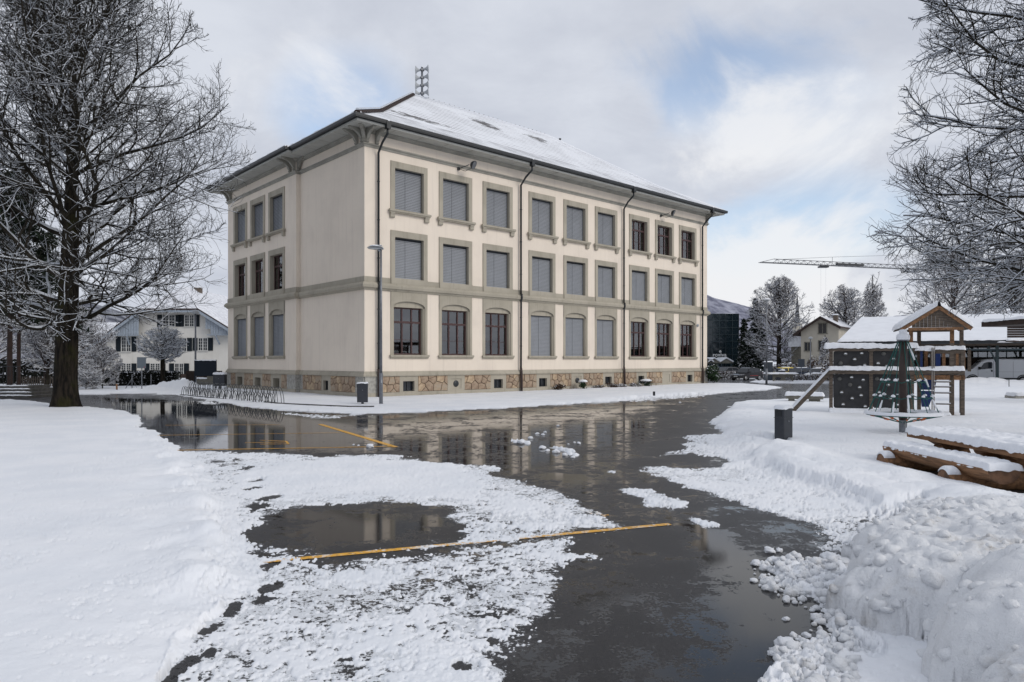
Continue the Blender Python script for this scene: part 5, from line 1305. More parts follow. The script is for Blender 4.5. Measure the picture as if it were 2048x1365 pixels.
def needle_tree(px, pyb, pyt, wpx, Y, label, seed, trunk_col='bark', name='conifer', n=5000, start=.25, col='needle', r0=.2, droop=.25, psnow=.35, size=.16):
    rs = np.random.RandomState(seed); x = (px-1024)/F*Y; zb = float(gz(x, Y)); H_ = EYE+(HOR-pyt)/F*Y-zb; Rw = wpx/2/F*Y
    t = thing(name, label, 'tree', (x, Y, zb)); link('trunk', trunk_mesh([(0, 0, -.2), (0, 0, H_*.5), (0, 0, H_*.97)], [r0, r0*.7, .04], 8, .2, matn=trunk_col), t)
    cs, rd, bp = [], [], []
    for k in range(60):
        u = start+(1-start)*(k+rs.uniform(0, 1))/60; z = H_*u; L = Rw*(1-(u-start)/(1-start))**.75*rs.uniform(.6, 1.05)+.15; a = k*2.399+rs.uniform(-.4, .4)
        m_ = 5; pts = [(math.cos(a)*L*j/m_, math.sin(a)*L*j/m_, z-droop*L*(j/m_)**1.4+.1*L*(j/m_)) for j in range(m_+1)]
        bp.append(pts)
        for j in range(1, m_+1): cs.append(pts[j]); rd.append(.18+.16*L*(1-.4*j/m_))
    V, Q, mi = leaf_cloud(cs, rd, n, size, rs, psnow, .55, True)
    link('foliage', fast_mesh('foliage', V, Q, [col, 'snow_cap'], mi), t)
    P = np.array(bp); V, Q, mi = tubes(P, taper(len(P), P.shape[1], np.full(len(P), .05), np.full(len(P), .012)), rs, 4); link('crown', fast_mesh('crown', V, Q, ['bark', 'snow_cap'], mi), t)
    return t
needle_tree(1512, 748, 598, 68, 103, 'dark snow dusted conifer beside the glass building', 51, start=.12, n=9000, size=.28, psnow=.33, droop=.5)
needle_tree(1470+18, 748, 640, 40, 106, 'shorter dark conifer close against the glass building', 52, start=.1, n=5000, size=.28, psnow=.3, droop=.5)
def pine(px, pyb, pyt, Y, label, seed, wpx=170, n=11000, pr=.14):
    rs = np.random.RandomState(seed); x = (px-1024)/F*Y; H_ = EYE+(HOR-pyt)/F*Y; t = thing('pine_tree', label, 'tree', (x, Y, 0), 0, 'pines at the left edge')
    link('trunk', trunk_mesh([(0, 0, -.1), (.02, 0, 3), (.15, 0, H_*.6), (.1, 0, H_*.95)], [pr, pr*.9, pr*.6, .04], 10, .2, matn='pine_bark'), t)
    cs, rd, bp = [], [], []
    for k in range(26):
        u = .36+.62*(k+rs.uniform(0, 1))/26; z = H_*u; L = wpx/2/F*Y*(1-.55*(u-.36)/.62)*rs.uniform(.5, 1.1); a = k*2.399; pts = []
        for j in range(6): pts.append((math.cos(a+.1*j)*L*j/5, math.sin(a+.1*j)*L*j/5, z+.18*L*j/5+rs.normal(0, .08)))
        bp.append(pts)
        for j in range(2, 6):
            for q in range(2): cs.append((pts[j][0]+rs.normal(0, .3), pts[j][1]+rs.normal(0, .3), pts[j][2]+rs.normal(0, .15))); rd.append(rs.uniform(.3, .55))
    V, Q, mi = leaf_cloud(cs, rd, n, .17, rs, .14, .6, True); link('foliage', fast_mesh('foliage', V, Q, ['needle', 'snow_cap'], mi), t)
    P = np.array(bp); V, Q, mi = tubes(P, taper(len(P), 6, np.full(len(P), .06), np.full(len(P), .015)), rs, 4); link('crown', fast_mesh('crown', V, Q, ['bark', 'twig_snow'], mi), t)
pine(19, 785, 330, 38.5, 'pine with a straight red brown trunk and dark needles, nearer the left edge', 61)
pine(37, 780, 380, 41, 'pine with a thin red brown trunk just left of the big bare tree', 62, pr=.11)
pine(-70, 780, 360, 42, 'dark pine standing partly outside the left edge', 63, wpx=220)
pine(92, 780, 470, 47, 'dark bushy pine half hidden by the big bare tree', 64, wpx=130, n=3600)

# hedges and shrubs
def hedge(x0, y0, x1, y1, wd, z1, label, seed, n, col='leaf', psnow=.25, size=.07, name='hedge', gr=None):
    rs = np.random.RandomState(seed); L = math.hypot(x1-x0, y1-y0); a = math.atan2(y1-y0, x1-x0); zb = float(gz(x0, y0))
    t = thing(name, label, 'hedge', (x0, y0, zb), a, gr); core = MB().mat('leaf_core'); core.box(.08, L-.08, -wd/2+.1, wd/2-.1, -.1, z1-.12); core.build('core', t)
    u = rs.uniform(0, 1, (n, 3)); f = rs.randint(0, 5, n); P = np.stack([u[:, 0]*L, (u[:, 1]-.5)*wd, u[:, 2]*z1], 1)
    P[f == 0, 1] = -wd/2; P[f == 1, 1] = -wd/2; P[f == 2, 1] = wd/2; P[f >= 3, 2] = z1
    P[:, 2] += .07*fbm(P[:, 0], P[:, 1], 1.2, 3, seed)*(P[:, 2]/z1); P += rs.normal(0, .035, P.shape)
    V, Q, mi = leaf_cloud(P[:0] if False else P, .02, n, size, rs, 0, 1)
    mi = (((np.repeat(1, n)) > 0) & False).astype(int)
    top = rs.uniform(0, 1, n) < psnow
    link('foliage', fast_mesh('foliage', V, Q, [col, 'snow_cap'], top.astype(int)), t)
    # snow lying on the top as an uneven layer
    nx = int(L/.12)+2; ny = 7; gx_ = np.linspace(-.02, L+.02, nx); gy_ = np.linspace(-wd/2-.03, wd/2+.03, ny); GX, GY = np.meshgrid(gx_, gy_)
    e = np.minimum((GY+wd/2+.03), (wd/2+.03-GY))/.12; hh = np.clip(e, 0, 1)**.5*(.055+.04*fbm(GX, GY, 2.2, 3, seed+3))-.03
    V = np.stack([GX.ravel(), GY.ravel(), (z1+hh+.02*fbm(GX, GY, 1.2, 2, seed)).ravel()], 1); i = np.arange(nx*ny).reshape(ny, nx)
    Q = np.stack([i[:-1, :-1], i[:-1, 1:], i[1:, 1:], i[1:, :-1]], -1).reshape(-1, 4); link('snow_cap', fast_mesh('snow_cap', V, Q, ['snow_cap'], smooth=True), t)
    return t
a = P3(158, 720, 47.6); b = P3(357, 720, 48.6)
hedge(a.x, a.y, b.x, b.y, .9, 1.02, 'long dark clipped hedge with a snow top in front of the farmhouse', 71, 16000, 'leaf_core', psnow=.07, size=.055)
a = P3(1425, 720, 87); b = P3(1478, 720, 86)
hedge(a.x, a.y, b.x, b.y, .8, .85, 'low snowy brown hedge between the grey and the black car', 72, 5000, 'leaf_brown', .45, .10, gr=None)
a = P3(1512, 720, 84); b = P3(1534, 720, 84); hedge(a.x, a.y, b.x, b.y, .7, .8, 'short snowy brown hedge piece behind the street lamp', 73, 2500, 'leaf_brown', .5, .10)
a = P3(1536, 720, 70); b = P3(1700, 720, 70); hedge(a.x, a.y, b.x, b.y, .8, .62, 'low snowy brown hedge behind the concrete table, in front of the parked cars', 74, 12000, 'leaf_brown', .45, .10)
def bush(name, label, x, y, r_, h_, seed, n=900, col='leaf_brown', psnow=.35, size=.04, zb=0, group=None, stems=8):
    rs = np.random.RandomState(seed); t = thing(name, label, 'bush', (x, y, zb), 0, group)
    cs = [(rs.normal(0, r_*.35), rs.normal(0, r_*.35), h_*rs.uniform(.3, .75)) for _ in range(10)]
    V, Q, mi = leaf_cloud(cs, r_*.55, n, size, rs, psnow, h_/(2*r_)); ok = V[:, 2].reshape(-1, 4).min(1) > 0; 
    link('foliage', fast_mesh('foliage', V, Q[ok], [col, 'snow_cap'], mi[ok]), t)
    m = mb('twig')
    for _ in range(stems): a_ = rs.uniform(0, 2*PI); m.tube([(0, 0, 0), (math.cos(a_)*r_*.6, math.sin(a_)*r_*.6, h_*.8)], [.012, .005], 4, False)
    m.build('stem', t); return t
p = W(28.95, -.35); bush('evergreen_bush', 'green leafy bush at the far corner of the school, dusted with snow', p.x, p.y, .62, 1.5, 81, 2600, 'leaf', .22, .07)
for i, (px, r_, h_, lab, col, ps) in enumerate([(1117, .38, .42, 'dark brown low shrub, leftmost in the bed along the school', 'leaf_brown', .15), (1166, .36, .62, 'dark shrub with a snow cap under the second round vent', 'leaf', .25),
        (1196, .4, .28, 'flat shrub nearly buried in snow beside the snow capped shrub', 'leaf_brown', .6), (1224, .38, .42, 'brown shrub in front of the basement window', 'leaf_brown', .3),
        (1246, .34, .32, 'small white covered shrub left of the third downpipe', 'leaf_brown', .75), (1266, .34, .34, 'small white covered shrub right of the third downpipe', 'leaf_brown', .7), (1292, .5, .55, 'largest shrub of the bed with a thick snow cap', 'leaf', .25)]):
    t_ = t_of(px, -.7); p = W(t_, -.7); bush('shrub', lab, p.x, p.y, r_, h_, 90+i, 750, col, ps, .035, .04, 'shrubs in the bed along the school')
    if i in (1, 6):
        m = mb('snow_cap'); m.lathe([(0, .10), (r_*.5, .07), (r_*.8, 0), (r_*.7, -.05)], (p.x, p.y, h_*.92), 10); 
        o = m.build('snow_cap'); o.parent = bpy.data.objects[bpy.data.objects.keys()[-1]] if False else None
        COL.objects.unlink(o); c_ = link('snow_cap', o.data, [q for q in COL.objects if q.get('label') == lab][0]); c_.location = (-p.x, -p.y, -.04)
# dry stalks of the flower bed
rs = np.random.RandomState(99); m = mb('dry_stalk') if 'dry_stalk' in MT else None
m = mb('dry_stalk')
for _ in range(130):
    t_ = rs.choice([rs.uniform(15.2, 17.2), rs.uniform(13.2, 14.2), rs.uniform(18, 19.8), rs.uniform(20.5, 22.3)]); p = W(t_, -.45+rs.uniform(-.25, .25)); hh = rs.uniform(.2, .55)
    m.tube([(p.x, p.y, 0), (p.x+rs.normal(0, .06), p.y+rs.normal(0, .06), hh)], [.006, .003], 3, False)
o = m.build('dry_stalks'); setp(o, 'thin dry stalks standing in the flower bed along the school', kind='stuff')

a = P3(-140, 720, 52); b = P3(158, 720, 52.5)
hedge(a.x, a.y, b.x, b.y, 1.4, 1.75, 'tall dark tangled hedge behind the pines and the picket fence', 77, 9000, 'leaf_core', psnow=.12, size=.10)
# ------------------------------------------------------------------ buildings around
def cap(name, parent, x0, x1, y0, y1, z, h_, seed, step=.06, ed=.08, over=.02, matn='snow_cap'):
    """uneven layer of snow lying on a flat top, rounded at its edges"""
    x0 -= over; x1 += over; y0 -= over; y1 += over
    nx = max(4, int((x1-x0)/step)+1); ny = max(4, int((y1-y0)/step)+1); gx_ = np.linspace(x0, x1, nx); gy_ = np.linspace(y0, y1, ny); GX, GY = np.meshgrid(gx_, gy_)
    e = np.minimum(np.minimum(GX-x0, x1-GX), np.minimum(GY-y0, y1-GY))/ed; e = np.clip(e, 0, 1)
    Z = z+h_*np.sqrt(1-(1-e)**2)*(1+.22*fbm(GX, GY, 1.8, 3, seed))+.012*fbm(GX, GY, 12, 2, seed+1)*(e > 0)
    k = (e <= 0); wob = .03*fbm(GX+9, GY, 9, 3, seed+2); Z = np.where(k, z-.012+wob*.6, Z)
    V = np.stack([(GX+np.where(k, wob*.5, 0)).ravel(), (GY+np.where(k, wob*.5, 0)).ravel(), Z.ravel()], 1); i = np.arange(nx*ny).reshape(ny, nx)
    Q = np.stack([i[:-1, :-1], i[:-1, 1:], i[1:, 1:], i[1:, :-1]], -1).reshape(-1, 4)
    return link(name, fast_mesh(name, V, Q, [matn], smooth=True), parent)

# farmhouse: front wall at Y=75, gable to the viewer
def farmhouse():
    Y = 75.0; k = Y/F
    def wx(px): return (px-1024)*k
    def wz(py): return EYE+(HOR-py)*k
    t = thing('farmhouse', 'white farmhouse with dark shutters and a broad snowy half hipped roof', 'house', (0, Y, 0))
    xl, xr = wx(197), wx(500); ridge = 9.9; dep = 14
    eL = (wx(170), wz(708)); eR = (wx(480), wz(668)); hl = (wx(291), wz(621)); hr = (wx(404), wz(621)); apx = (wx(345), wz(583))
    m = mb('house_wall')
    wins = [(wx(243.5), wx(262), wz(703), wz(675)), (wx(397), wx(415), wz(701), wz(677)), (wx(326), wx(350), wz(653), wz(631)), (wx(370), wx(388), wz(653), wz(631)),
            (wx(243), wx(262), wz(744), wz(728)), (wx(301), wx(320), wz(744), wz(728)), (wx(350), wx(367), wz(757), wz(728)), (wx(355), wx(373), wz(702), wz(677))]
    # front wall
    m.poly([(xl, 0, -.2), (xr, 0, -.2), (xr, 0, wz(680)), (hr[0]+.1, 0, hr[1]-.1), (hl[0]-.1, 0, hl[1]-.1), (xl, 0, wz(694))])
    m.poly([(xl, 0, -.2), (xl, 0, wz(694)), (xl, dep, wz(694)), (xl, dep, -.2)]); m.build('wall', t)
    # roof: left, right slope, front half hip
    th = .16; f = -1.1
    def sl(pts, name='roof'):
        m = MB(); n = len(pts); m.mat('roof_far'); m.v += [(x, y, z+th) for x, y, z in pts]+[(x, y, z) for x, y, z in pts]
        m.face(list(range(n))); m.mat('tile')
        for i in range(n): m.face([i, (i+1) % n, n+(i+1) % n, n+i])
        m.face([n+i for i in range(n)][::-1]); m.build(name, t)
    sl([(eL[0], f, eL[1]), (hl[0], f, hl[1]), (apx[0], 2.6, ridge), (apx[0], dep, ridge), (eL[0]-.1, dep, eL[1])])
    sl([(hr[0], f, hr[1]), (eR[0], f, eR[1]), (eR[0], dep, eR[1]), (apx[0], dep, ridge), (apx[0], 2.6, ridge)])
    sl([(hl[0], f-.15, hl[1]-.05), (hr[0], f-.15, hr[1]-.05), (apx[0], 2.6, ridge)])
    # grey boards of the gable: each board a piece
    def zroofL(x): return eL[1]+(hl[1]-eL[1])*(x-eL[0])/(hl[0]-eL[0])
    def zroofR(x): return eR[1]+(hr[1]-eR[1])*(x-eR[0])/(hr[0]-eR[0])
    x = wx(233)
    while x < wx(282):
        zt = min(zroofL(x), zroofL(x+.27))-.05; zb = wz(671)
        mb('gable_board').prism([(x, zb), (x+.25, zb), (x+.25, zroofL(x+.25)-.05), (x, zroofL(x)-.05)], 'y', -.75, -.70).build('gable_board', t); x += .28
    x = wx(417)
    while x < wx(470):
        zb = wz(670)+(.6 if x < wx(424) else 0)
        mb('gable_board').prism([(x, zb), (x+.25, zb), (x+.25, zroofR(x+.25)-.05), (x, zroofR(x)-.05)], 'y', -.75, -.70).build('gable_board', t); x += .28
    m = mb('gable_board'); m.box(wx(233), wx(282), -.8, -.0, wz(671)-.08, wz(671)); m.box(wx(420), xr, -.8, 0, wz(670)-.08, wz(670))
    m.beam((eL[0], f+.03, eL[1]-.14), (hl[0], f+.03, hl[1]-.14), .06, .3); m.beam((hr[0], f+.03, hr[1]-.14), (eR[0], f+.03, eR[1]-.14), .06, .3); m.box(hl[0], hr[0], f-.1, f-.04, hl[1]-.3, hl[1]-.05)
    m.beam((wx(260), -.1, wz(690)), (wx(262), -.8, wz(673)), .12, .12); m.beam((wx(440), -.1, wz(689)), (wx(437), -.8, wz(671)), .12, .12); m.build('gable_frame', t)
    for (a, b, c_, d) in wins:
        w_ = link('window', None, t) if False else None
        m = mb('frame_white'); m.box(a-.06, a+.02, -.06, .0, c_-.05, d+.05); m.box(b-.02, b+.06, -.06, .0, c_-.05, d+.05); m.box(a, b, -.06, 0, d, d+.06); m.box(a-.1, b+.1, -.14, 0, c_-.10, c_-.03)
        n_ = 4; 
        for q in range(1, n_): x = a+(b-a)*q/n_; m.box(x-(.05 if q == 2 else .014), x+(.05 if q == 2 else .014), -.045, -.012, c_, d)
        for q in (1, 2, 3): z = c_+(d-c_)*q/4; m.box(a, b, -.04, -.014, z-.014, z+.014)
        o = m.build('window', t); p = mb('pane_dark'); p.box(a, b, -.012, -.005, c_, d); p.build('pane', o)
        sw = .52
        for s_ in (-1, 1):
            x0 = (a-.08-sw) if s_ < 0 else b+.08; m = mb('shutter'); m.box(x0, x0+sw, -.07, -.02, c_-.04, d+.04)
            for q in range(6): zq = c_+(d-c_)*(q+.5)/6; m.box(x0+.05, x0+sw-.05, -.08, -.07, zq-.05, zq+.03)
            m.build('shutter', t)
    m = mb('wood_grey'); cxx = (396-1024)/F*80.3; m.box(cxx-.35, cxx+.35, 5, 5.7, 8, wz(566)); m.build('chimney', t); cap('chimney_snow', t, cxx-.42, cxx+.42, 4.95, 5.75, wz(566), .18, 5)
    m = mb('wood_dark'); m.box(wx(374), wx(400), -1.6, -1.2, 0, wz(748)); m.build('wood_stack', t)
farmhouse()
# brown barn left of the farmhouse, only partly visible
t = thing('barn', 'dark brown wooden barn with a snowy roof between big tree and farmhouse', 'barn', (-49.5, 83, 0)); 
for i in range(14): x = -4+i*.55; mb('wood_dark').box(x, x+.52, -.04, .0, 0, 4.6-abs(x+.3)*.38).build('plank', t)
m = mb('wood_dark'); m.prism([(-4, 0), (3.8, 0), (3.8, 3.1), (-.3, 4.7), (-4, 3.2)], 'y', .01, 9); m.build('wall', t)
m = mb('roof_far'); m.prism([(-.3, 4.9), (4.9, 2.6), (4.9, 2.85), (-.3, 5.2)], 'y', -1, 9.5); m.prism([(-.3, 4.9), (-.3, 5.2), (-5, 3.1), (-5, 2.85)], 'y', -1, 9.5); m.build('roof', t)
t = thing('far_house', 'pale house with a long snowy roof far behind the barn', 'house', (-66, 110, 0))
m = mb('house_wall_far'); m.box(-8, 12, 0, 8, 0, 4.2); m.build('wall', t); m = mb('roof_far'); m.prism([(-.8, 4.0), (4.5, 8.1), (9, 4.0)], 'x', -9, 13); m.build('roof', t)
for x in (-6, -3, 0, 3, 6, 9): mb('pane_dark').box(x, x+1, -.03, 0, 1.8, 3.1).build('window', t)

# glass office block with sign
Y = 108.0; k = Y/F; x1 = (1478-1024)*k; zt = EYE+(HOR-628)*k; zb = -.45
t = thing('glass_building', 'dark glass office block with a white company sign beside the school', 'office building', (0, Y, zb))
x0 = x1-14; Hh = zt-zb
mb('glass_core').box(x0, x1, .25, 14, 0, Hh-.05).build('core', t)

pm = {}
nx, nz = 14, 9; dx = 14/nx; dz = Hh/nz
pmesh = mb('glass_pane').box(-dx/2+.035, dx/2-.035, -.02, .02, -dz/2+.035, dz/2-.035).mesh('pane')
rg = random.Random(8)
for i in range(nx):
    for j in range(nz):
        if x0+(i+1)*dx < (1405-1024)*k: continue
        link('pane', pmesh, t, (x0+(i+.5)*dx, .13, (j+.5)*dz), (rg.uniform(-.012, .012), 0, rg.uniform(-.012, .012)))
m = mb('glass_frame')
for i in range(nx+1): m.box(x0+i*dx-.03, x0+i*dx+.03, .06, .2, 0, Hh)
for j in range(1, nz+1): m.box(x0, x1, .07, .2, j*dz-.03, j*dz+.03)
m.box(x1, x1+.03, .06, 14, 0, Hh); m.build('frame', t); cap('roof_snow_layer', t, x0, x1, .1, 14, Hh, .08, 3, step=.5)
cu = bpy.data.curves.new('sign', 'FONT'); cu.body = 'roviva'; cu.size = 1.15; cu.extrude = .05; cu.align_x = 'LEFT'; cu.space_character = 1.05; cu.offset = .018
so = bpy.data.objects.new('sign_tmp', cu); COL.objects.link(so); bpy.context.view_layer.update()
sm = bpy.data.meshes.new_from_object(so); bpy.data.objects.remove(so); sm.materials.clear(); sm.materials.append(MT['sign_white'])
xs_ = [v.co.x for v in sm.vertices]; wd_ = max(xs_)-min(xs_); sc_ = (27*k)/wd_
o = link('sign', sm, t, ((1425-1024)*k, -.06, EYE+(HOR-713.5)*k-zb), (R(90), 0, 0)); o.scale = (sc_, sc_*1.0, 1)
m = mb('sign_white'); m.lathe([(0, 0), (.18, 0), (.18, .06), (0, .06)], ((1440.5-1024)*k, -.06, EYE+(HOR-703.6)*k-zb), 12, 'y'); m.build('sign_dot', t)
can = thing('entrance_canopy', 'row of small snowy gabled canopies in front of the glass building', 'canopy', (0, Y-5, zb)); k2 = (Y-5)/F
for i, (a, c_, b) in enumerate(((1404, 1414, 1427), (1416, 1428, 1440), (1440, 1452, 1466))):
    ax, cx_, bx = [(q-1024)*k2 for q in (a, c_, b)]; za = EYE+(HOR-724.5)*k2-zb; zc_ = EYE+(HOR-717)*k2-zb
    m = mb('concrete'); m.prism([(ax+.1, za), (bx-.1, za), (cx_, zc_-.08)], 'y', 0, .1); m.build('gable', can)
    m = mb('snow_cap'); m.prism([(ax, za), (cx_, zc_), (cx_, zc_+.16), (ax, za+.16)], 'y', -.3, 4); m.prism([(cx_, zc_), (bx, za), (bx, za+.16), (cx_, zc_+.16)], 'y', -.3, 4); m.build('roof', can)
    mb('glass_frame').box(ax+.2, ax+.3, 0, .1, 0, za).build('post', can); mb('glass_frame').box(bx-.3, bx-.2, 0, .1, 0, za).build('post', can)
mb('concrete').box((1404-1024)*k2, (1466-1024)*k2, 0, 3, EYE+(HOR-727)*k2-zb, EYE+(HOR-725)*k2-zb).build('beam', can)

# pale gabled house
def gable_house():
    Y = 90.0; k = Y/F; zb = -.45
    def wx(px): return (px-1602)*k/math.cos(R(38))*.985
    def wz(py): return EYE+(HOR-py)*k-zb
    t = thing('gabled_house', 'pale beige house with a steep snowy gable and a small chimney', 'house', ((1602-1024)*k, Y, zb), R(-38))
    ap = (wx(1633), wz(638)); l = (wx(1592), wz(672)); r = (wx(1663), wz(659)); wl, wr = wx(1602), wx(1658)
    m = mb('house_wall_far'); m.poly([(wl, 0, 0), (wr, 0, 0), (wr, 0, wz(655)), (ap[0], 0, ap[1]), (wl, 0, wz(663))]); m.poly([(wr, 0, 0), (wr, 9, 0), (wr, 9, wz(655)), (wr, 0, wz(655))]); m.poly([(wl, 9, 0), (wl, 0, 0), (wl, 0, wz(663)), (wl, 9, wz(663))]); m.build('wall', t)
    for a, b in ((l, ap), (ap, r)):
        m = MB(); th = .22
        pts = [(a[0], -.7, a[1]), (b[0], -.7, b[1]), (b[0], 9, b[1]), (a[0], 9, a[1])]
        m.mat('roof_far'); m.v += [(x, y, z+th) for x, y, z in pts]+[(x, y, z) for x, y, z in pts]; m.face([0, 1, 2, 3]); m.mat('tile')
        for q in ((0, 1, 5, 4), (1, 2, 6, 5), (2, 3, 7, 6), (3, 0, 4, 7), (7, 6, 5, 4)): m.face(list(q))
        m.mat('wood_dark'); m.beam((a[0], -.72, a[1]+.02), (b[0], -.72, b[1]+.02), .05, .28); m.build('roof', t)
    m = mb('roof_far'); m.prism([(-3.2, 4.2), (1.2, 4.2), (1.2, 6.6), (-1.0, 6.6), (-3.2, 5.2)], 'y', 5.5, 9); m.build('rear_roof', t); mb('concrete').box(-2.9, .5, 5.8, 8.6, 0, 4.3).build('rear_wall', t)
    for a, b, c_, d in ((1629, 1640, 668, 649), (1629, 1640, 702, 683), (1608, 1617, 702, 686)):
        m = mb('concrete'); a, b, c_, d = wx(a), wx(b), wz(c_), wz(d); m.box(a-.1, a, -.06, 0, c_, d); m.box(b, b+.1, -.06, 0, c_, d); m.box(a-.1, b+.1, -.06, 0, d, d+.1); m.box(a-.15, b+.15, -.12, 0, c_-.1, c_); m.box((a+b)/2-.03, (a+b)/2+.03, -.03, 0, c_, d)
        o = m.build('window', t); mb('pane_dark').box(a, b, -.02, -.008, c_, d).build('pane', o)
    m = mb('wood_grey'); m.box(3.1, 3.6, 3.2, 3.7, 5, wz(630)); m.build('chimney', t); cap('chimney_snow', t, 3.05, 3.65, 3.15, 3.75, wz(630), .12, 8)
gable_house()
# church spire
t = thing('church_spire', 'thin dark church spire rising behind the large bare tree', 'church spire', ((1594.5-1024)/F*240, 240, -.4))
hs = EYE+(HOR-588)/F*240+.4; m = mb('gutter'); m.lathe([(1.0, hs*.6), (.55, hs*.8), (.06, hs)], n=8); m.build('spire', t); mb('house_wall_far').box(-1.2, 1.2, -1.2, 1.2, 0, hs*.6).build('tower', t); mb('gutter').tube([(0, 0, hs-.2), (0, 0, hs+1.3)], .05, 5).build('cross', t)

# garage with its long roof
def garage():
    Y = 54.5; k = Y/F
    t = thing('garage', 'long open fronted garage with a thick snow covered roof', 'garage', ((1680-1024)*k, Y, 0), R(-25))
    x0 = 0.0; x1 = x0+26; ze = EYE+(HOR-687)*k; zr = EYE+(HOR-642)/F*61+.1
    m = MB(); m.mat('roof_snow_plain'); ov = 1.0
    v = [(x0-.1, -1.0, ze), (x1, -1.0, ze), (x1-.0, 8, zr), (x0+1.7, 8, zr), (x0-.1, 16, ze), (x1, 16, ze)]
    m.v += v+[(a, b, c_+.22) for a, b, c_ in v]; n = 6
    m.face([6, 7, 8, 9]); m.face([6, 9, 10]); m.face([9, 8, 11, 10]); m.mat('gutter'); m.face([0, 1, 2, 3][::-1]); m.face([3, 0, 4]); m.face([0, 1, 7, 6]); m.face([0, 6, 10, 4])
    m.build('roof', t)
    cap('eave_snow', t, x0-.2, x1, -1.12, -.7, ze+.10, .16, 12, step=.15)
    m = mb('gutter'); m.box(x0-.1, x1, -1.08, -.98, ze-.10, ze+.08); m.box(x0-.1, x1, -1.2, -1.08, ze-.16, ze-.06); m.build('gutter', t); cap('gutter_snow', t, x0+10, x1, -1.2, -1.08, ze-.06, .05, 13, step=.2)
    m = mb('wood_grey'); m.box(x0, x1, -.3, 8, ze-.26, ze-.12); m.build('ceiling', t)
    m = mb('glass_frame'); m.box(x0, x1, -.1, .05, ze-.62, ze-.50); m.build('beam', t)
    for x in (.4, 3.6, 6.6, 10.2, 13.6, 17.2, 21):
        m = mb('post_green'); m.box(x-.09, x+.09, -.12, .06, 0, ze-.26)
        m.beam((x, -.03, ze-1.6), (x-.55, -.03, ze-.3), .10, .10); m.build('post', t)
    mb('wood_dark').box(x0, x1, 9.8, 10, 0, ze).build('wall', t); mb('wood_dark').box(x0, x0+.15, 0, 10, 0, ze).build('wall', t)
    # glazed upper band of the rear wall
    zb_ = 2.05; zt_ = 3.15; yb = 5.2
    mb('wood_dark').box(x0+.2, x1, yb, yb+.1, 0, zb_-.05).build('panel', t)
    m = mb('beige_wall'); m.box(x0+.2, x1, yb+.6, yb+.7, 1.9, ze-.3); m.build('room_wall', t)
    x = x0+5.5; i = 0
    while x < x1-1:
        w_ = .62
        for z0, z1 in ((zb_, (zb_+zt_)/2-.03), ((zb_+zt_)/2+.03, zt_)): mb('glass').box(x+.03, x+w_-.03, yb, yb+.01, z0+.02, z1-.02).build('pane', t)
        x += w_
    m = mb('post_green'); x = x0+5.5
    while x < x1-1: m.box(x-.03, x+.03, yb-.04, yb+.05, zb_-.05, zt_+.05); x += .62
    for z in (zb_, (zb_+zt_)/2, zt_): m.box(x0+5.4, x1, yb-.045, yb+.055, z-.03, z+.03)
    m.build('glazing_bars', t)

garage()
# white van in the garage front
def van():
    # local: length along x, front to -x
    t = thing('van', 'white panel van parked half hidden under the garage roof', 'van', ((1918-1024)/F*52.3, 52.3, .02), R(-25))
    L, Wd, H_ = 4.85, 1.9, 1.93
    side = [(0.0, .35), (0.0, .75), (.12, .98), (.85, 1.18), (1.45, 1.80), (1.7, 1.90), (2.4, H_), (4.7, H_-.02), (4.82, 1.6), (4.85, .9), (4.85, .35)]
    m = mb('van_white'); n = len(side); ring = []
    for y, ins in ((0, .06), (.12, 0), (Wd-.12, 0), (Wd, .06)):
        ring.append(len(m.v)); m.v += [(x+(ins if x < 2 else -ins if x > 4 else 0), y, z-(ins if z > 1.5 else 0)) for x, z in side]
    for a, b in zip(ring[:-1], ring[1:]):
        for i in range(n-1): m.face([a+i, a+i+1, b+i+1, b+i])
    m.face([ring[0]+i for i in range(n)]); m.face([ring[-1]+i for i in range(n)][::-1]); m.build('body', t)
    m = mb('pane_dark'); m.prism([(1.28, 1.12), (1.55, 1.58), (1.72, 1.66), (2.05, 1.67), (2.10, 1.55), (2.08, 1.20)], 'y', -.012, -.002); m.build('side_window', t)
    m = mb('pane_dark'); m.poly([(.92, .12, 1.25), (.92, Wd-.12, 1.25), (1.42, Wd-.2, 1.77), (1.42, .2, 1.77)]); m.build('windscreen', t)
    m = mb('tyre'); m.box(.2, 4.6, -.015, -.002, .40, .52); m.box(.95, 3.7, -.01, 0, .22, .36); m.build('rub_strip', t)
    m = mb('seam'); 
    for x in (1.2, 2.16, 3.35): m.box(x-.008, x+.008, -.006, -.001, .55, 1.72 if x > 2 else 1.1)
    m.box(2.2, 4.6, -.006, -.001, .95, .962); m.build('door_seam', t)
    m = mb('tyre'); m.box(2.0, 2.1, -.02, 0, .96, 1.10); m.build('door_handle', t); m = mb('tyre'); m.box(1.2, 1.35, -.22, -.03, 1.12, 1.32); m.build('mirror', t)
    for x in (.85, 3.95):
        m = mb('tyre'); m.lathe([(0, -.03), (.20, -.03), (.33, 0), (.33, .2), (0, .2)], (x, 0, .33), 20, 'y'); m.lathe([(.33, -.012), (.40, -.012), (.40, 0)], (x, 0, .36), 20, 'y'); o = m.build('wheel', t)
        m = mb('rim'); m.lathe([(0, -.045), (.08, -.04), (.19, -.032)], (x, 0, .33), 14, 'y'); m.build('rim', o)
    m = mb('tail_red'); m.box(4.84, 4.87, .02, .14, .8, 1.3); m.build('tail_light', t)

van()
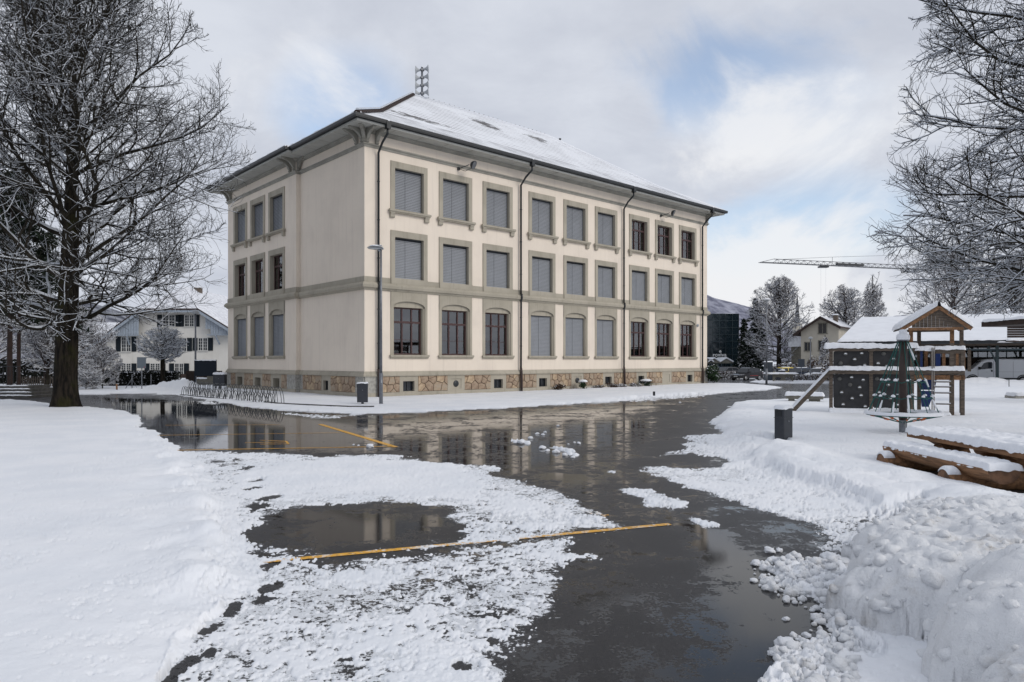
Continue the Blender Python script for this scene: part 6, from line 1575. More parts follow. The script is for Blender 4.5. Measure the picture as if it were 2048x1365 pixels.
# dark equipment beside the van
t = thing('machine', 'dark machine standing behind the van in the garage', 'machine', ((2046-1024)/F*52, 52.5, 0), R(-25)); m = mb('gutter'); m.box(0, 1.6, 0, 1.2, .3, 1.5); m.box(.3, 1.3, .1, 1.1, 1.5, 2.1); m.build('body', t)
for x in (.3, 1.3): mb('tyre').lathe([(0, -.1), (.3, -.1), (.3, .1), (0, .1)], (x, .0, .3), 14, 'y').build('wheel', t)

# ------------------------------------------------------------------ parked cars
def car(px, Y, rz, paint, label, kind='hatch', stripe=False, snowy=True):
    x = (px-1024)/F*Y; zb = float(gz(x, Y)); t = thing('car', label, 'car', (x, Y, zb), rz, 'cars in the car park')
    L = {'hatch': 4.1, 'suv': 4.3, 'small': 3.6}[kind]; H_ = {'hatch': 1.45, 'suv': 1.58, 'small': 1.48}[kind]; Wd = 1.75
    low = [(-.5, .30), (-.5, .52), (-.47, .66), (-.36, .76), (-.20, .86), (.44, .92), (.49, .80), (.5, .55), (.5, .30)]
    up = [(-.22, .86), (-.08, H_-.06), (.0, H_), (.22, H_), (.36, H_-.10), (.46, .91)]
    m = MB(); m.mat(paint); m.smooth = False
    def loft(prof, wds):
        rings = []
        for yy, sc in wds:
            rings.append(len(m.v)); m.v.extend([(px_*L*sc if isinstance(sc, float) else px_*L, yy, pz) for px_, pz in prof])
        n = len(prof)
        for a, b in zip(rings[:-1], rings[1:]):
            for i in range(n-1): m.face([a+i, a+i+1, b+i+1, b+i])
        m.face([rings[0]+i for i in range(n)]); m.face([rings[-1]+i for i in range(n)][::-1])
    loft(low, [(-Wd/2, .96), (-Wd/2+.12, 1.0), (Wd/2-.12, 1.0), (Wd/2, .96)])
    # cabin narrows to the roof
    n = len(up); r0 = len(m.v)
    for s_ in (-1, 1): m.v += [(a*L, s_*(Wd/2-.06-(b-.86)*.28), b) for a, b in up]
    for i in range(n-1): m.face([r0+i, r0+i+1, r0+n+i+1, r0+n+i])
    m.face([r0+i for i in range(n)]); m.face([r0+n+i for i in range(n)][::-1]); m.build('body', t)
    def wy(z): return Wd/2-.06-(z-.86)*.28+.006
    for s_ in (-1, 1):
        m = mb('pane_dark'); pts = [(-.175, .93), (-.075, H_-.13), (.02, H_-.09), (.09, H_-.09), (.09, .95)]; pts2 = [(.11, .95), (.11, H_-.09), (.22, H_-.10), (.32, H_-.17), (.38, .97)]
        for pp in (pts, pts2): m.poly([(a*L, s_*wy(b), b) for a, b in pp])
        m.build('side_window', t)
    m = mb('pane_dark'); m.poly([(-.212*L, -wy(.9)+.07, .91), (-.212*L, wy(.9)-.07, .91), (-.092*L, wy(H_-.1)-.06, H_-.10), (-.092*L, -wy(H_-.1)+.06, H_-.10)]); 
    for i_ in range(4): v = m.v[i_]; m.v[i_] = (v[0]-.02, v[1], v[2]+.01)
    m.build('windscreen', t)
    m = mb('pane_dark'); m.poly([(.452*L, -wy(.95)+.08, .98), (.375*L, -wy(H_-.14)+.08, H_-.14), (.375*L, wy(H_-.14)-.08, H_-.14), (.452*L, wy(.95)-.08, .98)])
    for i_ in range(4): v = m.v[i_]; m.v[i_] = (v[0]+.02, v[1], v[2]+.012)
    m.build('rear_window', t)
    for a in (-.32, .31):
        for s_ in (-1, 1):
            y_ = s_*(Wd/2-.06); m = mb('tyre'); m.lathe([(0, -.09), (.29, -.09), (.31, -.05), (.31, .05), (.29, .09), (0, .09)], (a*L, y_, .31), 16, 'y'); o = m.build('wheel', t)
            m = mb('rim'); m.lathe([(0, s_*.10), (.19, s_*.098), (.20, s_*.09)], (a*L, y_, .31), 12, 'y'); m.build('rim', o)
    for s_ in (-1, 1):
        m = mb('rim'); m.box(-.492*L, -.455*L, s_*.60-.16, s_*.60+.16, .62, .73); m.build('headlight', t)
        m = mb('tail_red'); m.box(.462*L, .497*L, s_*.68-.1, s_*.68+.1, .72, .88); m.build('tail_light', t)
        m = mb('tyre'); m.box(-.17*L, -.13*L, s_*(Wd/2+.08)-.09, s_*(Wd/2+.08)+.09, .93, 1.05); m.build('mirror', t)
    m = mb('tyre'); m.box(-.503*L, -.49*L, -.45, .45, .36, .56); m.build('grille', t); m = mb('frame_white'); m.box(-.506*L, -.503*L, -.25, .25, .45, .55); m.build('number_plate', t)
    if stripe: m = mb('tail_red'); [m.box(-.12*L, .25*L, s_*(Wd/2+.003)-.004, s_*(Wd/2+.003)+.004, .56, .60) for s_ in (-1, 1)]; m.build('red_stripe', t)
    if snowy: cap('snow_cap', t, -.02*L, .24*L, -.5, .5, H_, .05, int(px), step=.15)


car(1452, 93, R(28), 'car_grey', 'grey hatchback parked behind the hedge in front of the glass building', snowy=False)
car(1493, 79, R(32), 'car_black', 'black small car with a thin red side stripe, parked outside the hedge', 'small', True, False)
car(1423, 98, R(25), 'car_navy', 'dark blue car just showing past the corner of the school', snowy=False)
car(1565, 84, R(8), 'car_yellow', 'bright yellow small car behind the concrete table', 'small', snowy=True)
car(1599, 82, R(30), 'car_blue', 'dark blue grey car parked between the yellow and the white car', 'hatch')
car(1638, 80, R(32), 'car_white', 'white car with a snowed up windscreen, rightmost in the car park', 'hatch')

# ------------------------------------------------------------------ crane
def crane():
    t = thing('tower_crane', 'tower crane with a long lattice jib high above the gabled house', 'crane', (0, 0, -.4)); zt = EYE+21.2+.4
    A = Vector(((1520-1024)/F*150, 150, zt)); B = Vector(((2075-1024)/F*172, 172, zt)); n = 46; d = (B-A)/n; dn = (B-A).normalized(); s_ = Vector((-dn.y, dn.x, 0))*.55; up = Vector((0, 0, .85))
    m = mb('crane_grey')
    def g(i): return .35+.65*min(1, i/5)
    m.tube([A+s_*.9, B+s_*.9], .07, 4); m.tube([A-s_*.9, B-s_*.9], .07, 4); m.tube([A+d*2+up, B+up], .07, 4); m.tube([A, A+d*2+up], .05, 4)
    for i in range(2, n):
        p = A+d*i; q = A+d*(i+1); h_ = (p+q)/2+up
        for e in (-.9, .9): m.tube([p+s_*e, h_], .04, 3, False); m.tube([h_, q+s_*e], .04, 3, False)
        m.tube([p-s_*.9, p+s_*.9], .03, 3, False)
    o = m.build('jib', t)
    M_ = Vector(((1965-1024)/F*169, 169, 0)); m = mb('crane_grey')
    for a, b in ((-.8, -.8), (.8, -.8), (.8, .8), (-.8, .8)): m.tube([M_+Vector((a, b, 0)), M_+Vector((a, b, zt+1))], .08, 4)
    for i in range(16):
        z = i*zt/16; z2 = (i+1)*zt/16
        for (a, b), (c_, e) in (((-.8, -.8), (.8, -.8)), ((.8, -.8), (.8, .8)), ((.8, .8), (-.8, .8)), ((-.8, .8), (-.8, -.8))): m.tube([M_+Vector((a, b, z)), M_+Vector((c_, e, z2))], .05, 3, False)
    m.tube([M_+Vector((0, 0, zt)), M_+Vector((0, 0, zt+5))], .25, 4); m.build('mast', t)
    m = mb('crane_grey'); top = M_+Vector((0, 0, zt+5)); kp = A+(B-A)*.235; pk = kp+Vector((0, 0, 1.9)); m.tube([A+d*3+up, pk, top], .035, 3, False); m.tube([kp+up*.2, pk], .05, 3, False); m.build('pendant_cable', t)
    tr = A+(B-A)*.205; m = mb('gutter'); m.box(tr.x-1.0, tr.x+1.0, tr.y-.6, tr.y+.6, zt-.55, zt-.2); m.build('trolley', t)
    m = mb('gutter'); tr2 = A+(B-A)*.295; m.beam(tr2-dn*3.6+Vector((0, 0, .4)), tr2+dn*3.6+Vector((0, 0, .4)), .7, .4); m.build('drive_unit', t)
    m = mb('cable_light'); 
    for e in (-.55, .55): m.tube([(tr.x+e, tr.y, zt-.55), (tr.x+e*.9, tr.y, 4.5)], .016, 3, False)
    m.build('hoist_cable', t); m = mb('gutter'); m.box(tr.x-.6, tr.x+.6, tr.y-.2, tr.y+.2, 3.7, 4.5); m.build('hook_block', t)

crane()

# ------------------------------------------------------------------ far hills
def hill(name, pts, Y, label, matn, dep=500, seed=1):
    pxs = np.linspace(pts[0][0], pts[-1][0], 160); top = np.interp(pxs, [p[0] for p in pts], [p[1] for p in pts]); V = []; n = 12
    for j in range(n):
        u = j/(n-1); Yj = Y+(u-.5)*dep*2; prof = math.cos((u-.5)*PI)**.8 if 0 < u < 1 else 0
        X_ = (pxs-1024)/F*Y; zt = (HOR-top)/F*Y*prof*(1+.0*X_)+EYE-3; zt = zt+prof*Y*.0016*fbm(X_/Y*40, X_*0+j*2.7, 1.0, 4, seed); V.append(np.stack([X_, np.full_like(X_, Yj), zt], 1))
    V = np.concatenate(V); m_ = len(pxs); i = np.arange(m_*n).reshape(n, m_); Q = np.stack([i[:-1, :-1], i[:-1, 1:], i[1:, 1:], i[1:, :-1]], -1).reshape(-1, 4)
    setp(link(name, fast_mesh(name, V, Q, [matn], smooth=True)), label, kind='structure')
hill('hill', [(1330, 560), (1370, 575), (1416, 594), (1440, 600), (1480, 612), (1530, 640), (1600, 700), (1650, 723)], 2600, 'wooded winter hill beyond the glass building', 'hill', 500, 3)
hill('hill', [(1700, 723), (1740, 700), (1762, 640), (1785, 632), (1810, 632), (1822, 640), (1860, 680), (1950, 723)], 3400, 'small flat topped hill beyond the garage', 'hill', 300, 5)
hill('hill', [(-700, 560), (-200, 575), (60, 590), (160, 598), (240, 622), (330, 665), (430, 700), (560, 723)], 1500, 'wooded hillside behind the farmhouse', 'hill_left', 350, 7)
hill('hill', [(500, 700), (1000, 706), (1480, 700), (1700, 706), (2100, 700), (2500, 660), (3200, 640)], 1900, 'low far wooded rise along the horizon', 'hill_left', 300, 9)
# ------------------------------------------------------------------ street furniture
def lamp_post(px, Y, ztop, label, kind, zb=None):
    x = (px-1024)/F*Y; zb = float(gz(x, Y)) if zb is None else zb; t = thing('street_lamp', label, 'street lamp', (x, Y, zb)); H_ = ztop-zb
    m = mb('steel'); 
    if kind == 'side':
        m.tube([(0, 0, 0), (0, 0, 1.3)], .075, 12); m.tube([(0, 0, 1.3), (0, 0, H_-.06)], [.055, .038], 12); m.box(-.045, .045, -.08, -.05, .5, .9); m.build('pole', t)
        m = mb('lamp_head'); d = Vector((-1, -.15, .06)).normalized(); m.tube([(0, 0, H_-.12), (-.1, 0, H_-.06)], .04, 8)
        o = len(m.v); n = 14
        prof = [(.10, .0), (.08, .07), (-.1, .13), (-.30, .135), (-.48, .09), (-.53, .05), (-.53, .03), (-.3, -.02), (-.05, -.03), (.10, 0)]
        rings = []
        for y, s_ in ((-.14, .55), (-.10, .9), (0, 1.0), (.10, .9), (.14, .55)):
            rings.append(len(m.v)); m.v += [(a*(.9+.1*s_), y, H_-.02+b*s_) for a, b in prof[:-1]]
        k_ = len(prof)-1; m.smooth = True
        for a, b in zip(rings[:-1], rings[1:]):
            for i in range(k_): m.face([a+i, a+(i+1) % k_, b+(i+1) % k_, b+i])
        m.face([rings[0]+i for i in range(k_)]); m.face([rings[-1]+i for i in range(k_)]); m.build('lamp_head', t); cap('snow_cap', t, -.42, .02, -.10, .10, H_+.105, .03, 3, step=.04)
    elif kind == 'disc':
        m.tube([(0, 0, 0), (0, 0, 1.2)], .08, 10); m.tube([(0, 0, 1.2), (0, 0, H_-.15)], [.06, .045], 10); m.build('pole', t)
        m = mb('lamp_head'); m.lathe([(.04, H_-.3), (.10, H_-.12), (.30, H_-.03), (.30, H_), (.2, H_+.05), (0, H_+.07)], n=16); m.build('lamp_head', t); m = mb('snow_cap'); m.lathe([(0, H_+.12), (.2, H_+.09), (.30, H_+.01)], n=14); m.build('snow_cap', t)
    else:
        m.tube([(0, 0, 0), (0, 0, H_)], [.07, .045], 10); m.build('pole', t); m = mb('lamp_head'); m.lathe([(.03, H_-.05), (.22, H_), (.24, H_+.06), (.14, H_+.2), (0, H_+.24)], n=14); m.build('lamp_head', t)
    mb('steel_dark').lathe([(.14, 0), (.14, .03), (.09, .05)], n=12).build('base_plate', t)
    return t
lamp_post(762, 27.6, 6.2, 'tall grey street lamp with a flat head in front of the school corner', 'side')
lamp_post(1533, 52.5, EYE+(HOR-600)/F*52.5, 'thin street lamp with a disc shaped head at the far car park road', 'disc')
lamp_post(391, 45.5, EYE+(HOR-627)/F*45.5, 'lamp post with a round head beside the dark notice board', 'round')
lamp_post(1621, 75, EYE+(HOR-678)/F*75, 'short dark lamp post in front of the pale gabled house', 'round')

def bin_(x, Y, rz, label, w_=.42, d_=.26, h0=.22, h1=.98, seed=1, snow=.07):
    t = thing('litter_bin', label, 'litter bin', (x, Y, 0), rz, 'dark grey litter bins'); m = mb('anthracite')
    sl = .05  # lid slopes to the back
    def shell(ins, z0, z1a, z1b):
        m.prism([(-w_/2+ins, -d_/2+ins), (w_/2-ins, -d_/2+ins), (w_/2-ins, d_/2-ins), (-w_/2+ins, d_/2-ins)], 'z', z0, z1a)
    o = len(m.v); r_ = .03; pts = []
    for cx_, cy_, a0 in ((w_/2-r_, -d_/2+r_, -90), (w_/2-r_, d_/2-r_, 0), (-w_/2+r_, d_/2-r_, 90), (-w_/2+r_, -d_/2+r_, 180)):
        for q in range(4): a = R(a0+q*30); pts.append((cx_+math.cos(a)*r_, cy_+math.sin(a)*r_))
    n = len(pts); m.v += [(a, b, h0) for a, b in pts]+[(a, b, h1-sl*(b+d_/2)/d_*0-sl*(a+w_/2)/w_) for a, b in pts]; m.face([o+i for i in range(n)][::-1]); m.face([o+n+i for i in range(n)])
    for i in range(n): m.face([o+i, o+(i+1) % n, o+n+(i+1) % n, o+n+i])
    m.build('body', t)
    m = mb('gutter'); m.box(-w_/2-.012, -w_/2+.01, -d_/2+.05, d_/2-.05, h1-.19, h1-.07); m.build('opening', t)
    m = mb('steel_dark'); m.box(-w_/2-.004, w_/2+.004, -d_/2-.004, d_/2+.004, h1-.235, h1-.225); m.build('lid_seam', t); m = mb('steel'); m.lathe([(0, -.01), (.018, -.008), (.018, 0)], (0, -d_/2-.002, h1-.30), 8, 'y'); m.build('lock', t)
    m = mb('steel_dark'); m.box(-.05, .05, -.04, .04, 0, h0); m.box(-.12, .12, -.09, .09, 0, .02); m.build('foot', t)
    cap('snow_cap', t, -w_/2, w_/2, -d_/2, d_/2, h1-.03, snow, seed, step=.03, ed=.06)
    return t
b = G(725, 812); bin_(b.x, b.y, R(12), 'dark grey litter bin with little snow, on the pavement left of the tall street lamp', .42, .26, .14, .92, 2, .04)
b = G(1567, 890); bin_(b.x, b.y, R(33), 'dark grey litter bin with a thick snow cap beside the slanting playground beam', .31, .24, .12, .80, 3, .06)
b = P3(440, 720, 42.5); bin_(b.x, b.y, 0, 'dark bin on a post between notice board and school', .7, .4, .25, 1.0, 4, .12)
b = G(1522, 763); t = thing('litter_bin', 'small dark slanted bin left of the grey cabinet across the road', 'litter bin', (b.x, 68, float(gz(b.x, 68)))); m = mb('anthracite'); m.prism([(-.35, 0), (.35, 0), (.35, 1.05), (-.2, 1.25), (-.35, 1.25)], 'y', 0, .5); m.build('body', t); cap('snow_cap', t, -.3, .35, 0, .5, 1.1, .12, 6)
# grey cabinet
x = (1531-1024)/F*69; t = thing('cabinet', 'tall dark grey technical cabinet with snow on top behind the street lamp', 'cabinet', (x, 69, float(gz(x, 69)))); m = mb('board_grey'); m.box(0, .72, 0, .5, .1, 1.95)
m.build('body', t); mb('gutter').box(.355, .365, -.006, 0, .15, 1.9).build('door_seam', t); cap('snow_cap', t, -.03, .75, -.03, .53, 1.95, .1, 7)
x = (1603-1024)/F*76; t = thing('notice_board', 'small blue grey board on a post among the snowy shrubs', 'board', (x, 76, float(gz(x, 76)))); mb('board_grey').box(-.35, .35, 0, .05, 1.5, 2.4).build('panel', t); mb('steel').tube([(0, .03, 0), (0, .03, 1.5)], .04, 6).build('post', t)
rsx = np.random.RandomState(3)
for i, (px, Y, r_, h_) in enumerate(((1574, 93, 1.2, 2.4), (1590, 90, 1.1, 2.2), (1625, 88.5, .9, 3.2), (1662, 76, 1.0, 2.8), (1548, 96, 1.3, 1.9))):
    x = (px-1024)/F*Y; bush('snowy_shrub', ['round snowy shrub right of the large bare tree trunk', 'snowy shrub left of the small blue grey board', 'narrow upright snowy shrub in front of the gabled house', 'tall snowy shrub just left of the climbing wall', 'wide snowy shrub under the large bare tree'][i], x, Y, r_, h_, 300+i, 1500, 'leaf_brown', .5, .10, float(gz(x, Y)))
# sign with a plain back, info board
b = G(283, 785); t = thing('road_sign', 'square grey sign seen from behind on a thin post, left of the ball tree', 'sign', (b.x, b.y, 0)); mb('steel').tube([(0, .03, -.05), (0, .03, 1.95)], .03, 8).build('post', t)
m = mb('board_grey2'); m.box(-.25, .25, -.01, .01, 1.36, 1.98); m.build('panel', t); m = mb('steel'); m.box(-.24, .24, .011, .025, 1.5, 1.53); m.box(-.24, .24, .011, .025, 1.82, 1.85); m.build('bracket', t); mb('tail_red').box(.14, .2, -.013, -.010, 1.40, 1.44).build('sticker', t)
Y = 43.6; xa = (390-1024)/F*Y; xb = (432-1024)/F*Y; t = thing('info_board', 'large dark blue notice board on two posts beside the school', 'notice board', (xa, Y, 0)); w_ = xb-xa
m = mb('board_blue'); m.box(0, w_, -.03, .03, .83, 1.80); m.build('panel', t)
for x in (0, w_): mb('board_blue').box(x-.035, x+.035, -.035, .035, 0, 1.84).build('post', t)
cap('snow_cap', t, -.03, w_+.03, -.04, .04, 1.80, .05, 8, step=.03, ed=.03)
# low wall behind the notice board
t = thing('low_wall', 'low stone wall with a thick snow top behind the notice board', 'wall', ((393-1024)/F*50, 50, 0)); m = mb('concrete'); m.box(0, .75, 0, .3, 0, .50); m.box(.75, 2.7, 0, .3, 0, .78); m.build('wall', t); cap('snow_cap', t, -.03, .75, -.03, .33, .50, .09, 9); cap('snow_cap', t, .72, 2.73, -.03, .33, .78, .10, 10)
mb('wood_dark').box(-1.2, 1.3, .9, 1.3, 0, 1.05).build('wood_stack', t)
# fence post and strut by the hedge
for px, lab in ((264, 'thin steel fence post in front of the dark hedge, the left of the two'), (302, 'thin steel fence post in front of the dark hedge, the one nearest the ball tree')):
    b = P3(px, 720, 43); t = thing('fence_post', lab, 'post', (b.x, b.y, 0)); mb('steel').tube([(0, 0, 0), (0, 0, .95)], .025, 6).build('post', t); 
    if px == 264: mb('steel').tube([(0, 0, .7), (-.45, 0, 0)], .018, 5).build('strut', t); mb('steel').tube([(0, 0, .7), (.3, .1, 0)], .012, 5).build('strut', t)
b = P3(233.5, 720, 41); t = thing('bollard', 'short brown wooden post at the road edge by the shrubs', 'post', (b.x, b.y, 0)); mb('wood_warm').tube([(0, 0, 0), (0, 0, .42)], .05, 7).build('post', t)
# bicycle rack: pairs of hoops in modules
def hoop(m, x, y0, y1, h_, r_=.014):
    n = 12; m.tube([(x, (y0+y1)/2-(y1-y0)/2*math.cos(PI*i/n), h_*math.sin(PI*i/n)**.75) for i in range(n+1)], r_, 5)
def rack_module(p, q, label, nh):
    d = Vector((q.x-p.x, q.y-p.y, 0)); L = d.length; t = thing('bicycle_rack', label, 'bicycle rack', (p.x, p.y, .02), math.atan2(d.y, d.x), 'bicycle racks beside the school')
    for i in range(nh):
        x = (i+.5)*L/nh
        for dx_ in (-.05, .05):
            m = mb('steel_dark'); n = 12
            m.tube([(x+dx_-.45*math.cos(PI*j/n), .30+dx_*.6, .03+.66*math.sin(PI*j/n)) for j in range(n+1)], .013, 5); m.build('hoop', t)
            m = mb('steel_dark'); m.tube([(x+dx_+.16-.34*math.cos(PI*j/n), -.12+dx_*.6, .03+.42*math.sin(PI*j/n)) for j in range(n+1)], .013, 5); m.build('small_hoop', t)
    m = mb('steel_dark'); m.box(-.2, L+.2, .28, .32, .02, .05); m.box(-.2, L+.2, -.14, -.10, .02, .05); m.build('base_rail', t)
pa, pm1, pm2, pb = G(368, 791.5), G(415, 796.5), G(478, 803), G(548, 811)
rack_module(pa, pm1, 'steel hoop bicycle rack, the farthest of three beside the notice board', 5); rack_module(pm1, pm2, 'steel hoop bicycle rack, the middle one of three at the pavement edge', 5); rack_module(pm2, pb, 'steel hoop bicycle rack, the nearest of three toward the school corner', 6)
# steps and railing far left
t = thing('stone_steps', 'dark stone steps with snow on their treads at the left edge', 'steps', (P3(0, 720, 33).x, 33, 0))
for i in range(4):
    x0 = -1.5; x1_ = 1.35-i*.32; mb('kerb').box(x0, x1_, i*.35, 3, i*.14, (i+1)*.14-.01).build('step', t); cap('step_snow', t, x0, x1_, i*.35+.02, i*.35+.3, (i+1)*.14-.01, .03, 20+i, step=.08)
m = mb('gutter')
for i in range(9): m.tube([(-1.4+i*.17, 1.2, .5), (-1.4+i*.17, 1.2, 1.5)], .012, 4)
m.tube([(-1.5, 1.2, 1.5), (.1, 1.2, 1.5)], .02, 5); m.build('railing', t)
t = thing('garden_fence', 'pale picket fence showing through the shrubs behind the big tree', 'fence', (P3(40, 720, 46).x, 46, 0))
for i in range(34): mb('wood_grey').box(i*.14, i*.14+.06, 0, .03, 0, .75).build('picket', t)
m = mb('wood_grey'); m.box(0, 4.8, .03, .06, .15, .2); m.box(0, 4.8, .03, .06, .55, .6); m.build('rail', t)

# concrete tables across the road
def pingpong(px0, px1, py0, py1, Y, label):
    k = Y/F; x0, x1_ = (px0-1024)*k, (px1-1024)*k; zb = float(gz(x0, Y)); t = thing('concrete_table', label, 'table', (x0, Y, zb)); W_ = x1_-x0; H_ = .76
    mb('concrete').box(0, W_, 0, 1.4, H_-.09, H_-.01).build('table_top', t); cap('snow_cap', t, 0, W_, 0, 1.4, H_-.01, .10, 31, step=.08)
    m = mb('concrete'); a, b = W_*.18, W_*.86
    def holed(xa, xb):
        n = 10; cx_, cz = (xa+xb)/2, .33; rx_, rz_ = (xb-xa)*.34, .15; zz0, zz1 = .02, H_-.09
        up_ = [(cx_-rx_*math.cos(PI*i/n), cz+rz_*math.sin(PI*i/n)) for i in range(n+1)]; dn = [(cx_-rx_*math.cos(PI*i/n), cz-rz_*math.sin(PI*i/n)) for i in range(n+1)]
        for y in (.3, .42):
            for i in range(n): m.poly([(up_[i][0], y, up_[i][1]), (up_[i+1][0], y, up_[i+1][1]), (up_[i+1][0], y, zz1), (up_[i][0], y, zz1)]); m.poly([(dn[i][0], y, dn[i][1]), (dn[i+1][0], y, dn[i+1][1]), (dn[i+1][0], y, zz0), (dn[i][0], y, zz0)])
        m.box(xa, cx_-rx_, .3, .42, zz0, zz1); m.box(cx_+rx_, xb, .3, .42, zz0, zz1)
        for i in range(n): m.poly([(dn[i][0], .3, dn[i][1]), (dn[i+1][0], .3, dn[i+1][1]), (dn[i+1][0], .42, dn[i+1][1]), (dn[i][0], .42, dn[i][1])])
    holed(a, (a+b)/2-.005); holed((a+b)/2+.005, b); m.build('foot', t); cap('foot_snow', t, a+.1, b-.1, .25, .47, .14, .05, 32)
pingpong(1538, 1598, 745, 766, 58.5, 'concrete table with two oval holes in its foot, across the road')
pingpong(1638, 1690, 745, 766, 58.5, 'concrete table mostly hidden behind the slanting playground beam')
# concrete bench with snow
b = P3(1572, 720, 28.6); c_ = P3(1646, 720, 28.0); t = thing('bench', 'low concrete bench with a thick rounded snow cover behind the slanting beam', 'bench', (b.x, b.y, 0), math.atan2(c_.y-b.y, c_.x-b.x)); L = (c_-b).length
mb('concrete').box(0, L, 0, .45, .22, .36).build('seat', t); mb('concrete').box(L*.62, L*.92, .08, .38, 0, .22).build('foot', t); mb('concrete').box(L*.06, L*.22, .08, .38, 0, .22).build('foot', t); cap('snow_cap', t, -.02, L+.02, -.02, .47, .36, .13, 41, step=.04, ed=.1, over=.03)

# ------------------------------------------------------------------ playground
PA = Vector((10.14, 22.3, 0)); PB = Vector((13.55, 20.95, 0)); pang = math.atan2(PB.y-PA.y, PB.x-PA.x)
def ploc(px, py, off=0.0):
    """local (x, z) on the plane of the climbing wall"""
    r_ = (px-1024)/F; ux, uy = math.cos(pang), math.sin(pang); X0 = PA.x-uy*off; Y0 = PA.y+ux*off
    s_ = (r_*Y0-X0)/(ux-r_*uy); Yd = Y0+s_*uy; return s_, EYE+(HOR-py)/F*Yd
pg = thing('climbing_frame', 'wooden playground tower with climbing wall, ladder, blue slide and snowy gable roof', 'playground frame', tuple(PA), pang)
def lx(px, off=0): return ploc(px, 700, off)[0]
def lz(px, py, off=0): return ploc(px, py, off)[1]
def post(px, off, z0, z1, w_=.10, name='post', col='wood_grey'):
    x = lx(px, off); return mb(col).box(x-w_/2, x+w_/2, off-w_/2, off+w_/2, z0, z1).build(name, pg)
zt_ = lz(1700, 699); zm = lz(1700, 742); zl = lz(1700, 828)
for px, z1 in ((1662, zt_-.06), (1742, zt_-.06), (1824, zt_-.06)): post(px, 0, -.02 if px < 1700 else zl, z1)
post(1660, .12, -.02, zt_-.1, .05); 
m = mb('wood_grey'); x0, x1_ = lx(1657), lx(1836)
mb('wood_grey').box(x0, x1_, -.075, .075, zt_-.06, zt_+.04).build('beam', pg); cap('snow_cap', pg, x0-.12, x1_, -.085, .085, zt_+.04, .14, 51, step=.035, ed=.07)
xr_ = lx(1928)
mb('wood_grey').box(x0+.02, xr_, -.12, -.055, zm-.10, zm+.03).build('beam', pg); cap('snow_cap', pg, x0, xr_, -.13, .02, zm+.03, .11, 52, step=.035, ed=.06)
mb('wood_grey').box(x0, xr_, -.12, -.055, zl-.05, zl+.04).build('beam', pg); cap('snow_cap', pg, x0, lx(1740), -.13, .03, zl+.04, .12, 53, step=.035, ed=.06); cap('snow_cap', pg, lx(1745), lx(1900), -.13, .03, zl+.04, .09, 54, step=.035, ed=.06)
# dark climbing panels with hand holds
def panel(pa, pb_, ya, yb):
    a, b = lx(pa), lx(pb_); z1 = lz((pa+pb_)/2, ya); z0 = lz((pa+pb_)/2, yb); m = mb('panel_dark'); m.prism([(a+.05, z0), (b-.05, z0), (b, z0+.05), (b, z1-.05), (b-.05, z1), (a+.05, z1), (a, z1-.05), (a, z0+.05)], 'y', -.02, .02); return m.build('panel', pg)
panel(1667, 1738, 702, 735); panel(1745, 1820, 702, 735); panel(1667, 1738, 749, 817); panel(1745, 1820, 749, 817)
hm = mb('hold'); hm.lathe([(0, -.035), (.05, -.03), (.065, -.005), (.06, 0)], n=10, axis='y'); hme = hm.mesh('hand_hold')
hs_ = mb('snow_cap'); hs_.prism([(.042*math.cos(PI*i/8), .036*math.sin(PI*i/8)-.012) for i in range(9)], 'y', -.062, -.022); hsm = hs_.mesh('hold_snow')
for i, (px, py) in enumerate([(1691, 708), (1723, 707), (1709, 719), (1681, 727), (1696, 734), (1729, 731), (1767, 708), (1756, 727), (1787, 718), (1773, 733), (1679, 758), (1703, 755), (1726, 760), (1700, 770), (1719, 775), (1683, 785),
        (1722, 791), (1704, 797), (1686, 809), (1730, 813), (1754, 758), (1776, 770), (1758, 785), (1780, 797), (1800, 790), (1802, 760), (1795, 810)]):
    x, z = ploc(px, py); link('hand_hold', hme, pg, (x, -.021, z))
    if i not in (3, 6, 10, 13, 20): link('hold_snow', hsm, pg, (x, 0, z+.0))
# slanting beam
xa, za = ploc(1660, 740); xf, zf = lx(1578), .02
m = mb('wood_grey'); m.beam((xa, -.03, za-.06), (xf, .1, zf), .12, .16); m.build('slanting_beam', pg)
nseg = 60; V = []; d_ = Vector((xf-xa, .13, zf-za+.06)); 
for i in range(nseg+1):
    u = i/nseg; c0 = Vector((xa, -.03, za-.06))+d_*u+Vector((0, 0, .08+.03)); hh = .075*(1+.25*float(fbm(np.array([u*6.]), np.array([.3]), 1, 3, 61)[0]))
    for y_, k_ in ((-.085, -.5), (-.07, .45), (-.03, .95), (.03, .95), (.07, .45), (.085, -.5)): V.append((c0.x+hh*k_*.5*-.0, c0.y+y_, c0.z+hh*k_))
V = np.array(V); i = np.arange(len(V)).reshape(-1, 6); Q = np.stack([i[:-1, :-1], i[:-1, 1:], i[1:, 1:], i[1:, :-1]], -1).reshape(-1, 4); link('snow_cap', fast_mesh('snow_cap', V, Q, ['snow_cap'], smooth=True), pg)
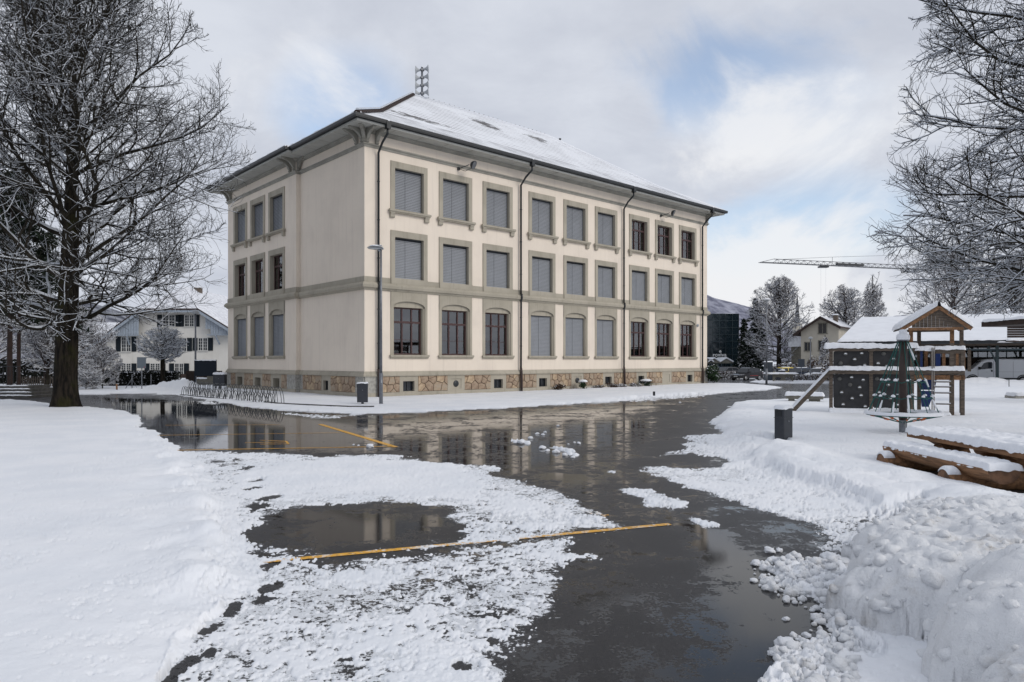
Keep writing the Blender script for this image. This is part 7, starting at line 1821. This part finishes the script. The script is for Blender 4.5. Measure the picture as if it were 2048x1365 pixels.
# tower
TD = 1.25
for px, off, z1, col in ((1822, .25, 2.78, 'wood_warm'), (1838, TD, 2.8, 'wood_grey'), (1903, .0, 2.3, 'wood_grey'), (1904, .25, 2.78, 'wood_warm'), (1925, TD*.0+.0, 2.3, 'wood_grey'), (1923, TD, 2.8, 'wood_grey')):
    post(px, off, -.02, z1, .10, col=col)
zr_ = lz(1880, 697)
xp0, xp1 = lx(1828), lx(1928)
mb('wood_grey').box(lx(1866), lx(1926), -.06, .04, zr_-.16, zr_-.03).build('beam', pg); cap('snow_cap', pg, lx(1830), lx(1868), -.08, .06, zr_-.06, .12, 56, step=.03, ed=.05); cap('snow_cap', pg, lx(1868), lx(1930), -.08, .06, zr_-.03, .10, 57, step=.03, ed=.05)
mb('wood_grey').box(lx(1830), lx(1926), TD-.05, TD+.05, zr_-.16, zr_-.03).build('beam', pg)
mb('wood_grey').box(xp0, xp1, .04, TD, zm-.08, zm-.02).build('floor', pg); mb('wood_warm').box(xp0, xp1+.02, -.05, -.0, zm-.26, zm-.12).build('beam', pg)
cap('floor_snow', pg, xp0, xp1, .05, TD-.05, zm-.02, .09, 58, step=.06)
# back planks, one by one
xk = lx(1836, TD)
for i, wd_ in enumerate((.09, .10, .09, .10, .09, .10, .09, .10, .09)):
    x = xk+i*.165+(.03 if i > 4 else 0); mb('wood_warm' if i % 3 == 1 else 'wood_grey').box(x, x+wd_, TD-.08, TD-.055, zm-.02, zr_-.03).build('plank', pg)
for i in range(4):
    x = lx(1906)+i*.075; mb('wood_warm' if i % 2 else 'wood_grey').box(x, x+.07, -.01, .015, zm, zr_-.16).build('plank', pg)
m = mb('wood_grey'); x_ = lx(1833)
for px in (1864, 1868): x = lx(px, -.1); mb('ladder_pale').box(x-.014, x+.014, -.13, -.10, zm*0+ (lz(1864, 828)), zr_+.02).build('ladder_rail', pg)
# ladder rungs
for py in (764, 774, 786, 808):
    a, z = ploc(1866, py, -.1); b, _ = ploc(1903, py, -.1); m = mb('wood_grey'); m.box(a, b, -.14, -.09, z-.02, z+.015); o = m.build('rung', pg)
    s_ = mb('snow_cap'); s_.box(a+.02, b-.02, -.135, -.095, z+.015, z+.035); s_.build('rung_snow', pg)
# slide behind, and blue side pieces of the tower
a, z1 = ploc(1843, 750, TD+.1); b, _ = ploc(1868, 750, TD+.1); z0 = lz(1850, 814, TD+.1)
m = mb('slide_blue'); m.poly([(a, TD+.1, z1), (b+.06, TD+.1, z1), (b-.12, TD-.25, max(z0, .15)), (a+.03, TD-.25, max(z0, .15))]); m.poly([(a-.02, TD+.1, z1+.03), (a-.02, TD+.1, z1-.12), (a+.01, TD-.25, .1), (a+.01, TD-.25, .25)])
for q in (0,): pass
m2 = mb('slide_blue'); zz = [z1, (z1+z0)/2, max(z0, .12)]
m2.prism([(a-.05, zz[0]), (b+.10, zz[0]), (b+.02, zz[1]+.03), (a-.05, zz[1]+.03)], 'y', TD+.10, TD+.16); m2.prism([(a-.05, zz[1]), (b+.02, zz[1]), (b-.16, zz[2]), (a, zz[2])], 'y', TD+.04, TD+.10); m2.build('slide', pg)
for px, w_ in ((1843, .06), (1876, .13)): x = lx(px, TD-.2); mb('slide_blue').box(x-w_/2, x+w_/2, TD-.22, TD-.12, zm, zr_-.08).build('slide_side', pg)
# roof
ax_, az_ = ploc(1878, 609, -.1); l_, le = ploc(1802, 661, -.1); r_2, re_ = ploc(1943, 658, -.1); ze_ = (le+re_)/2
for s_, ex in ((-1, l_), (1, r_2)):
    m = mb('wood_grey'); th = .035
    pts = [(ex, ze_), (ax_, az_-.09), (ax_, az_-.05), (ex, ze_+.045)]; m.prism(pts, 'y', -.1, TD+.35); m.build('roof_board', pg)
    m = mb('wood_warm'); m.beam((ex, -.12, ze_+.0), (ax_, -.12, az_-.09), .035, .10); m.build('barge_board', pg)
    # snow on the slope
    n1, n2 = 46, 44; U, W2 = np.meshgrid(np.linspace(0, 1, n1), np.linspace(0, 1, n2)); X_ = ex+(ax_-ex)*U; Y_ = -.16+(TD+.55)*W2; e = np.minimum(np.minimum(U*1.4, 1.4*(1.0-U)+.35*(1)), np.minimum(W2, 1-W2)*1.9)/.11; e = np.clip(e, 0, 1)
    Z_ = ze_+.045+(az_-.05-ze_-.045)*U+.17*np.sqrt(1-(1-e)**2)*(1+.15*fbm(X_, Y_, 2, 3, 66))
    V = np.stack([(X_+(-s_*0+s_*.05*(1-e))).ravel(), Y_.ravel(), Z_.ravel()], 1); i = np.arange(n1*n2).reshape(n2, n1); Q = np.stack([i[:-1, :-1], i[:-1, 1:], i[1:, 1:], i[1:, :-1]], -1).reshape(-1, 4)
    link('roof_snow_layer', fast_mesh('roof_snow_layer', V, Q, ['snow_cap'], smooth=True), pg)
# gable planks
xg0, xg1 = l_+.30, r_2-.30; i = 0; x = xg0
while x < xg1-.02:
    x2 = min(x+.105, xg1)
    def zr2(q): return (ze_+.0+(az_-.1-ze_)*((q-l_)/(ax_-l_) if q < ax_ else (r_2-q)/(r_2-ax_)))-.03
    zb_ = ze_+.07
    if min(zr2(x), zr2(x2-.004)) > zb_+.01 or max(zr2(x), zr2(x2-.004)) > zb_+.02:
        m = mb('wood_grey'); pts = [(x, zb_), (x2-.006, zb_), (x2-.006, max(zb_+.005, zr2(x2-.006)))]
        if x < ax_ < x2: pts.append((ax_, zr2(ax_)))
        pts.append((x, max(zb_+.005, zr2(x)))); m.prism(pts, 'y', -.085, -.06); m.build('gable_plank', pg)
    x = x2; i += 1
mb('wood_warm').box(xg0-.1, xg1+.1, -.10, -.05, ze_-.02, ze_+.065).build('beam', pg); mb('wood_grey').box(xg0-.1, xg1+.1, TD, TD+.06, ze_-.02, ze_+.065).build('beam', pg)
for px in (1822, 1904): pass

# net carousel
b = G(1806, 876); nc = thing('net_carousel', 'net climbing carousel with a snowy ring and green ropes round a dark pole', 'playground carousel', (b.x, b.y, 0)); kk = b.y/F
def cz(py): return EYE+(HOR-py)*kk
m = mb('steel'); m.tube([(0, 0, -.05), (0, 0, cz(840))], .082, 16); m.build('base_pole', nc)
m = mb('pole_brown'); m.tube([(0, 0, cz(840)), (0, 0, cz(680))], .085, 18); m.build('pole', nc)
m = mb('steel'); m.lathe([(.085, cz(683)), (.13, cz(682)), (.13, cz(675)), (.06, cz(673)), (0, cz(672))], n=18); m.build('hub', nc)
m = mb('snow_cap'); m.lathe([(0, cz(659)), (.07, cz(660)), (.09, cz(663)), (.075, cz(667)), (.12, cz(669)), (.145, cz(673)), (.14, cz(679)), (.12, cz(681))], n=18); m.build('snow_cap', nc)
zr3 = cz(829); RR = .755
def circ(r_, z, n=48): return [(r_*math.cos(2*PI*i/n), r_*math.sin(2*PI*i/n), z) for i in range(n+1)]
m = mb('rope'); m.tube(circ(RR, zr3), .022, 8, False); m.build('ring', nc)
th_ = np.linspace(0, 2*PI, 97); V = []
for a in th_:
    wv = 1+.2*float(vn(np.array([math.cos(a)*4]), np.array([math.sin(a)*4]), 5)[0])
    for q in range(9):
        t_ = PI*q/8; V.append(((RR+.052*math.cos(t_))*math.cos(a), (RR+.052*math.cos(t_))*math.sin(a), zr3+.002+.085*wv*math.sin(t_)))
V = np.array(V); i = np.arange(len(V)).reshape(-1, 9); Q = np.stack([i[:-1, :-1], i[:-1, 1:], i[1:, 1:], i[1:, :-1]], -1).reshape(-1, 4); link('ring_snow', fast_mesh('ring_snow', V, Q, ['snow_cap'], smooth=True), nc)
NR = 6
def at_h(z): u = (cz(683)-z)/(cz(683)-zr3); return .10+(RR-.10)*u
hoops = [cz(762), cz(793)]
for i in range(NR*2):
    a = 2*PI*(i+.4)/(NR*2); c1, s1 = math.cos(a), math.sin(a); m = mb('rope'); m.tube([(.10*c1, .10*s1, cz(684)), (RR*c1, RR*s1, zr3)] if i % 2 == 0 else [(.11*c1, .11*s1, cz(684)), (at_h(hoops[0])*c1*.97, at_h(hoops[0])*s1*.97, hoops[0]), (RR*c1*.98, RR*s1*.98, zr3)], .0085, 6, False); m.build('rope', nc)
    m = mb('rope'); m.tube([(RR*c1, RR*s1, zr3-.01), (.09*c1, .09*s1, cz(845))], .009, 6, False); m.build('lower_rope', nc)
    d = Vector((.09*c1-RR*c1, .09*s1-RR*s1, cz(845)-zr3)); q = Vector((RR*c1, RR*s1, zr3-.01))
    for u in (.12, .55) if i % 2 else (.45,): m = mb('clamp'); m.tube([q+d*u, q+d*(u+.13)], .016, 6); m.build('clamp', nc)
for h_ in hoops:
    rr3 = at_h(h_); n_ = NR*2; m = mb('rope'); pts = []
    for i in range(n_+1):
        a = 2*PI*(i+.4)/n_; pts.append((rr3*math.cos(a), rr3*math.sin(a), h_))
        if i < n_: a2 = 2*PI*(i+.9)/n_; pts.append((rr3*.94*math.cos(a2), rr3*.94*math.sin(a2), h_-.045))
    m.tube(pts, .010, 6, False); m.build('rope_hoop', nc)
    for i in range(n_):
        a = 2*PI*(i+.4)/n_; r_ = random.Random(i*7+int(h_*100)).uniform(.02, .05); s_ = mb('snow_cap'); s_.lathe([(0, r_*1.1), (r_*.8, r_*.7), (r_*1.1, 0), (r_*.7, -r_*.3), (0, -r_*.3)], (rr3*math.cos(a), rr3*math.sin(a), h_+.01), 8); s_.build('rope_snow', nc)
for i, (a0, u0, u1) in enumerate(((200, .80, .98), (225, .82, .99), (250, .75, .98), (300, .1, .25), (330, .5, .62), (310, .78, .9))):
    a = R(a0); p = Vector((at_h(cz(683))*0+.10*math.cos(a), .10*math.sin(a), cz(684))); q = Vector((RR*math.cos(a), RR*math.sin(a), zr3)); s_ = mb('snow_cap'); s_.tube([p.lerp(q, u0), p.lerp(q, (u0+u1)/2)+Vector((0, 0, .01)), p.lerp(q, u1)], [.014, .022, .016], 6); s_.build('rope_snow', nc)

# log picnic table
def halflog(m, p, q, r_, seed, zc, top, tin=.86):
    """half log lying with its flat side up"""
    p = Vector(p); q = Vector(q); d = (q-p).normalized(); s_ = Vector((-d.y, d.x, 0)); n = 12; ns = 14; o = len(m.v); m.smooth = False
    for i in range(ns+1):
        u = i/ns; c_ = p.lerp(q, u); w_ = 1+.05*float(vn(np.array([u*5+seed]), np.array([.4]), 2)[0])
        for k_ in range(n+1):
            a = PI+PI*k_/n; e = 1+.03*float(vn(np.array([u*6+seed]), np.array([k_*.6]), 4)[0])
            m.v.append(tuple(c_+s_*math.cos(a)*r_*w_+Vector((0, 0, top+math.sin(a)*r_*tin*w_*e))))
    for i in range(ns):
        for k_ in range(n): m.face([o+i*(n+1)+k_, o+i*(n+1)+k_+1, o+(i+1)*(n+1)+k_+1, o+(i+1)*(n+1)+k_])
        m.face([o+i*(n+1), o+(i+1)*(n+1), o+(i+1)*(n+1)+n, o+i*(n+1)+n])
    m.mat('wood_end'); m.face([o+k_ for k_ in range(n+1)]); m.face([o+ns*(n+1)+k_ for k_ in range(n+1)][::-1])
pt = thing('log_picnic_table', 'rough log picnic table with benches under thick snow, at the right edge', 'picnic table', (0, 0, 0))
m = mb('wood_warm'); halflog(m, (6.32, 8.98, 0), (6.32, 11.5, 0), .225, 1, 0, .36); m.build('seat', pt)
m = mb('wood_warm'); halflog(m, (7.78, 8.98, 0), (7.78, 11.5, 0), .225, 5, 0, .36); m.build('seat', pt)
for y in (9.62, 11.25):
    m = mb('wood_warm'); d0, d1 = Vector((5.93, y, .12)), Vector((8.15, y, .12)); m.tube([d0, d1], .145, 16, False); m.mat('wood_end')
    for xx, s_ in ((5.93, -1), (8.15, 1)): m.lathe([(0, s_*.01), (.13, s_*.006), (.145, 0)], (xx, y, .12), 16, 'x')
    m.build('cross_log', pt)
    for xx, ww, hs2 in ((5.99, .10, .12), (6.62, .10, .09)):
        n1 = 14; U, W2 = np.meshgrid(np.linspace(0, 1, n1), np.linspace(0, 1, n1)); X_ = xx-.07+(.18)*U; A_2 = R(38)+R(104)*W2; e = np.clip(np.minimum(np.minimum(U, 1-U), np.minimum(W2, 1-W2))*4, 0, 1); rad = .146+.05*np.sqrt(e)
        V = np.stack([X_.ravel(), (y+np.cos(A_2)*rad).ravel(), (.12+np.sin(A_2)*rad).ravel()], 1); i = np.arange(n1*n1).reshape(n1, n1); Q = np.stack([i[:-1, :-1], i[:-1, 1:], i[1:, 1:], i[1:, :-1]], -1).reshape(-1, 4); link('log_snow', fast_mesh('log_snow', V, Q, ['snow_cap'], smooth=True), pt)
    m = mb('wood_warm'); m.prism([(6.78, .25), (7.32, .25), (7.25, .40), (7.40, .49), (6.70, .49), (6.86, .40)], 'y', y-.12, y+.12); m.build('pedestal', pt)
for i in range(4):
    x = 6.60+i*.21; m = mb('wood_warm' if i % 2 else 'wood_warm'); m.box(x, x+.20, 8.3+.03*(i % 2), 11.70-.04*(i % 2), .49, .565); m.build('table_plank', pt)
def snow_slab(x0, x1_, y0, y1, z, h_, seed): return cap('snow_cap', pt, x0, x1_, y0, y1, z, h_, seed, step=.016, ed=.06, over=.015)
snow_slab(6.58, 7.46, 8.30, 11.70, .565, .10, 71); snow_slab(6.11, 6.54, 8.97, 11.5, .36, .085, 72); snow_slab(7.57, 7.99, 8.97, 11.5, .36, .085, 73)

# odds and ends at the right edge
b = G(2018, 778); t = thing('stake', 'thin dark stake standing in the snow in front of the van', 'stake', (b.x, b.y, 0)); mb('gutter').tube([(0, 0, 0), (0, 0, .62)], .022, 6).build('post', t)
b = G(2032, 804); t = thing('stone_block', 'dark stone block with snow on top at the right edge', 'block', (b.x, b.y, 0)); mb('granite').box(0, 1.6, 0, .7, -.05, .26).build('body', t); cap('snow_cap', t, 0, 1.6, 0, .7, .26, .13, 81)
b = P3(2016, 674, 27); t = thing('shelter', 'dark wooden shelter roof cutting into the frame at the right edge', 'shelter', (b.x, 27, 0)); 
for i in range(5): mb('wood_dark').box(0, 4.2, i*.002, .05, 2.66+i*.09, 2.74+i*.09).build('board', t)
mb('wood_dark').box(.45, 4.2, -.35, 2.2, 3.18, 3.38).build('upper_beam', t); cap('snow_cap', t, .4, 4.2, -.4, 2.2, 3.38, .1, 82, step=.1); cap('snow_cap', t, -.1, 4.2, -.2, .0, 2.55, .07, 83)
mb('wood_dark').box(-.1, 4.2, -.2, .0, 2.49, 2.55).build('ledge', t)
for x, y in ((1.2, .1), (4.0, .1), (2.8, 2.0), (4.0, 2.0)): mb('wood_dark').box(x, x+.14, y, y+.14, 0, 3.2).build('post', t)
# guide stake in the pavement snow
b = G(1308, 796); t = thing('marker_stub', 'small dark stub poking out of the pavement snow in front of the school', 'stub', (b.x, b.y, .1)); mb('gutter').box(-.05, .05, -.04, .04, 0, .2).build('body', t)
# a last pass: label the groups of snow clods apart
